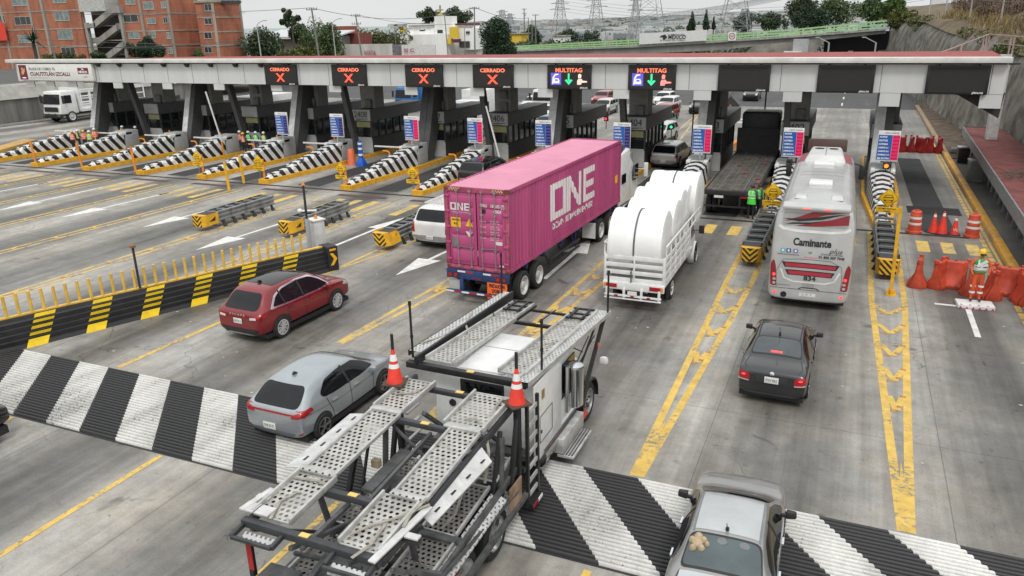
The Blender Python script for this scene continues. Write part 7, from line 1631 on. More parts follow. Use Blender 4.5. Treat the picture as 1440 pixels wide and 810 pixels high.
sideplate([(-8.12, 8.85, 2.3), (-7.72, 8.82, 2.4), (-7.72, 10.7, 2.46), (-8.12, 10.75, 2.36)])
sideplate([(-5.36, 8.55, 2.3), (-5.12, 8.5, 2.18), (-5.0, 10.4, 2.22), (-5.26, 10.55, 2.36)])
b = MB()
for xa, xb, y, z, w_ in ((-8.0, -5.3, 12.08, 2.46, .1), (-7.7, -5.3, 10.72, 2.48, .1), (-7.7, -5.3, 8.5, 2.34, .11), (-7.75, -5.28, 7.42, 2.3, .12)): b.bar(c(xa, y, z), c(xb, y - .05, z), w_, w_)
for x in (-7.68, -5.3): b.bar(c(x, 7.4, 2.28), c(x, 12.5, 2.45), .07, .13)
for x in (-7.72, -6.98, -6.05, -5.36):
    b.bar(c(x, 7.42, 2.28), c(x, 7.1, 2.24), .06, .08)
b.bar(c(-7.72, 7.1, 2.24), c(-6.98, 7.1, 2.24), .05, .06); b.bar(c(-6.05, 7.05, 2.24), c(-5.36, 7.05, 2.24), .05, .06)
b.bar(c(-7.86, 7.75, 2.32), c(-7.68, 7.75, 2.32), .1, .1); b.bar(c(-5.3, 7.95, 2.32), c(-5.0, 7.95, 2.32), .1, .1)
b.split('upper_frame', mat('frame_blue_grey', (.055, .058, .064), .5, .2, dirt=.35), t, bevel=.008)
b = MB()
for x, y, z in ((-6.5, 12.65, 2.69), (-6.45, 12.06, 2.515), (-6.45, 10.69, 2.535), (-6.5, 8.48, 2.4), (-6.6, 7.4, 2.365), (-6.3, 15.95, 2.545)): b.box(x - OX - .08, x - OX + .08, y - OY - .045, y - OY + .045, z, z + .012)
b.split('amber_tag', mat('amber_tag', (.75, .5, .15), .4, dirt=.1), t)
b = MB()
for x in (-7.75, -7.5): b.box(x - OX - .14, x - OX + .14, 7.6 - OY - .1, 7.6 - OY + .12, 2.4, 2.43)
b.box(-7.88 - OX, -7.65 - OX, 7.85 - OY, 7.95 - OY, 2.4, 2.43); b.bar(c(-7.85, 7.5, 2.42), c(-7.75, 8.1, 2.44), .1, .03); b.bar(c(-5.33, 7.2, 2.42), c(-5.2, 8.6, 2.44), .12, .03); b.bar(c(-5.2, 7.9, 2.42), c(-4.98, 7.9, 2.42), .12, .03)
b.split('tail_bracket', mat('pale_plate', (.6, .6, .59)), t, bevel=.005)
pt = MB()
for x0, x1, y in ((-7.62, -7.06, 7.2), (-5.98, -5.42, 7.1)): pt.hexa([c(x0, y - .05, 2.14), c(x1, y - .05, 2.14), c(x1, y + .1, 2.2), c(x0, y + .1, 2.2)], [c(x0, y - .05, 2.17), c(x1, y - .05, 2.17), c(x1, y + .1, 2.23), c(x0, y + .1, 2.23)])
pt.split('punched_lip', PERF3, t)
b = MB()
for x in (-7.7, -5.12): b.box(x - OX - .06, x - OX + .06, 11.74 - OY, 11.86 - OY, .5, 2.62)
b.bar(c(-5.12, 11.4, 1.0), c(-5.12, 11.8, 2.4), .09); b.bar(c(-7.7, 11.4, 1.0), c(-7.7, 11.8, 2.4), .09); b.bar(c(-7.7, 9.9, 1.2), c(-7.66, 10.4, 2.4), .09); b.bar(c(-7.4, 9.9, 1.3), c(-7.4, 10.3, 2.3), .05)
b.bar(c(-5.25, 10.9, 1.1), c(-5.25, 11.3, 2.3), .08)
b.split('mast', CB, t, bevel=.01)
MB().cyl(c(-5.2, 11.15, 1.1), c(-5.2, 11.25, 2.2), .06, n=10).cyl(c(-7.6, 11.0, 1.1), c(-7.6, 11.15, 2.2), .06, n=10).split('hydraulic_ram', CG, t, smooth=True, ang=40)
b = MB(); xl = -5.0
for y in (11.98, 12.5): b.bar(c(xl, y, .3), c(xl, y, 2.55), .06, .07)
b.split('ladder_rail', CB, t)
b = MB()
for k in range(7): z = .55 + k * .3; b.bar(c(xl, 12.0, z), c(xl, 12.48, z), .08, .035, up=(1, 0, 0))
b.split('ladder_rung', ALU, t)
b = MB(); b.box(-5.08 - OX, -4.9 - OX, 12.0 - OY, 12.5 - OY, .28, .36); b.build('ladder_foot', CB, t); b = MB(); b.box(-4.9 - OX, -4.885 - OX, 12.0 - OY, 12.25 - OY, .29, .36); b.split('red_reflector', REDP, t); MB().box(-4.9 - OX, -4.885 - OX, 12.25 - OY, 12.48 - OY, .29, .36).build('white_reflector', REFL, t)
b = MB()
for k in range(6): z = .7 + k * .3; b.bar(c(-7.6, 11.9, z), c(-7.6, 12.4, z), .06, .03)
b.split('ladder_rung', ALU, t)
for x, y, z0, z1 in ((-7.95, 12.85, 2.7, 3.95), (-5.0, 17.25, 2.5, 3.62), (-5.17, 13.2, 2.68, 3.8), (-7.9, 17.35, 2.5, 3.75)):
    p = MB(); p.cyl(c(x, y, z0), c(x, y, z1), .026, n=8); p.cyl(c(x, y, z0 + .45), c(x, y, z0 + .5), .036, n=8); p.cyl(c(x, y, z1 - .08), c(x, y, z1), .036, n=8); p.build('whip_pole', CB, t)
MB().hexa([c(-7.55, 12.95, .95), c(-5.22, 12.95, .95), c(-5.16, 15.3, .95), c(-7.5, 15.3, .95)], [c(-7.5, 12.95, 2.5), c(-5.24, 12.95, 2.5), c(-5.2, 15.2, 2.46), c(-7.45, 15.2, 2.46)]).build('sleeper', CWH, t, bevel=.07)
MB().box(-7.0 - OX, -5.98 - OX, 13.1 - OY, 15.1 - OY, 2.5, 2.54).build('roof_panel', CWH, t, bevel=.015)
MB().box(-6.98 - OX, -6.0 - OX, 14.26 - OY, 14.28 - OY, 2.541, 2.547).build('roof_seam', mat('seam_grey', (.3, .3, .3)), t)
w_ = MB().box(-6.85 - OX, -5.95 - OX, 12.925 - OY, 12.955 - OY, 1.95, 2.3).build('rear_window', GLASS, t, bevel=.03)
MB().box(-6.9 - OX, -5.9 - OX, 12.93 - OY, 12.957 - OY, 1.9, 2.35).build('window_frame', BLKPL, t, bevel=.03)
MB().cyl(c(-7.1, 12.93, 1.75), c(-7.1, 12.95, 1.75), .08, n=18).build('vent', BLKPL, t); MB().lathe(c(-7.1, 12.925, 1.2), (0, -1, 0), [(.1, 0), (.1, .02), (.07, .02), (.07, 0)], 18).build('grab_ring', CG, t)
MB().box(-7.5 - OX, -5.25 - OX, 12.7 - OY, 12.94 - OY, .85, .95).build('rear_step', CG, t)
sd = MB().box(-5.165 - OX, -5.14 - OX, 12.7 - OY, 14.3 - OY, .78, 2.56).build('side_skin', CWH, t, bevel=.01)
b = MB()
for (ya, za), (yb_, zb_) in (((13.0, 1.15), (13.7, 1.15)), ((13.7, 1.15), (13.7, 1.75)), ((13.7, 1.75), (13.0, 1.75)), ((13.0, 1.75), (13.0, 1.15))): b.bar(c(-5.137, ya, za), c(-5.137, yb_, zb_), .014, .014)
b.build('locker_seam', CG, sd); MB().box(-5.14 - OX, -5.125 - OX, 13.05 - OY, 13.1 - OY, 1.35, 1.42).build('locker_latch', BLACK, sd); MB().box(-5.14 - OX, -5.13 - OX, 13.1 - OY, 13.25 - OY, 2.1, 2.3).build('brass_vent', mat('brass', (.35, .26, .08), .4, .5), sd)
MB().box(-5.18 - OX, -5.15 - OX, 14.32 - OY, 15.2 - OY, 1.5, 2.3).build('door_window', GLASS, t)
MB().box(-5.2 - OX, -5.16 - OX, 14.3 - OY, 15.25 - OY, .95, 1.5).build('door', CWH, t, bevel=.01)
can = MB(); can.cyl(c(-5.0, 14.75, 1.25), c(-5.0, 14.75, 2.15), .2, n=24); can.lathe(c(-5.0, 14.75, 2.15), (0, 0, 1), [(.21, 0), (.2, .05), (.12, .1), (0, .12)], 24); can.lathe(c(-5.0, 14.75, 1.25), (0, 0, -1), [(.2, 0), (.15, .05), (0, .06)], 24)
can.build('air_cleaner', mat('polished_steel', (.6, .61, .62), .18, 1., dirt=.12), t, smooth=True, ang=35)
b = MB(); b.cyl(c(-5.05, 14.4, 1.2), c(-5.05, 14.4, 2.3), .05, n=10); b.build('exhaust_pipe', CHROME, t, smooth=True)
st_ = MB(); st_.box(-5.2 - OX, -4.95 - OX, 13.9 - OY, 15.3 - OY, .42, .78); st_.build('battery_box', ALU, t, bevel=.02)
b = MB(); b.box(-5.1 - OX, -4.72 - OX, 13.9 - OY, 15.2 - OY, .34, .4); b.build('step', ALU, t, bevel=.01)
b = MB()
for k in range(5): b.box(-5.05 - OX + k * .065, -5.02 - OX + k * .065, 13.93 - OY, 15.17 - OY, .4, .415)
b.build('step_tread', CG, t)
b = MB(); b.cyl(c(-5.35, 13.2, .7), c(-5.35, 15.2, .7), .28, n=24); b.build('fuel_tank', mat('polished_steel', (.6, .61, .62)), t, smooth=True, ang=40)
MB().hexa([c(-7.3, 15.2, .6), c(-5.4, 15.2, .6), c(-5.6, 17.2, .6), c(-7.1, 17.2, .6)], [c(-7.25, 15.2, 1.6), c(-5.45, 15.2, 1.6), c(-5.7, 17.1, 1.3), c(-7.0, 17.1, 1.3)]).build('hood', CWH, t, bevel=.08)
MB().hexa([c(-7.45, 15.2, 1.4), c(-5.25, 15.2, 1.4), c(-5.4, 15.9, 1.4), c(-7.3, 15.9, 1.4)], [c(-7.4, 15.15, 2.4), c(-5.3, 15.15, 2.4), c(-5.5, 15.25, 2.35), c(-7.2, 15.25, 2.35)]).build('windshield', GLASS, t)
for s, x in ((1, -5.17), (-1, -7.6)):
    wheel(t, x - OX, 16.35 - OY, .5, .28, s, rimm=mat('dusty_rim', (.32, .31, .3), .45, .5, dirt=.3), style='steel')
    f_ = MB(); n_ = 14
    for k in range(n_):
        a0, a1 = R(-10) + R(200) * k / n_, R(-10) + R(200) * (k + 1) / n_
        for (rA, xA), (rB, xB) in (((.6, .06), (.6, -.3)), ((.6, .06), (.55, .075))):
            f_.face([c(x + s * xA, 16.35 + cos(a0) * rA, .52 + sin(a0) * rA), c(x + s * xA, 16.35 + cos(a1) * rA, .52 + sin(a1) * rA), c(x + s * xB, 16.35 + cos(a1) * rB, .52 + sin(a1) * rB), c(x + s * xB, 16.35 + cos(a0) * rB, .52 + sin(a0) * rB)])
    f_.build('fender', CB, t, smooth=True, ang=50)
for x in (-4.98,): 
    b = MB(); b.hexa([c(x - .08, 16.75, 1.35), c(x + .14, 16.75, 1.35), c(x + .14, 16.95, 1.35), c(x - .08, 16.95, 1.35)], [c(x - .06, 16.75, 1.55), c(x + .12, 16.75, 1.55), c(x + .1, 16.95, 1.5), c(x - .06, 16.95, 1.5)]); b.build('hood_mirror', CWH, t, bevel=.05)
b = MB(); b.bar(c(-5.05, 17.1, 2.45), c(-5.12, 15.75, .95), .09, .07); b.bar(c(-5.12, 15.75, .95), c(-5.12, 15.7, .35), .06, .06); b.bar(c(-5.1, 16.6, 2.45), c(-5.15, 15.3, 1.6), .04); b.split('deck_strut', CB, t)
MB().prism([(15.95 - OY, .42), (15.55 - OY, .38), (15.62 - OY, .68)], 'x', -5.06 - OX, -5.05 - OX).build('red_flag', mat('red_flag', (.6, .05, .03), .5), t); MB().box(-5.03 - OX, -5.01 - OX, 16.5 - OY, 16.62 - OY, 1.85, 2.0).build('red_reflector', REDP, t)
b = MB()
for (p_, q_) in ((((-5.3, 15.6, 1.7)), (-5.15, 16.2, 2.3)), ((-5.3, 15.7, 1.6), (-5.1, 16.5, 2.2)), ((-5.25, 15.4, 2.3), (-5.2, 15.9, 2.0)), ((-5.2, 15.3, 2.0), (-5.0, 15.6, 1.3))): b.cyl(c(*p_), c(*q_), .015, n=6)
b.split('hose', BLACK, t)
b = MB()
for x in (-6.9, -5.9): b.box(x - OX - .07, x - OX + .07, 5.5 - OY, 17 - OY, .6, .85)
for y in (6.2, 7.4, 8.8, 10.0, 11.2, 12.3): b.box(-7.5 - OX, -5.2 - OX, y - .06 - OY, y + .06 - OY, .85, .97)
b.split('chassis_beam', CB, t, bevel=.01)
b = MB()
b.bar(c(-5.02, 12.0, .62), c(-5.0, 7.2, .62), .09, .09); b.bar(c(-5.05, 11.6, .9), c(-5.1, 7.6, 1.25), .05, .05); b.bar(c(-7.75, 12.0, .62), c(-7.75, 7.2, .62), .09, .09)
b.bar(c(-5.3, 11.4, .6), c(-5.05, 10.2, .45), .05); b.split('side_tube', CG, t)
track('lower_track', -5.95, -5.35, 9.6, 10.95, 1.18, 1.3, PERF2, lip=.03); track('lower_track', -5.9, -5.3, 8.3, 9.5, 1.1, 1.16, PERF2, lip=.03); track('lower_track', -5.75, -5.25, 11.0, 11.7, 1.42, 1.5, PERF2, lip=.03)
track('lower_track', -7.45, -6.8, 9.2, 11.4, 1.18, 1.25, PERF2, lip=.03); track('lower_track', -7.45, -6.75, 6.4, 8.9, 1.05, 1.15, PERF2, lip=.03); track('lower_track', -6.0, -5.2, 6.0, 8.1, 1.0, 1.08, PERF2, lip=.03)
b = MB(); b.face([c(-6.72, 7.6, 1.1), c(-6.05, 7.6, 1.1), c(-6.05, 9.4, 1.16), c(-6.72, 9.4, 1.16)]); b.face([c(-6.72, 10.2, 1.2), c(-6.05, 10.2, 1.2), c(-6.05, 11.6, 1.26), c(-6.72, 11.6, 1.26)]); b.split('centre_plate', PERF2, t)
b = MB(); b.box(-7.6 - OX, -5.15 - OX, 9.45 - OY, 9.6 - OY, 1.02, 1.18); b.box(-6.5 - OX, -5.25 - OX, 9.4 - OY, 9.5 - OY, 1.17, 1.22); b.bar(c(-7.55, 6.0, 1.0), c(-7.5, 11.8, 1.22), .08, .12); b.bar(c(-5.15, 6.0, 1.0), c(-5.15, 11.8, 1.25), .06, .14); b.bar(c(-6.7, 6.4, 1.25), c(-6.75, 8.4, 1.6), .09, .1); b.bar(c(-6.75, 8.4, 1.6), c(-6.8, 9.9, 1.62), .09, .1); b.bar(c(-5.5, 8.4, 1.35), c(-5.0, 8.5, 1.35), .06, .06)
for k in range(9): y = 6.3 + k * .62; b.bar(c(-7.5, y, .98), c(-5.2, y + .05, .98), .05, .07)
for xa, ya, za, xb, yb_, zb_, w_ in ((-7.0, 7.5, 1.95, -7.0, 9.6, 1.2, .07), (-6.0, 7.5, 1.95, -6.0, 9.6, 1.2, .07), (-7.3, 8.6, 2.3, -7.3, 8.9, 1.1, .08), (-5.7, 8.6, 2.3, -5.7, 8.9, 1.1, .08), (-6.6, 7.3, 2.2, -6.6, 8.5, 2.2, .07), (-7.2, 10.7, 2.4, -6.2, 10.9, 1.3, .05), (-6.9, 11.4, 2.3, -6.9, 12.6, 1.2, .08), (-5.8, 11.4, 2.3, -5.8, 12.6, 1.2, .08), (-6.35, 8.5, 2.2, -6.35, 10.7, 2.35, .06), (-7.3, 7.9, 1.5, -6.1, 8.0, 1.5, .06), (-5.15, 7.4, 2.2, -5.15, 8.6, 1.2, .06), (-7.6, 7.4, 2.2, -7.6, 8.8, 1.2, .06)): b.bar(c(xa, ya, za), c(xb, yb_, zb_), w_)
b.split('lower_frame', CG, t, bevel=.008)
b = MB(); b.hexa([c(-5.28, 8.2, 1.02), c(-5.02, 8.2, .95), c(-5.02, 11.0, 1.05), c(-5.28, 11.0, 1.2)], [c(-5.28, 8.2, 1.05), c(-5.02, 8.2, .98), c(-5.02, 11.0, 1.08), c(-5.28, 11.0, 1.23)]); b.build('wheel_cover', PERF3, t)
MB().box(-5.06 - OX, -5.03 - OX, 11.2 - OY, 11.75 - OY, .65, 1.15).build('rusty_mud_plate', mat('rusty_plate', (.3, .2, .13), .8, dirt=.5), t)
b = MB(); b.bar(c(-4.97, 8.6, .95), c(-4.97, 8.95, .98), .02, .07); b.bar(c(-4.99, 7.55, 1.0), c(-4.99, 7.9, 1.0), .02, .07); b.split('red_reflector', REDP, t)
for y in (10.75, 9.45, 8.1):
    for s, x in ((1, -5.12), (-1, -7.62)): wheel(t, x - OX, y - OY, .5, .27, s, rimm=mat('polished_rim', (.55, .55, .55), .3, .8, dirt=.2), style='dual')
b = MB(); b.cyl(c(-5.5, 11.35, .95), c(-5.5, 12.2, .95), .2, n=18); b.cyl(c(-5.7, 10.4, 1.7), c(-5.5, 11.5, 1.75), .09, n=12); b.split('air_tank', CG, t, smooth=True, ang=40)
b = MB(); b.box(-7.72 - OX, -7.64 - OX, 7.35 - OY, 7.43 - OY, 1.35, 2.0); b.build('tail_post', CB, t); MB().box(-7.7 - OX, -7.6 - OX, 7.33 - OY, 7.345 - OY, 1.5, 1.95).build('red_reflector', REDP, t)
b = MB(); b.box(-7.5 - OX, -6.9 - OX, 7.0 - OY, 7.6 - OY, 1.1, 1.5); b.box(-6.9 - OX, -6.2 - OX, 7.8 - OY, 8.4 - OY, 1.0, 1.25); b.box(-7.2 - OX, -6.7 - OX, 9.9 - OY, 10.5 - OY, 1.25, 1.45); b.split('equipment_box', CG, t, bevel=.02)
MB().hexa([c(-6.95, 9.3, 1.85), c(-6.72, 9.3, 1.85), c(-6.72, 10.6, 1.9), c(-6.95, 10.6, 1.9)], [c(-6.95, 9.3, 1.92), c(-6.72, 9.3, 1.92), c(-6.72, 10.6, 1.97), c(-6.95, 10.6, 1.97)]).build('jack_arm', CG, t, bevel=.01)
MB().box(-7.35 - OX, -7.2 - OX, 10.2 - OY, 10.32 - OY, 1.7, 1.85).build('work_lamp', mat('lamp_tan', (.4, .34, .22), .5), t)
STR = mat('faded_webbing', (.33, .31, .26), .9, dirt=.35, scale=8)
for pts in ([(-7.75, 14.9, 2.75), (-7.5, 14.6, 2.64), (-7.35, 14.2, 2.62), (-7.55, 13.9, 2.63)], [(-7.35, 14.3, 2.64), (-7.1, 14.35, 2.63)], [(-7.9, 15.6, 2.75), (-7.75, 15.0, 2.74), (-7.8, 14.0, 2.78), (-8.0, 13.3, 2.84)], [(-5.85, 14.2, 2.64), (-5.65, 14.7, 2.62), (-5.5, 14.8, 2.62), (-5.6, 14.3, 2.62), (-5.8, 14.0, 2.64)],
            [(-7.1, 12.0, 2.6), (-7.2, 11.6, 2.58), (-7.5, 11.4, 2.6)], [(-5.5, 12.0, 2.6), (-5.45, 11.5, 2.62), (-5.3, 11.2, 2.55)], [(-5.8, 11.0, 2.6), (-5.6, 11.05, 2.62), (-5.35, 10.9, 2.5), (-5.2, 10.7, 2.2), (-5.2, 10.5, 1.7)],
            [(-5.2, 8.6, 2.48), (-5.5, 8.2, 2.44), (-5.8, 7.9, 2.42), (-5.95, 7.6, 2.42)], [(-5.3, 8.7, 2.5), (-5.35, 8.3, 2.48), (-5.3, 8.0, 2.46)], [(-7.35, 8.2, 2.42), (-7.45, 7.9, 2.41), (-7.3, 7.5, 2.4)], [(-7.7, 8.5, 2.42), (-7.2, 8.55, 2.44), (-7.0, 8.5, 2.44)], [(-5.6, 8.0, 2.43), (-5.55, 7.5, 2.42), (-5.65, 7.2, 2.4)], [(-5.7, 10.6, 1.34), (-5.55, 10.0, 1.3), (-5.6, 9.6, 1.26)]):
    b = MB(); P_ = [Vector(c(*p)) for p in pts]
    for a_, b_ in zip(P_, P_[1:]): b.bar(a_, b_, .05, .012)
    b.build('web_strap', STR, t)
for s, x, y, lab in ((1, -5.12, 11.8, 'red and white cone on the right mast of the car carrier'), (-1, -7.72, 11.75, 'red and white cone on the left mast of the car carrier beside the grey hatchback')):
    cone((x, y, 2.64), .74, lab, bands=2, pole=True, grp='cones on the car carrier masts')

def cage_truck(name, lab, loc, rz, length=8.5, cage=True, body=None, grp=None):
    t = thing(name, lab, 'truck', loc, rz, grp); b = MB()
    for s in (-1, 1): b.box(s * .42 - .06, s * .42 + .06, -length / 2, length / 2, .6, .85)
    b.build('chassis', BLKPL, t); y1 = length / 2; 
    cb = MB(); cb.hexa([(-1.15, y1 - 1.9, .75), (1.15, y1 - 1.9, .75), (1.15, y1, .75), (-1.15, y1, .75)], [(-1.1, y1 - 1.85, 2.75), (1.1, y1 - 1.85, 2.75), (1.08, y1 - .35, 2.75), (-1.08, y1 - .35, 2.75)]); cb.build('cab', body or TWH, t, bevel=.1)
    MB().hexa([(-1.02, y1 - .13, 1.65), (1.02, y1 - .13, 1.65), (1.02, y1 - .1, 1.65), (-1.02, y1 - .1, 1.65)], [(-.98, y1 - .36, 2.5), (.98, y1 - .36, 2.5), (.98, y1 - .28, 2.5), (-.98, y1 - .28, 2.5)]).build('windshield', GLASS, t)
    MB().box(-.85, .85, y1 + .0, y1 + .03, 1.0, 1.4).build('grille', BLKPL, t); MB().box(-1.15, 1.15, y1 - .2, y1 + .1, .45, .8).build('bumper', BLKPL, t, bevel=.04)
    for s in (-1, 1):
        MB().box(s * .95 - .15, s * .95 + .15, y1 + .08, y1 + .11, .6, .75).build('headlamp', CHROME, t); MB().box(s * 1.14 - .015, s * 1.14 + .015, y1 - 1.3, y1 - .6, 1.7, 2.4).build('door_window', GLASS, t)
        wheel(t, s * 1.15, y1 - 1.1, .5, .28, s, style='steel', rimm=mat('white_rim', (.6, .6, .58))); wheel(t, s * 1.15, -y1 + 1.6, .5, .28, s, style='dual', rimm=RIMD)
        m_ = MB(); m_.box(s * 1.4 - .1, s * 1.4 + .1, y1 - .3, y1 - .2, 1.7, 2.4); m_.bar((s * 1.1, y1 - .3, 2.3), (s * 1.4, y1 - .25, 2.3), .03); m_.build('mirror', BLKPL, t)
    if cage:
        MB().box(-1.2, 1.2, -y1, y1 - 2.1, .85, 1.0).build('bed', TWH, t)
        b = MB()
        for s in (-1, 1):
            for z in (1.05, 1.25, 1.45, 2.0, 2.6): b.bar((s * 1.2, -y1, z), (s * 1.2, y1 - 2.1, z), .05, .12 if z < 2 else .1)
            for k in range(8): y = -y1 + k * (length - 2.1) / 7; b.bar((s * 1.2, y, 1.), (s * 1.2, y, 2.65), .08)
        b.build('cage_side', TWH, t); MB().box(-1.2, 1.2, y1 - 2.15, y1 - 2.08, .9, 3.0).build('cage_front', TWH, t); MB().box(1.0, 1.25, -.9, .8, .45, .85).build('tool_box', CHROME, t)
    else: MB().box(-1.25, 1.25, -y1, y1 - 2.1, .9, 3.6).build('box_body', body or TWH, t, bevel=.03)
    return t
cage_truck('cage_truck', 'white stake sided lorry facing the camera by the left retaining wall', (-81.0, 65.2, 0), R(181), 9.5).scale = (1.22, 1.22, 1.22)
cage_truck('box_truck', 'white box truck facing the camera between booths 2408 and 2407', (-33.0, 69, 0), R(180), 8, False, grp='trucks queuing beyond the booths')
cage_truck('box_truck', 'white lorry under the canopy seen past the second column from the left', (-50.8, 57.5, 0), R(178), 8, False, grp='trucks queuing beyond the booths')
cage_truck('box_truck', 'blue box truck facing the camera beyond the leftmost price board', (-47.4, 82, 0), R(180), 8, False, mat('truck_blue', (.03, .16, .42), .5, dirt=.2), grp='trucks queuing beyond the booths')
cage_truck('box_truck', 'white lorry with a black deflector and big letters on its front beyond booth 2407', (-30.4, 82, 0), R(180), 8, False, grp='trucks queuing beyond the booths')
GREENR = mat('green_railing', (.34, .56, .26), .6, dirt=.2); OCON = mat('overpass_concrete', (.27, .265, .24), .85, dirt=.3, scale=.4, streak=True)
YB = 150.
t = thing('overpass', 'concrete overpass with a pale green railing climbing to the right', 'bridge')
bp = [(700, 71, 66, 88), (730, 64.5, 72, 84), (900, 55, 66, 76), (1000, 49, 60, 71), (1120, 40.5, 52, 60), (1245, 28, 42, 47)]   # x, rail top, girder top, girder bottom at that depth
for (xa, ra, ga, ba), (xb, rb_, gb, bb) in zip(bp, bp[1:]):
    P0 = [at(xa, v, YB) for v in (ra, ga, ba)]; P1 = [at(xb, v, YB) for v in (rb_, gb, bb)]
    g_ = MB(); g_.hexa([(P0[2].x, YB, P0[2].z), (P1[2].x, YB, P1[2].z), (P1[2].x, YB + 9, P1[2].z), (P0[2].x, YB + 9, P0[2].z)], [(P0[2].x, YB, P0[1].z), (P1[2].x, YB, P1[1].z), (P1[2].x, YB + 9, P1[1].z), (P0[2].x, YB + 9, P0[1].z)]); g_.build('girder', OCON, t)
    g_ = MB(); g_.bar((P0[2].x, YB - .25, P0[1].z + .1), (P1[2].x, YB - .25, P1[1].z + .1), .5, .3); g_.build('deck_edge', mat('deck_edge', (.33, .32, .3), .8, dirt=.3), t)
    g_ = MB(); zc0 = P0[1].z + .25; 
    for q in (.15, .5, .9): g_.bar((P0[2].x, YB - .3, zc0 + (P0[0].z - zc0) * q), (P1[2].x, YB - .3, P1[1].z + .25 + (P1[0].z - P1[1].z - .25) * q), .1, .26 if q > .4 else .2)
    n_ = max(2, int((P1[2].x - P0[2].x) / 2.2))
    for k in range(n_): f = k / n_; x = P0[2].x + (P1[2].x - P0[2].x) * f; z0 = zc0 + (P1[1].z + .25 - zc0) * f; z1 = P0[0].z + (P1[0].z - P0[0].z) * f; g_.bar((x, YB - .3, z0), (x, YB - .3, z1), .16)
    g_.build('railing', GREENR, t)
for x, w_ in ((952, 2.4), (1196, .8), (1244, 2.0)):
    p = at(x, 72, YB); MB().box(p.x - w_ / 2, p.x + w_ / 2, YB + .5, YB + 8, 0, p.z).build('pier', OCON, t)
q_ = [at(1060, 64, YB - .6), at(1163, 54, YB - .6), at(1143, 76, YB - .6)]
MB().face([tuple(q_[0]), tuple(q_[1]), tuple(q_[2]), (q_[2].x - 4, YB - 6, 0), (q_[0].x - 6, YB - 6, 0), tuple(at(1046, 76, YB - .6))]).build('embankment', mat('embankment', (.24, .23, .2), .9, dirt=.45, scale=.5), t)
MB().box(at(700, 60, YB + 9).x, at(950, 60, YB + 9).x, YB + 9.2, YB + 9.5, 0, 3.6).build('abutment', mat('embankment', (.2, .2, .18)), t)
MB().box(at(1160, 50, YB + 9).x, at(1260, 50, YB + 9).x, YB + 9.5, YB + 9.8, -.0, 7).build('underpass_shade', BLACK, t)  # black sheet added behind the opening, standing for the shade under the bridge
q0, q1 = at(899, 63, YB - .8), at(994, 46, YB - .8)
t2 = thing('overpass_banner', 'long white banner reading MEXICO hung on the overpass', 'banner')
za = [at(899, v, YB - .8).z for v in (47, 62.5)]; zb = [at(994, v, YB - .8).z for v in (42, 57)]
MB().hexa([(q0.x, YB - .9, za[1]), (q1.x, YB - .9, zb[1]), (q1.x, YB - .8, zb[1]), (q0.x, YB - .8, za[1])], [(q0.x, YB - .9, za[0]), (q1.x, YB - .9, zb[0]), (q1.x, YB - .8, zb[0]), (q0.x, YB - .8, za[0])]).build('sheet', mat('banner_white', (.66, .66, .64), .6, dirt=.1), t2)
pm = at(948, 52.5, YB - 1); text('MÉXICO', tuple(at(952, 52.2, YB - 1)), .95, INK, t2, width=3.2, bold=.02)
text('GOBIERNO DE', tuple(at(950, 48.6, YB - 1)), .35, INK, t2, width=3.); text('EL PODER DEL PUEBLO', tuple(at(946, 56.6, YB - 1)), .4, INK, t2, width=4.6)
MB().prism([(at(931, 50, YB).x + a, at(931, 50, YB).z + b_) for a, b_ in ((0, 0), (.8, .2), (1.2, -.3), (.5, -.8), (.3, -.2), (-.2, -.3))], 'y', YB - 1.0, YB - .95).build('emblem', INK, t2)
t2 = thing('speed_sign', 'small white sign with a red ring on the overpass girder', 'sign', at(1029.5, 51, YB - .8)); MB().box(-.7, .7, -.03, .03, -.75, .75).build('board', WHITE, t2); MB().lathe((0, -.04, 0), (0, 1, 0), [(.55, 0), (.42, 0)], 20).build('ring', REDP, t2); text('60', (0, -.05, 0), .6, INK, t2)
t2 = thing('camera_gantry_head', 'pair of white boxes standing beyond the canopy roof near the rock wall', 'cabinet', at(1112, 72, 120)); MB().box(-.9, 1.4, -.3, .5, -7, 0).build('box', WHITE, t2); MB().box(0.2, 2.2, .6, 1.2, -7, 1.6).build('box', LGREY, t2)
for x, y in ((1166, 60), (1232, 60)):
    p = at(x, y, 138); t2 = thing('street_lamp', 'grey street lamp in front of the dark underpass, ' + ('left one' if x < 1200 else 'right one'), 'street lamp', (p.x, p.y, 0), 0, 'lamps by the underpass'); MB().cyl((0, 0, 0), (0, 0, p.z), .12, n=8).build('pole', LGREY, t2); MB().bar((0, 0, p.z), (-1.6, 0, p.z + .8), .12).build('arm', LGREY, t2); MB().box(-2.1, -1.5, -.15, .15, p.z + .75, p.z + .9).build('head', LGREY, t2)

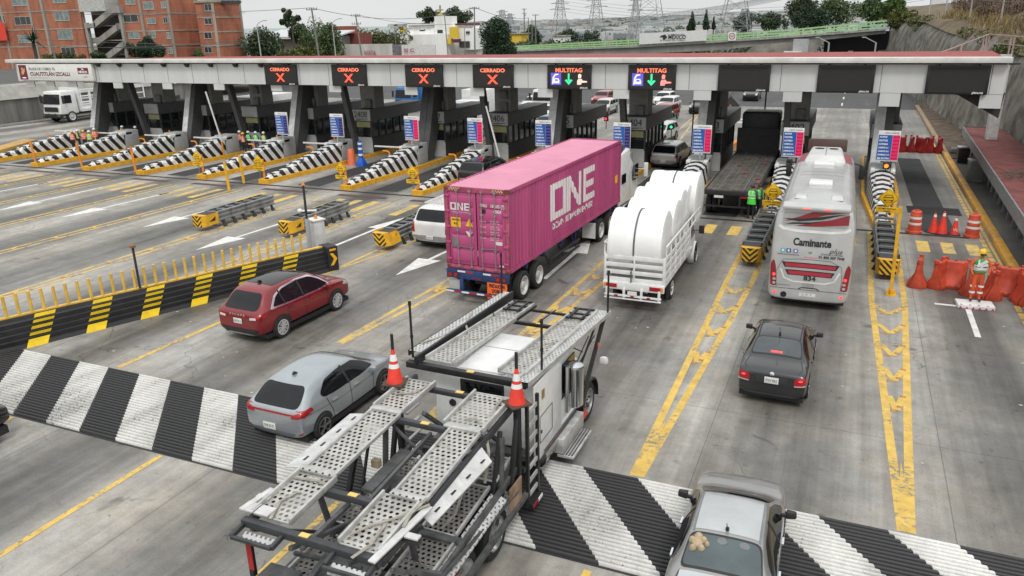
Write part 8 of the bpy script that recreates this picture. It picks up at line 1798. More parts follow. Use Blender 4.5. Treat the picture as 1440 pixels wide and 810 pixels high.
def brick(name, c1, c2, scale):
    m = bpy.data.materials.new(name); t = nt(m); o = N(t, 'ShaderNodeOutputMaterial'); p = N(t, 'ShaderNodeBsdfPrincipled', i_Roughness=.9); L(t, p.outputs[0], o.inputs[0])
    g = N(t, 'ShaderNodeNewGeometry'); mp = N(t, 'ShaderNodeMapping'); mp.inputs['Rotation'].default_value = (pi / 2, 0, 0); L(t, g.outputs['Position'], mp.inputs[0])
    bt_ = N(t, 'ShaderNodeTexBrick', i_Scale=scale); bt_.inputs['Color1'].default_value = c4(c1); bt_.inputs['Color2'].default_value = c4(c2); bt_.inputs['Mortar'].default_value = (.25, .15, .11, 1); bt_.inputs['Mortar Size'].default_value = .012; L(t, mp.outputs[0], bt_.inputs['Vector'])
    n = N(t, 'ShaderNodeTexNoise', i_Scale=.5, i_Detail=8., i_Roughness=.65); mp2 = N(t, 'ShaderNodeMapping'); mp2.inputs['Scale'].default_value = (1, 1, .25); L(t, g.outputs['Position'], mp2.inputs[0]); L(t, mp2.outputs[0], n.inputs['Vector'])
    r = N(t, 'ShaderNodeMapRange'); L(t, n.outputs[0], r.inputs[0]); r.inputs[1].default_value = .35; r.inputs[2].default_value = .65; r.inputs[3].default_value = .62; r.inputs[4].default_value = 1.12
    mu = N(t, 'ShaderNodeVectorMath', operation='SCALE'); L(t, bt_.outputs[0], mu.inputs[0]); L(t, r.outputs[0], mu.inputs['Scale']); L(t, mu.outputs[0], p.inputs['Base Color']); return m
BR = brick('orange_brick', (.44, .16, .09), (.39, .13, .075), 1.4); FRC = mat('concrete_frame', (.36, .32, .26), .85, dirt=.35, scale=.5, streak=True); STC = mat('stair_concrete', (.32, .31, .28), .85, dirt=.35, scale=.8, streak=True)
CURT = mat('curtained_window', (.22, .27, .26), .25, dirt=.5, scale=1.3)
YA = 118.
def pz(y, x=200): return at(x, y, YA).z
def px_x(x, y=40): return at(x, y, YA).x
def aptwindow(t, x0, x1, y0, y1, bars=2, m=None, Yf=YA):
    """pixel rectangle at the facade depth, converted once to metres"""
    a, b_ = at(x0, (y0 + y1) / 2, Yf), at(x1, (y0 + y1) / 2, Yf); z1, z0 = at(x0, y0, Yf).z, at(x0, y1, Yf).z
    f = MB(); f.box(a.x - .08, b_.x + .08, Yf - .1, Yf - .002, z0 - .12, z0); f.box(a.x - .08, b_.x + .08, Yf - .06, Yf - .002, z1, z1 + .08)
    for k in range(bars + 1): x = a.x + (b_.x - a.x) * k / bars; f.box(x - .04, x + .04, Yf - .06, Yf - .002, z0, z1)
    fo = f.build('window', mat('window_frame_pale', (.45, .45, .42), .6), t); MB().box(a.x, b_.x, Yf - .03, Yf - .003, z0, z1).build('pane', m or CURT, fo)
def block(lab, x0, x1, ytop, Yf, depth, pillars, bands, ybot=95, nm='apartment_block'):
    t = thing(nm, lab, 'building'); a, b_ = at(x0, 45, Yf).x, at(x1, 45, Yf).x; zt = at((x0 + x1) / 2, ytop, Yf).z
    MB().box(a, b_, Yf, Yf + depth, 0, zt).build('wall', BR, t)
    MB().box(a - .2, b_ + .2, Yf - .25, Yf + depth + .2, zt, zt + .45).build('roof', FRC, t)
    f = MB()
    for p in pillars: x = at(p, 45, Yf).x; f.box(x - .32, x + .32, Yf - .12, Yf - .003, 0, zt)
    f.build('pillar', FRC, t); f = MB()
    for y in bands: z = at((x0 + x1) / 2, y, Yf).z; f.box(a, b_, Yf - .08, Yf - .004, z - .12, z + .12)
    for y in bands: z = at((x0 + x1) / 2, y, Yf).z; f.box(b_ + .003, b_ + .08, Yf - .08, Yf + depth, z - .12, z + .12)
    f.box(b_ + .003, b_ + .1, Yf + depth - .5, Yf + depth, 0, zt); f.build('floor_band', FRC, t); return t
t = block('orange brick apartment block left of the outside staircase', -60, 118, -25, YA, .8, (8, 48, 66), (-8, 17, 42, 66))
for x0, x1, y0, y1, m in ((17, 39, 0, 8, None), (21, 45, 24, 35, BOOTHG), (26, 50, 50, 60, CURT), (74, 92, -8, 4, CURT), (77, 97, 17, 29, CURT), (82, 102, 43, 55, CURT), (87, 106, 67, 78, BOOTHG), (0, 7, 22, 32, BOOTHG)): aptwindow(t, x0, x1, y0, y1, 2 if x1 - x0 < 15 else 3, m)
tag(MB().box(at(-20, 42, YA).x, at(13, 42, YA).x, YA - .9, YA - .85, at(0, 57, YA).z, at(0, 32, YA).z).build('red_awning', mat('red_awning', (.75, .05, .03), .7, dirt=.2)), 'bright red cloth hanging on the brick block at the left edge', 'cloth')
t = thing('outside_staircase', 'grey concrete zigzag staircase between the brick apartment blocks', 'staircase')
a, b_ = at(118, 45, YA + 1).x, at(176, 45, YA + 1).x
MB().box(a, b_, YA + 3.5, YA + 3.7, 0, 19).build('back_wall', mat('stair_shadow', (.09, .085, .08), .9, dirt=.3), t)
MB().box(at(113, 10, YA).x, at(150, 10, YA).x, YA - .4, YA + 3, at(130, 16, YA).z, at(130, -2, YA).z).build('landing', mat('white_stair_wall', (.5, .5, .48), .8, dirt=.3), t)
def flight(x0, y0, x1, y1, h=1.25, yy=-.9, nm='flight'):
    p, q = at(x0, y0, YA + yy), at(x1, y1, YA + yy); MB().hexa([(p.x, YA + yy, p.z - h), (q.x, YA + yy, q.z - h), (q.x, YA + yy + 1.2, q.z - h), (p.x, YA + yy + 1.2, p.z - h)], [(p.x, YA + yy, p.z), (q.x, YA + yy, q.z), (q.x, YA + yy + 1.2, q.z), (p.x, YA + yy + 1.2, p.z)]).build(nm, STC, t)
flight(131, 30, 158, 8); flight(134, 56, 163, 34, 1.2, -.2); flight(146, 78, 172, 58); flight(118, 55, 140, 52, 1.0, .3); flight(158, 8, 167, 8, 1.3); flight(163, 33, 171, 33, 1.1, .2); flight(120, 34, 133, 32, .8)
for x in (122, 172): p = at(x, 45, YA - .5); MB().box(p.x - .35, p.x + .35, YA - .5, YA + .2, 0, at(x, 8 if x > 150 else 32, YA).z).build('pillar', STC, t)
for z_ in range(4): MB().box(a, b_, YA + .4, YA + 3.4, 2.8 * z_ + 2.2, 2.8 * z_ + 2.4).build('floor_slab', STC, t)
t = block('orange brick apartment block right of the outside staircase', 174, 243, -6, YA, 7.6, (203, 242), (19.5, 43.5, 64))
for x0, x1, y0, y1, m in ((177, 190, -2, 6, CURT), (174, 194, 20, 31, BOOTHG), (181, 196, 44, 54, CURT), (202, 216, 3, 13, CURT), (227, 233, 3, 11, CURT), (207, 219, 26, 33, CURT), (230, 236, 24.5, 32, BOOTHG), (210, 219, 45, 53, None), (235, 240, 46, 54, CURT), (237, 243, 67, 75, CURT)): aptwindow(t, x0, x1, y0, y1, 2, m)
t = block('farthest orange brick block with a recessed bay, at the right end of the row', 280, 305, 3.5, YA + 3, 7.4, (304,), (24.5, 45, 64))
for y0, y1 in ((6, 15), (26, 34), (46, 54), (66, 74)): aptwindow(t, 288, 298, y0, y1, 2, BOOTHG, YA + 3)
b = MB(); 
for k in range(6): p = at(305 + k * 6, 3, YA + 6); b.box(p.x - .5, p.x + .6, YA + 5, YA + 6, p.z - .3, p.z + .35)
tag(b.build('rooftop_clutter', CHAR), 'dark low clutter along the roof of the farthest brick block', 'rooftop clutter')

t = thing('white_building', 'white and yellow building with a small tower and a gold cross like finial', 'building'); YW = 190.
def bx_(nm, x0, x1, y0, y1, m, Yf, d=6., bottom=0): a, b_ = at(x0, (y0 + y1) / 2, Yf), at(x1, (y0 + y1) / 2, Yf); return MB().box(a.x, b_.x, Yf, Yf + d, max(bottom, at(x0, y1, Yf).z if bottom is not None else 0), at(x0, y0, Yf).z).build(nm, m, t)
BWH = mat('whitewash', (.82, .82, .80), .75, dirt=.14, scale=.3, streak=True)
bx_('wall', 560, 630, 49, 82, BWH, YW); bx_('wall', 574, 625, 34, 82, BWH, YW + 3); bx_('tower', 612, 629, 23, 80, BWH, YW + 2); bx_('wing', 628, 670, 37, 80, BWH, YW + 4); bx_('wing', 645, 668, 40, 70, BWH, YW + 1)
bx_('yellow_wall', 632, 643, 38, 54, mat('sunny_yellow', (.72, .50, .05), .7, dirt=.15), YW - .3, 1, at(632, 54, YW).z); bx_('yellow_wall', 628, 634, 54, 62, mat('sunny_yellow', (.72, .5, .05)), YW - .4, 1, at(632, 62, YW).z); bx_('yellow_wall', 552, 561, 55, 61, mat('sunny_yellow', (.72, .5, .05)), YW - .6, 1, at(552, 61, YW).z); bx_('yellow_wall', 562, 567, 39, 46, mat('sunny_yellow', (.72, .5, .05)), YW + .4, 1, at(552, 46, YW).z)
bx_('cornice', 574, 622, 36, 37.2, CHAR, YW + 2.5, .3, at(574, 37.2, YW).z); bx_('red_roof', 640, 664, 33, 36, mat('maroon_roof', (.12, .03, .035), .7), YW + 3, 5, at(640, 36, YW).z); bx_('red_awning', 636, 646, 55, 60, mat('maroon_roof', (.12, .03, .035)), YW - 1, 1, at(640, 60, YW).z)
for x0, x1, y0, y1 in ((576, 580, 51, 55), (590, 597, 42, 44), (615, 622, 42, 47), (655, 660, 44, 47), (646, 660, 58, 67), (566, 570, 60, 68)): bx_('window', x0, x1, y0, y1, CHAR, YW - .35 if x1 < 612 else YW + .6, .3, at(x0, y1, YW).z)
p = at(619, 14, YW + 3); f = MB(); f.bar((p.x, p.y, p.z - 3), (p.x, p.y, p.z + 1.2), .35); f.bar((p.x - .9, p.y, p.z), (p.x + .9, p.y, p.z), .3); f.lathe((p.x, p.y, p.z - 1.5), (0, 0, 1), [(.9, -.9), (1., 0), (.4, .6), (0, .7)], 12); f.build('finial', mat('old_gold', (.4, .35, .14), .5, .3), t)
text('SAN JUDAS TADEO', tuple(at(590, 41, YW - .5)), 1., mat('faded_ink', (.25, .24, .24)), t, width=7)
t = thing('perimeter_wall', 'long low white painted wall with faded red graffiti', 'wall'); bx_('wall', 473, 552, 62.5, 84, mat('faded_wall', (.55, .54, .5), .85, dirt=.3, scale=.4, streak=True), 150, .4); bx_('wall', 552, 565, 62.5, 84, mat('mural_grey', (.2, .2, .24), .85, dirt=.6, scale=1.5), 150, .4); bx_('wall', 565, 612, 63, 84, mat('whiter_wall', (.68, .67, .65), .85, dirt=.25), 150, .4)
text('VOTA', tuple(at(520, 74.5, 149.7)), 1.2, mat('faded_red_ink', (.4, .12, .14), .8), t, width=3.2, bold=.03); text('SI C', tuple(at(575, 71, 149.7)), 1., mat('faded_red_ink', (.4, .12, .14)), t, width=2.5, bold=.03)
t = thing('red_building', 'dark red block building with two flat roofed parts behind the perimeter wall', 'building'); RB = mat('dull_red_wall', (.22, .055, .05), .8, dirt=.25, scale=.4); bx_('wall', 467, 486, 37, 84, mat('brick_red_light', (.3, .09, .06), .8), 175); bx_('wall', 480, 505, 47, 84, RB, 172); bx_('upper_block', 476, 487, 38, 60, RB, 176); bx_('parapet', 465, 487, 47, 50, mat('cream_parapet', (.35, .3, .26), .8), 171.5, .5, at(465, 50, 171).z)
t = thing('low_warehouse', 'low warehouse with white sheet metal roofs behind the trees', 'building'); bx_('wall', 395, 470, 52, 84, mat('warehouse_wall', (.25, .24, .22), .85, dirt=.3), 165, 8)
WR = mat('white_sheet_roof', (.55, .56, .57), .5, dirt=.2)
for x0, y0, x1, y1 in ((370, 42, 432, 51), (398, 44, 470, 52)):
    p, q = at(x0, y0, 165), at(x1, y1, 163); MB().hexa([(p.x, 163, q.z - .3), (q.x, 163, q.z - .3), (q.x, 172, p.z - .3), (p.x, 172, p.z - .3)], [(p.x, 163, q.z), (q.x, 163, q.z), (q.x, 172, p.z), (p.x, 172, p.z)]).build('roof', WR, t)
t = thing('yellow_building', 'small yellow building seen between the round tree and the overpass', 'building'); bx_('wall', 716, 733, 48, 60, mat('sunny_yellow', (.72, .5, .05)), 240); bx_('roof', 714, 735, 47, 48.2, FRC, 239.5, 7, at(716, 48.2, 239).z)
t = thing('white_tank_house', 'small white flat roofed house left of the dark green tree clump', 'building'); bx_('wall', 778, 794, 51, 60, BWH, 250); bx_('roof', 777, 795, 50, 51.2, FRC, 249.5, 7, at(778, 51.2, 249).z)

POLE = mat('weathered_pole', (.2, .19, .17), .85, dirt=.3); PYL = mat('pylon_steel', (.33, .34, .35), .6, .3, dirt=.2); WIRE = mat('cable', (.12, .125, .13), .8)
def pole(x, ytop, Y, lab, arms=1, lean=0., r=.16, grp='utility poles beyond the canopy'):
    p = at(x, ytop, Y); t = thing('utility_pole', lab, 'utility pole', (p.x, Y, 0), 0, grp)
    MB().cyl((lean, 0, 0), (0, 0, p.z), r * 1.2, r * .8, n=8).build('pole', POLE, t)
    for k in range(arms):
        b = MB(); z = p.z - .3 - k * 1.6; b.bar((-1.1, 0, z), (1.1, 0, z), .12)
        for q in (-1, -.45, .45, 1): b.cyl((q, 0, z), (q, 0, z + .35), .06, n=6)
        b.build('crossarm', POLE, t)
    if arms > 1: MB().cyl((.5, -.2, p.z - 2.9), (.5, -.2, p.z - 2.1), .25, n=10).build('transformer', LGREY, t)
    return Vector((p.x, Y, p.z))
A1 = pole(438, 11, 112, 'tall leaning pale utility pole right of the brick blocks', 1, .9); A2 = pole(500, 20, 140, 'utility pole with two crossarms above the perimeter wall', 2, 1.0); A3 = pole(667, 10, 150, 'utility pole right of the white building', 1, -.3); A4 = pole(625, 20, 150, 'leaning pole in front of the white building', 0, .6, .12); pole(555, 38, 148, 'short wooden pole at the left end of the white wall', 0, 0, .1); pole(653, 40, 170, 'thin pole before the right wing of the white building', 0, 0, .1)
A5 = pole(743, 25, 230, 'leftmost of the three close poles beside the overpass', 0, 0, .15); pole(748, 27, 232, 'middle of the three close poles beside the overpass', 0, 0, .15); pole(753, 20, 234, 'rightmost of the three close poles beside the overpass', 1, 0, .18); pole(737, 12, 300, 'twin armed pole above the three close poles', 2, 0, .25)
A0 = pole(52, -30, 100, 'tall pale pole in front of the brick block at left', 1, .8, .14)
def streetlamp(x, ytop, Y, lab, d=1):
    p = at(x, ytop, Y); t = thing('street_lamp', lab, 'street lamp', (p.x, Y, 0), 0, 'tall street lamps beyond the canopy'); MB().cyl((.3, 0, 0), (0, 0, p.z), .14, .07, n=8).build('pole', LGREY, t); b = MB(); b.tube([(0, 0, p.z), (d * .6, 0, p.z + .5), (d * 1.5, 0, p.z + .75)], .05, 6); b.build('arm', LGREY, t); MB().box(min(d * 1.4, d * 2.1), max(d * 1.4, d * 2.1), -.12, .12, p.z + .68, p.z + .8).build('head', LGREY, t)
streetlamp(361, 36, 105, 'street lamp in front of the dark tree right of the brick blocks'); streetlamp(467, 33, 118, 'street lamp in front of the red building')
def pylon(x, ytop, Y, w, lab, arms=3, base=0.):
    p = at(x, ytop, Y); H0 = p.z; t = thing('power_pylon', lab, 'power pylon', (p.x, Y, 0), 0, 'lattice power pylons'); b = MB(); n = 7; th = max(.12, Y * .0006)
    def half(z): f = z / H0; return w / 2 * (1 - f * .86) if f < .7 else w / 2 * .4 * (1 - (f - .7) * 1.4)
    lv = [H0 * (1 - (1 - k / n) ** 1.15) for k in range(n + 1)]
    for z0, z1 in zip(lv, lv[1:]):
        a0, a1 = half(z0), half(z1)
        for sx in (-1, 1):
            for sy in (-1, 1): b.bar((sx * a0, sy * a0, z0), (sx * a1, sy * a1, z1), th)
        for sy in (-1, 1):
            b.bar((-a0, sy * a0, z0), (a1, sy * a1, z1), th * .6); b.bar((a0, sy * a0, z0), (-a1, sy * a1, z1), th * .6); b.bar((-a1, sy * a1, z1), (a1, sy * a1, z1), th * .6); b.bar((sy * a0, -a0, z0), (sy * a1, a1, z1), th * .6)
    b.build('lattice', PYL, t)
    for k in range(arms): z = H0 * (.72 + .11 * k); c_ = MB(); L_ = w * (.62 - .08 * k); c_.bar((-L_, 0, z), (L_, 0, z), th); c_.bar((-L_, 0, z), (0, 0, z + H0 * .04), th * .7); c_.bar((L_, 0, z), (0, 0, z + H0 * .04), th * .7); c_.build('crossarm', PYL, t)
    return p
pylon(787.5, -8, 320, 7.5, 'power pylon, leftmost of the large ones'); pylon(839, -14, 300, 7.5, 'power pylon, second of the large ones'); pylon(894, -3, 420, 7, 'slender far pylon between the larger ones'); pylon(914, -60, 230, 11, 'large near pylon rising behind the left end of the banner'); pylon(1039, -50, 240, 11, 'large pylon rising behind the overpass to the right of the banner'); pylon(706, 14, 420, 8, 'small distant pylon right of the round tree'); pylon(717, 19, 520, 8, 'smallest distant pylon above the yellow building')
def wire(p, q, sag, r=.03, lab='sagging overhead cable'):
    p, q = Vector(p), Vector(q); n = 14; pts = []
    for k in range(n + 1): f = k / n; v = p.lerp(q, f); v.z -= sag * 4 * f * (1 - f); pts.append(v)
    return tag(MB().tube(pts, r, 5).build('overhead_cable', WIRE), lab, 'cable', 'overhead cables')
wire(at(-40, 10, 100), A1, 1.0, .04, 'overhead cable from the left pole to the leaning pole'); wire(A1, A3, 2.0, .04, 'overhead cable between the leaning pole and the pole by the white building'); wire(A2, at(680, 30, 150), 1.2, .035, 'lower overhead cable running right from the two armed pole')
wire(A3, A5, 1.0, .05, 'overhead cable from the white building pole towards the three close poles')
for k, (a, b_) in enumerate((((-20, 50), (345, 62)), ((-20, 60), (345, 66)), ((-20, 15), (345, 18)), ((90, 66), (345, 56)))): wire(at(a[0], a[1], 104), at(b_[0], b_[1], 104), .5, .035, 'thin dark cable crossing in front of the brick blocks')
for k in range(9):
    wire(at(700 + k * 12, 40 - k * 1.5, 330), at(1180 + k * 25, -18 - k * 7, 230), 4, .045, 'thin high voltage line rising to the right across the sky')
for k in range(5): wire(at(780, -6 + 5 * k, 320), at(1300, 8 + k * 3 - 20, 260), 5, .04, 'thin high voltage line rising to the right across the sky')

def leafy(name, blobs, n, size, m, parent=None, squash=1., seed=0):
    rnd = random.Random(seed); vs, fs = [], []
    tot = sum(b_[3] ** 2 for b_ in blobs)
    for bx0, by0, bz0, r in blobs:
        for _ in range(int(n * r * r / tot)):
            d = Vector((rnd.gauss(0, 1), rnd.gauss(0, 1), rnd.gauss(0, 1))).normalized(); rr = r * (rnd.uniform(.35, 1.08) if rnd.random() < .4 else rnd.uniform(.82, 1.12))
            c_ = Vector((bx0, by0, bz0)) + Vector((d.x * rr, d.y * rr, d.z * rr * squash))
            a = Vector((rnd.gauss(0, 1), rnd.gauss(0, 1), rnd.gauss(0, 1))).normalized(); b2 = a.cross(Vector((rnd.gauss(0, 1), rnd.gauss(0, 1), rnd.gauss(0, 1)))).normalized(); s = size * rnd.uniform(.5, 1.3); k = len(vs)
            vs += [c_ - a * s, c_ + b2 * s * .5, c_ + a * s, c_ - b2 * s * .5]; fs.append((k, k + 1, k + 2, k + 3))
    return MB().mesh(vs, fs).build(name, m, parent)
LF = leafmat('dark_leaves', (.055, .078, .04)); LFO = leafmat('olive_leaves', (.085, .095, .03)); LFG = leafmat('mid_green_leaves', (.075, .11, .045)); LFB = leafmat('hazed_far_leaves', (.10, .13, .11), .3); LFD = leafmat('deep_green_leaves', (.036, .062, .034)); LFY = leafmat('dry_leaves', (.22, .165, .08)); BRN = leafmat('brown_brush', (.15, .10, .065))  # far leaves have distance haze put into their colour
BARK = mat('bark', (.09, .075, .06), .9, dirt=.3)
def tree(x, ytop, ybase, Y, wpx, lab, m=LF, seed=0, n=2600, shape='round', leaf=.28, grp='trees beyond the canopy', trunk=True, name='tree'):
    """crown spans image rows ytop..ybase at depth Y, width wpx pixels"""
    top, bot = at(x, ytop, Y), at(x, ybase, Y); hh = top.z - bot.z; wd_ = (at(x + wpx / 2, (ytop + ybase) / 2, Y) - at(x - wpx / 2, (ytop + ybase) / 2, Y)).x
    t = thing(name, lab, 'tree', (top.x, Y, 0), 0, grp); rnd = random.Random(seed + 5); bl = []
    if shape == 'round':
        for k in range(11):
            a = rnd.uniform(0, 2 * pi); f = rnd.random(); r = min(hh, wd_) * rnd.uniform(.17, .3); q = (wd_ / 2 - r) * rnd.uniform(.3, 1.)
            bl.append((cos(a) * q, sin(a) * q * .6, bot.z + r * .7 + (hh - 1.7 * r) * f * (1 - .35 * abs(cos(a) * q) / max(.1, wd_ / 2)), r))
        bl.append((0, 0, bot.z + hh * .45, min(hh, wd_) * .36)); bl.append((0, 0, top.z - hh * .2, min(hh, wd_) * .2))
    elif shape == 'cone':
        for k in range(9): f = k / 8; r = wd_ / 2 * (1 - f * .85) * .62; bl.append((rnd.uniform(-1, 1) * wd_ * .12 * (1 - f), rnd.uniform(-.3, .3), bot.z + hh * (.08 + f * .86), max(.25, r)))
    elif shape == 'wide':
        for k in range(22): r = hh * rnd.uniform(.2, .42); bl.append((rnd.uniform(-1, 1) * (wd_ / 2 - r), rnd.uniform(-1, 1) * 2, bot.z + rnd.uniform(.1, .8) * (hh - r) , r))
    elif shape == 'sparse':
        for k in range(11): r = hh * rnd.uniform(.07, .13); bl.append((rnd.uniform(-.42, .42) * wd_, rnd.uniform(-1, 1), bot.z + hh * rnd.uniform(.2, .95), r))
    leafy('crown', bl, int(n * 1.5), leaf, m, t, .95, seed)
    if trunk:
        b = MB(); b.cyl((0, 0, 0), (.1, 0, bot.z + hh * .4), .3, .16, n=7)
        for q in bl[:7]: b.cyl((.1, 0, max(.3, bot.z + hh * .15)), (q[0] * .9, q[1] * .9, q[2]), .11, .04, n=5)
        b.build('trunk', BARK, t)
    return t
tree(366, 36, 90, 128, 60, 'dark round tree right against the end of the brick blocks', LF, 1, 3800)
tree(407, 7, 44, 150, 24, 'tall sparse tree with separate leaf clumps against the sky', LF, 2, 1800, 'sparse', .32)
tree(418, 32, 60, 155, 34, 'dark bushy tree under the tall sparse one', LF, 3, 2200)
tree(442, 22, 80, 150, 60, 'loose green tree behind the leaning utility pole', LFG, 4, 2400, leaf=.24)
tree(462, 30, 82, 145, 40, 'olive tree by the street lamp in front of the red building', LFG, 5, 2400)
tree(415, 60, 84, 125, 60, 'low olive shrubs above the canopy roof right of the brick blocks', LFO, 6, 2600, 'wide')
tree(535, 30, 74, 185, 84, 'wide olive green tree left of the white building', LFO, 7, 3800, 'wide')
tree(602, 9, 34, 215, 40, 'dark leafy tree behind the left of the white building tower', LF, 8, 2600)
tree(640, 8, 36, 215, 50, 'dark leafy tree behind the right of the white building tower', LF, 9, 2800)
tree(697, 23, 84, 128, 56, 'big round dark green tree right of the white building', LFD, 10, 6500, leaf=.22)
tree(747, 35, 66, 260, 46, 'dark domed tree behind the three close poles', LFD, 11, 2400, leaf=.35)
tree(812, 38, 60, 280, 66, 'dark green clump beyond the overpass at centre', LFD, 12, 2400, 'wide', leaf=.35)
tree(974, 16, 42, 300, 18, 'dark conifer beyond the banner, left one', LFD, 13, 1500, 'cone', .4); tree(994, 14, 40, 300, 14, 'dark conifer beyond the banner, right one', LFD, 14, 1300, 'cone', .4); tree(1004, 24, 40, 300, 8, 'small slim conifer right of the two dark conifers', LFD, 15, 700, 'cone', .35)
tree(1048, 12, 42, 310, 44, 'grey green tree behind the second large pylon', LFB, 16, 1800, leaf=.4); tree(1084, 15, 42, 300, 56, 'dull green tree right of the second large pylon', LF, 17, 2000, leaf=.4)
tree(1132, -14, 38, 200, 72, 'tall dark tree above the right part of the overpass', LF, 18, 3600, leaf=.3); tree(1180, -8, 36, 190, 70, 'leafy tree with bare twigs above the overpass', LFG, 19, 2600, leaf=.26); tree(1150, 8, 38, 185, 80, 'dense dark bush behind the overpass railing', LFD, 20, 2600, 'wide')
tree(1226, -8, 32, 170, 76, 'green tree at the right end of the overpass', LFG, 21, 3200, leaf=.26); tree(1258, -6, 26, 160, 54, 'bright green tree where the overpass meets the rock wall', leafmat('fresh_leaves', (.07, .12, .03)), 22, 3600, leaf=.24); tree(1270, 8, 36, 145, 44, 'olive bush on top of the rock wall end', LFO, 23, 2400, 'wide', .22)
tree(207, 50, 84, 108, 56, 'dark round bush in front of the brick block right of the staircase', LFD, 24, 4200, leaf=.2)
tree(88, 72, 86, 108, 40, 'low olive bush at the foot of the left brick block', LFO, 25, 1600, 'wide', .2); tree(277, 68, 84, 108, 16, 'small green bush at the foot of the brick blocks', LFG, 26, 900, leaf=.2); tree(135, 70, 84, 110, 22, 'small dark bush at the foot of the staircase', LF, 27, 900, leaf=.2)
p = at(48, 66, 100); t = thing('palm_tree', 'dark spiky palm in front of the left brick block', 'tree', (p.x, 100, 0)); MB().cyl((0, 0, 0), (0, 0, p.z + 1), .35, .28, n=9).build('trunk', BARK, t); b = MB(); rnd = random.Random(3)
for k in range(46):
    a = rnd.uniform(0, 2 * pi); e = rnd.uniform(-.3, 1.2); Lg = rnd.uniform(2.8, 4.6); prev = Vector((0, 0, p.z + 1)); w0 = .16
    for s in range(5):
        f = (s + 1) / 5; nx = Vector((cos(a) * cos(e) * Lg * f, sin(a) * cos(e) * Lg * f, p.z + 1 + sin(e) * Lg * f - 1.1 * f * f)); sd_ = Vector((-sin(a), cos(a), 0)) * w0 * (1.1 - f)
        b.face([prev - sd_ * 1.3, prev + sd_ * 1.3, nx + sd_, nx - sd_]); prev = nx
b.build('fronds', LFD, t)

leaves = []; rnd = random.Random(11); vs, fs = [], []
def blades(cx_, cy_, cz_, rad, n, h, lean=.5):
    for _ in range(n):
        x, y = cx_ + rnd.gauss(0, rad), cy_ + rnd.gauss(0, rad * 1.6); dx, dy = rnd.uniform(-lean, lean), rnd.uniform(-lean, lean); hh = h * rnd.uniform(.5, 1.3); w_ = .035; k = len(vs)
        vs.extend([(x - w_, y, cz_ - .2), (x + w_, y, cz_ - .2), (x + dx * hh, y + dy * hh, cz_ + hh)]); fs.append((k, k + 1, k + 2))
for k in range(60):
    y = rnd.uniform(42, 120); f = (y - 30) / 90; zt = 7.5 + max(0, (y - 70)) * .028; xt = 10.6 - max(0, y - 70) * .055; blades(xt + rnd.uniform(.3, 3.5), y, zt + rnd.uniform(.2, 1.2), .6, 45, .6)
MB().mesh(vs, fs).build('dry_grass', LFY); bpy.data.objects['dry_grass']['kind'] = 'stuff'; tag(bpy.data.objects['dry_grass'], 'tall dry yellow grass tufts on the slope above the rock wall', 'grass')
bl = []
for k in range(46):
    y = rnd.uniform(40, 125); zt = 7.4 + max(0, (y - 70)) * .028; xt = 10.8 - max(0, y - 70) * .055; bl.append((xt + rnd.uniform(1.6, 6), y, zt + rnd.uniform(1.0, 3.2), rnd.uniform(.6, 1.5)))
tag(leafy('dry_scrub', bl, 26000, .13, BRN, None, .8, 31), 'brown dry scrub and creepers covering the slope behind the rock wall', 'scrub', kind='stuff')
bl = []
for k in range(16):
    y = rnd.uniform(60, 140); bl.append((10.4 - max(0, y - 70) * .055 + rnd.uniform(-.8, .4), y, 7.3 + max(0, (y - 70)) * .028 + rnd.uniform(-1.2, .3), rnd.uniform(.5, 1.0)))
tag(leafy('creeper', bl, 4200, .12, LFO, None, .7, 32), 'olive creepers hanging over the top of the rock wall', 'creeper', kind='stuff')
t = thing('slope_fence', 'rusty mesh fence with thin posts on the slope above the rock wall', 'fence'); FRT = mat('rusty_fence', (.17, .14, .12), .8, dirt=.3)
fp = [(12.6, 46, 10.0), (12.4, 58, 9.6), (12.3, 70, 9.8), (11.2, 84, 10.1), (10.2, 98, 10.6), (9.0, 112, 11.0), (8, 124, 11.2)]
for (xa, ya, za), (xb, yb_, zb_) in zip(fp, fp[1:]):
    b = MB()
    for h_ in (.3, 1.2, 2.0): b.bar((xa, ya, za + h_), (xb, yb_, zb_ + h_), .06)
    for k in range(16): f = k / 16; x, y, z = xa + (xb - xa) * f, ya + (yb_ - ya) * f, za + (zb_ - za) * f; b.bar((x, y, z - .5), (x, y, z + 2.0), .035)
    b.build('mesh_panel', FRT, t)
for x, y, z in fp: MB().cyl((x, y, z - 1.5), (x, y, z + 2.4), .07, n=7).build('post', LGREY, t)
t = thing('stair_handrail', 'pale pink handrail climbing from the canopy roof onto the rock wall', 'handrail'); HR = mat('pink_rail', (.42, .31, .28), .6, dirt=.2)
pA, pB, pC = at(1323, 74, 55), at(1391, 48, 58), at(1442, 52, 56); b = MB()
b.bar(pA, pB, .06); b.bar(pB, pC, .06); b.bar(pB - Vector((0, 0, .5)), pC - Vector((0, 0, .5)), .05)
for p, h_ in ((at(1353, 62, 56), 1.0), (at(1388, 50, 58), 1.5), (at(1384, 52, 58), 1.5), (at(1392, 48, 58), 1.5), (at(1422, 53, 57), 1.3), (at(1427, 53, 57), 1.3)): b.bar(p, p - Vector((0, 0, h_)), .08)
b.build('rail', HR, t)

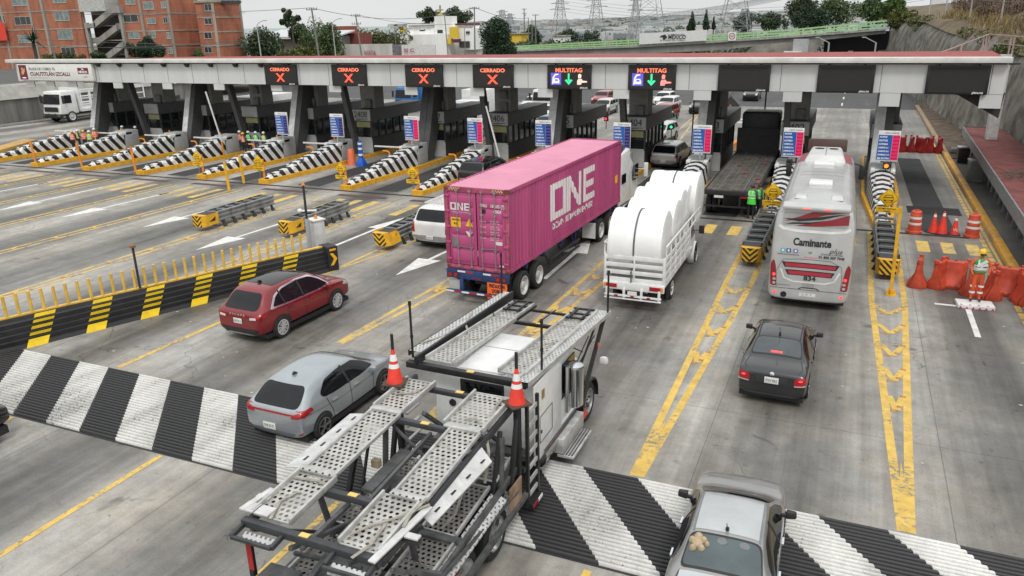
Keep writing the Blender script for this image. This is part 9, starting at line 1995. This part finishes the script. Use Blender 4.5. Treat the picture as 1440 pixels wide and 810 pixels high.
HAZY = mat('hazy_hill', (.30, .34, .33), .95, dirt=.12, scale=.02)  # distance haze put into the hill colour
vs, fs = [], []; nx, ny = 60, 6
for j in range(ny):
    Y = 420 + j * 190
    for i in range(nx + 1):
        x = -1400 + 2300 * i / nx; hgt = 1 + 2.6 * j + 3 * MN.noise(Vector((x * .003, j * .4, 0))) * (j > 0) + max(0, (x + 500) * .006) * j * .5
        vs.append((x, Y, hgt - 2))
for j in range(ny - 1):
    for i in range(nx): a = j * (nx + 1) + i; fs.append((a, a + 1, a + nx + 2, a + nx + 1))
hobj = MB().mesh(vs, fs).build('far_hill', HAZY, smooth=True, ang=80); tag(hobj, kind='structure')
HB = BVHTree.FromPolygons([Vector(v) for v in vs], fs)
rnd = random.Random(77); HC = [mat('haze_house_%s' % n_, c_, .9, dirt=.1) for n_, c_ in (('white', (.50, .51, .50)), ('grey', (.36, .38, .38)), ('cream', (.46, .44, .40)), ('blue', (.30, .36, .40)), ('red', (.38, .27, .24)), ('dark', (.2, .23, .24)))]  # house colours paled to carry the distance haze
hm = [MB() for _ in HC]; hx = MB()
for k in range(3200):
    Y = 425 + rnd.random() ** .8 * 900; x = rnd.uniform(-.62, .18) * Y
    h = HB.ray_cast(Vector((x, Y, 500)), Vector((0, 0, -1)))[0]
    if h is None: continue
    w_, d_, e_ = rnd.uniform(5, 13), rnd.uniform(5, 9), rnd.uniform(2.5, 5.5) ; m_ = rnd.choices(range(6), (5, 4, 3, 1, 1, 2))[0]; hx.cur = m_
    hx.box(x - w_ / 2, x + w_ / 2, Y, Y + d_, h.z - 3, h.z + e_)
    hx.cur = 5
    if Y < 800: 
        for q in range(int(w_ / 3)): hx.box(x - w_ / 2 + 1 + q * 3, x - w_ / 2 + 2.2 + q * 3, Y - .1, Y + .1, h.z + e_ - 2.2, h.z + e_ - 1)
tag(hx.build('hillside_town', HC), 'hazy town of small pale houses spread over the far hillside', 'town', kind='stuff')
bl = []
for k in range(360):
    Y = 400 + rnd.random() * 700; x = rnd.uniform(-.62, .2) * Y; h = HB.ray_cast(Vector((x, Y, 500)), Vector((0, 0, -1)))[0]
    if h: bl.append((x, Y, h.z + rnd.uniform(1, 3), rnd.uniform(2, 4)))
tag(leafy('far_woods', bl, 26000, 1.3, LFB, None, .8, 40), 'hazy blue green tree clumps among the far houses', 'woods', kind='stuff')
bl = []
for k in range(90): bl.append((rnd.uniform(-150, -10), rnd.uniform(195, 260), rnd.uniform(.5, 3.), rnd.uniform(1.8, 3.4)))
tag(leafy('far_hedge', bl, 12000, .5, LF, None, .8, 41), 'dark scrubby belt of trees beyond the exit road', 'woods', kind='stuff')
t = thing('exit_barrier', 'low yellow and concrete barrier dividing the road beyond the silver suv', 'barrier')
MB().hexa([(-12.6, 82, 0), (-12.1, 82, 0), (-14.6, 100, 0), (-15.1, 100, 0)], [(-12.5, 82, .9), (-12.2, 82, .9), (-14.7, 100, .9), (-15.0, 100, .9)]).build('wall', YEL, t); MB().hexa([(-15.1, 100.1, 0), (-14.6, 100.1, 0), (-17, 130, 0), (-17.6, 130, 0)], [(-15.0, 100.1, .9), (-14.7, 100.1, .9), (-17.1, 130, .9), (-17.5, 130, .9)]).build('concrete_part', KERBC, t)
b = MB()
for k in range(7): x = -10.6 + k * .32; b.cyl((x, 61.0, 0), (x, 61.0, 1.0), .05, n=6)
b.bar((-10.7, 61, 1.0), (-8.6, 61, 1.0), .06); tag(b.build('low_railing', LGREY), 'short pale grey railing beyond the silver suv', 'railing')
tag(MB().hexa([(-8.5, 60, 0), (-8.1, 60, 0), (-7.8, 66, 0), (-8.2, 66, 0)], [(-8.45, 60, .35), (-8.15, 60, .35), (-7.85, 66, .35), (-8.15, 66, .35)]).build('orange_kerb', ORG), 'orange painted kerb nose beyond the silver suv', 'kerb')
tag(MB().hexa([(-62.5, 37.5, 0), (-61, 37.5, 0), (-66, 46.5, 0), (-68, 46.5, 0)], [(-62.4, 37.5, .5), (-61.1, 37.5, .5), (-66, 46.5, .5), (-67.8, 46.5, .5)]).build('ochre_kerb_block', worn('ochre_paint', (.62, .35, .05), (.3, .25, .2))), 'ochre painted block at the left edge by the first striped island', 'kerb block')
scene.cycles.max_bounces = 6; scene.cycles.transparent_max_bounces = 12; scene.cycles.use_denoising = True
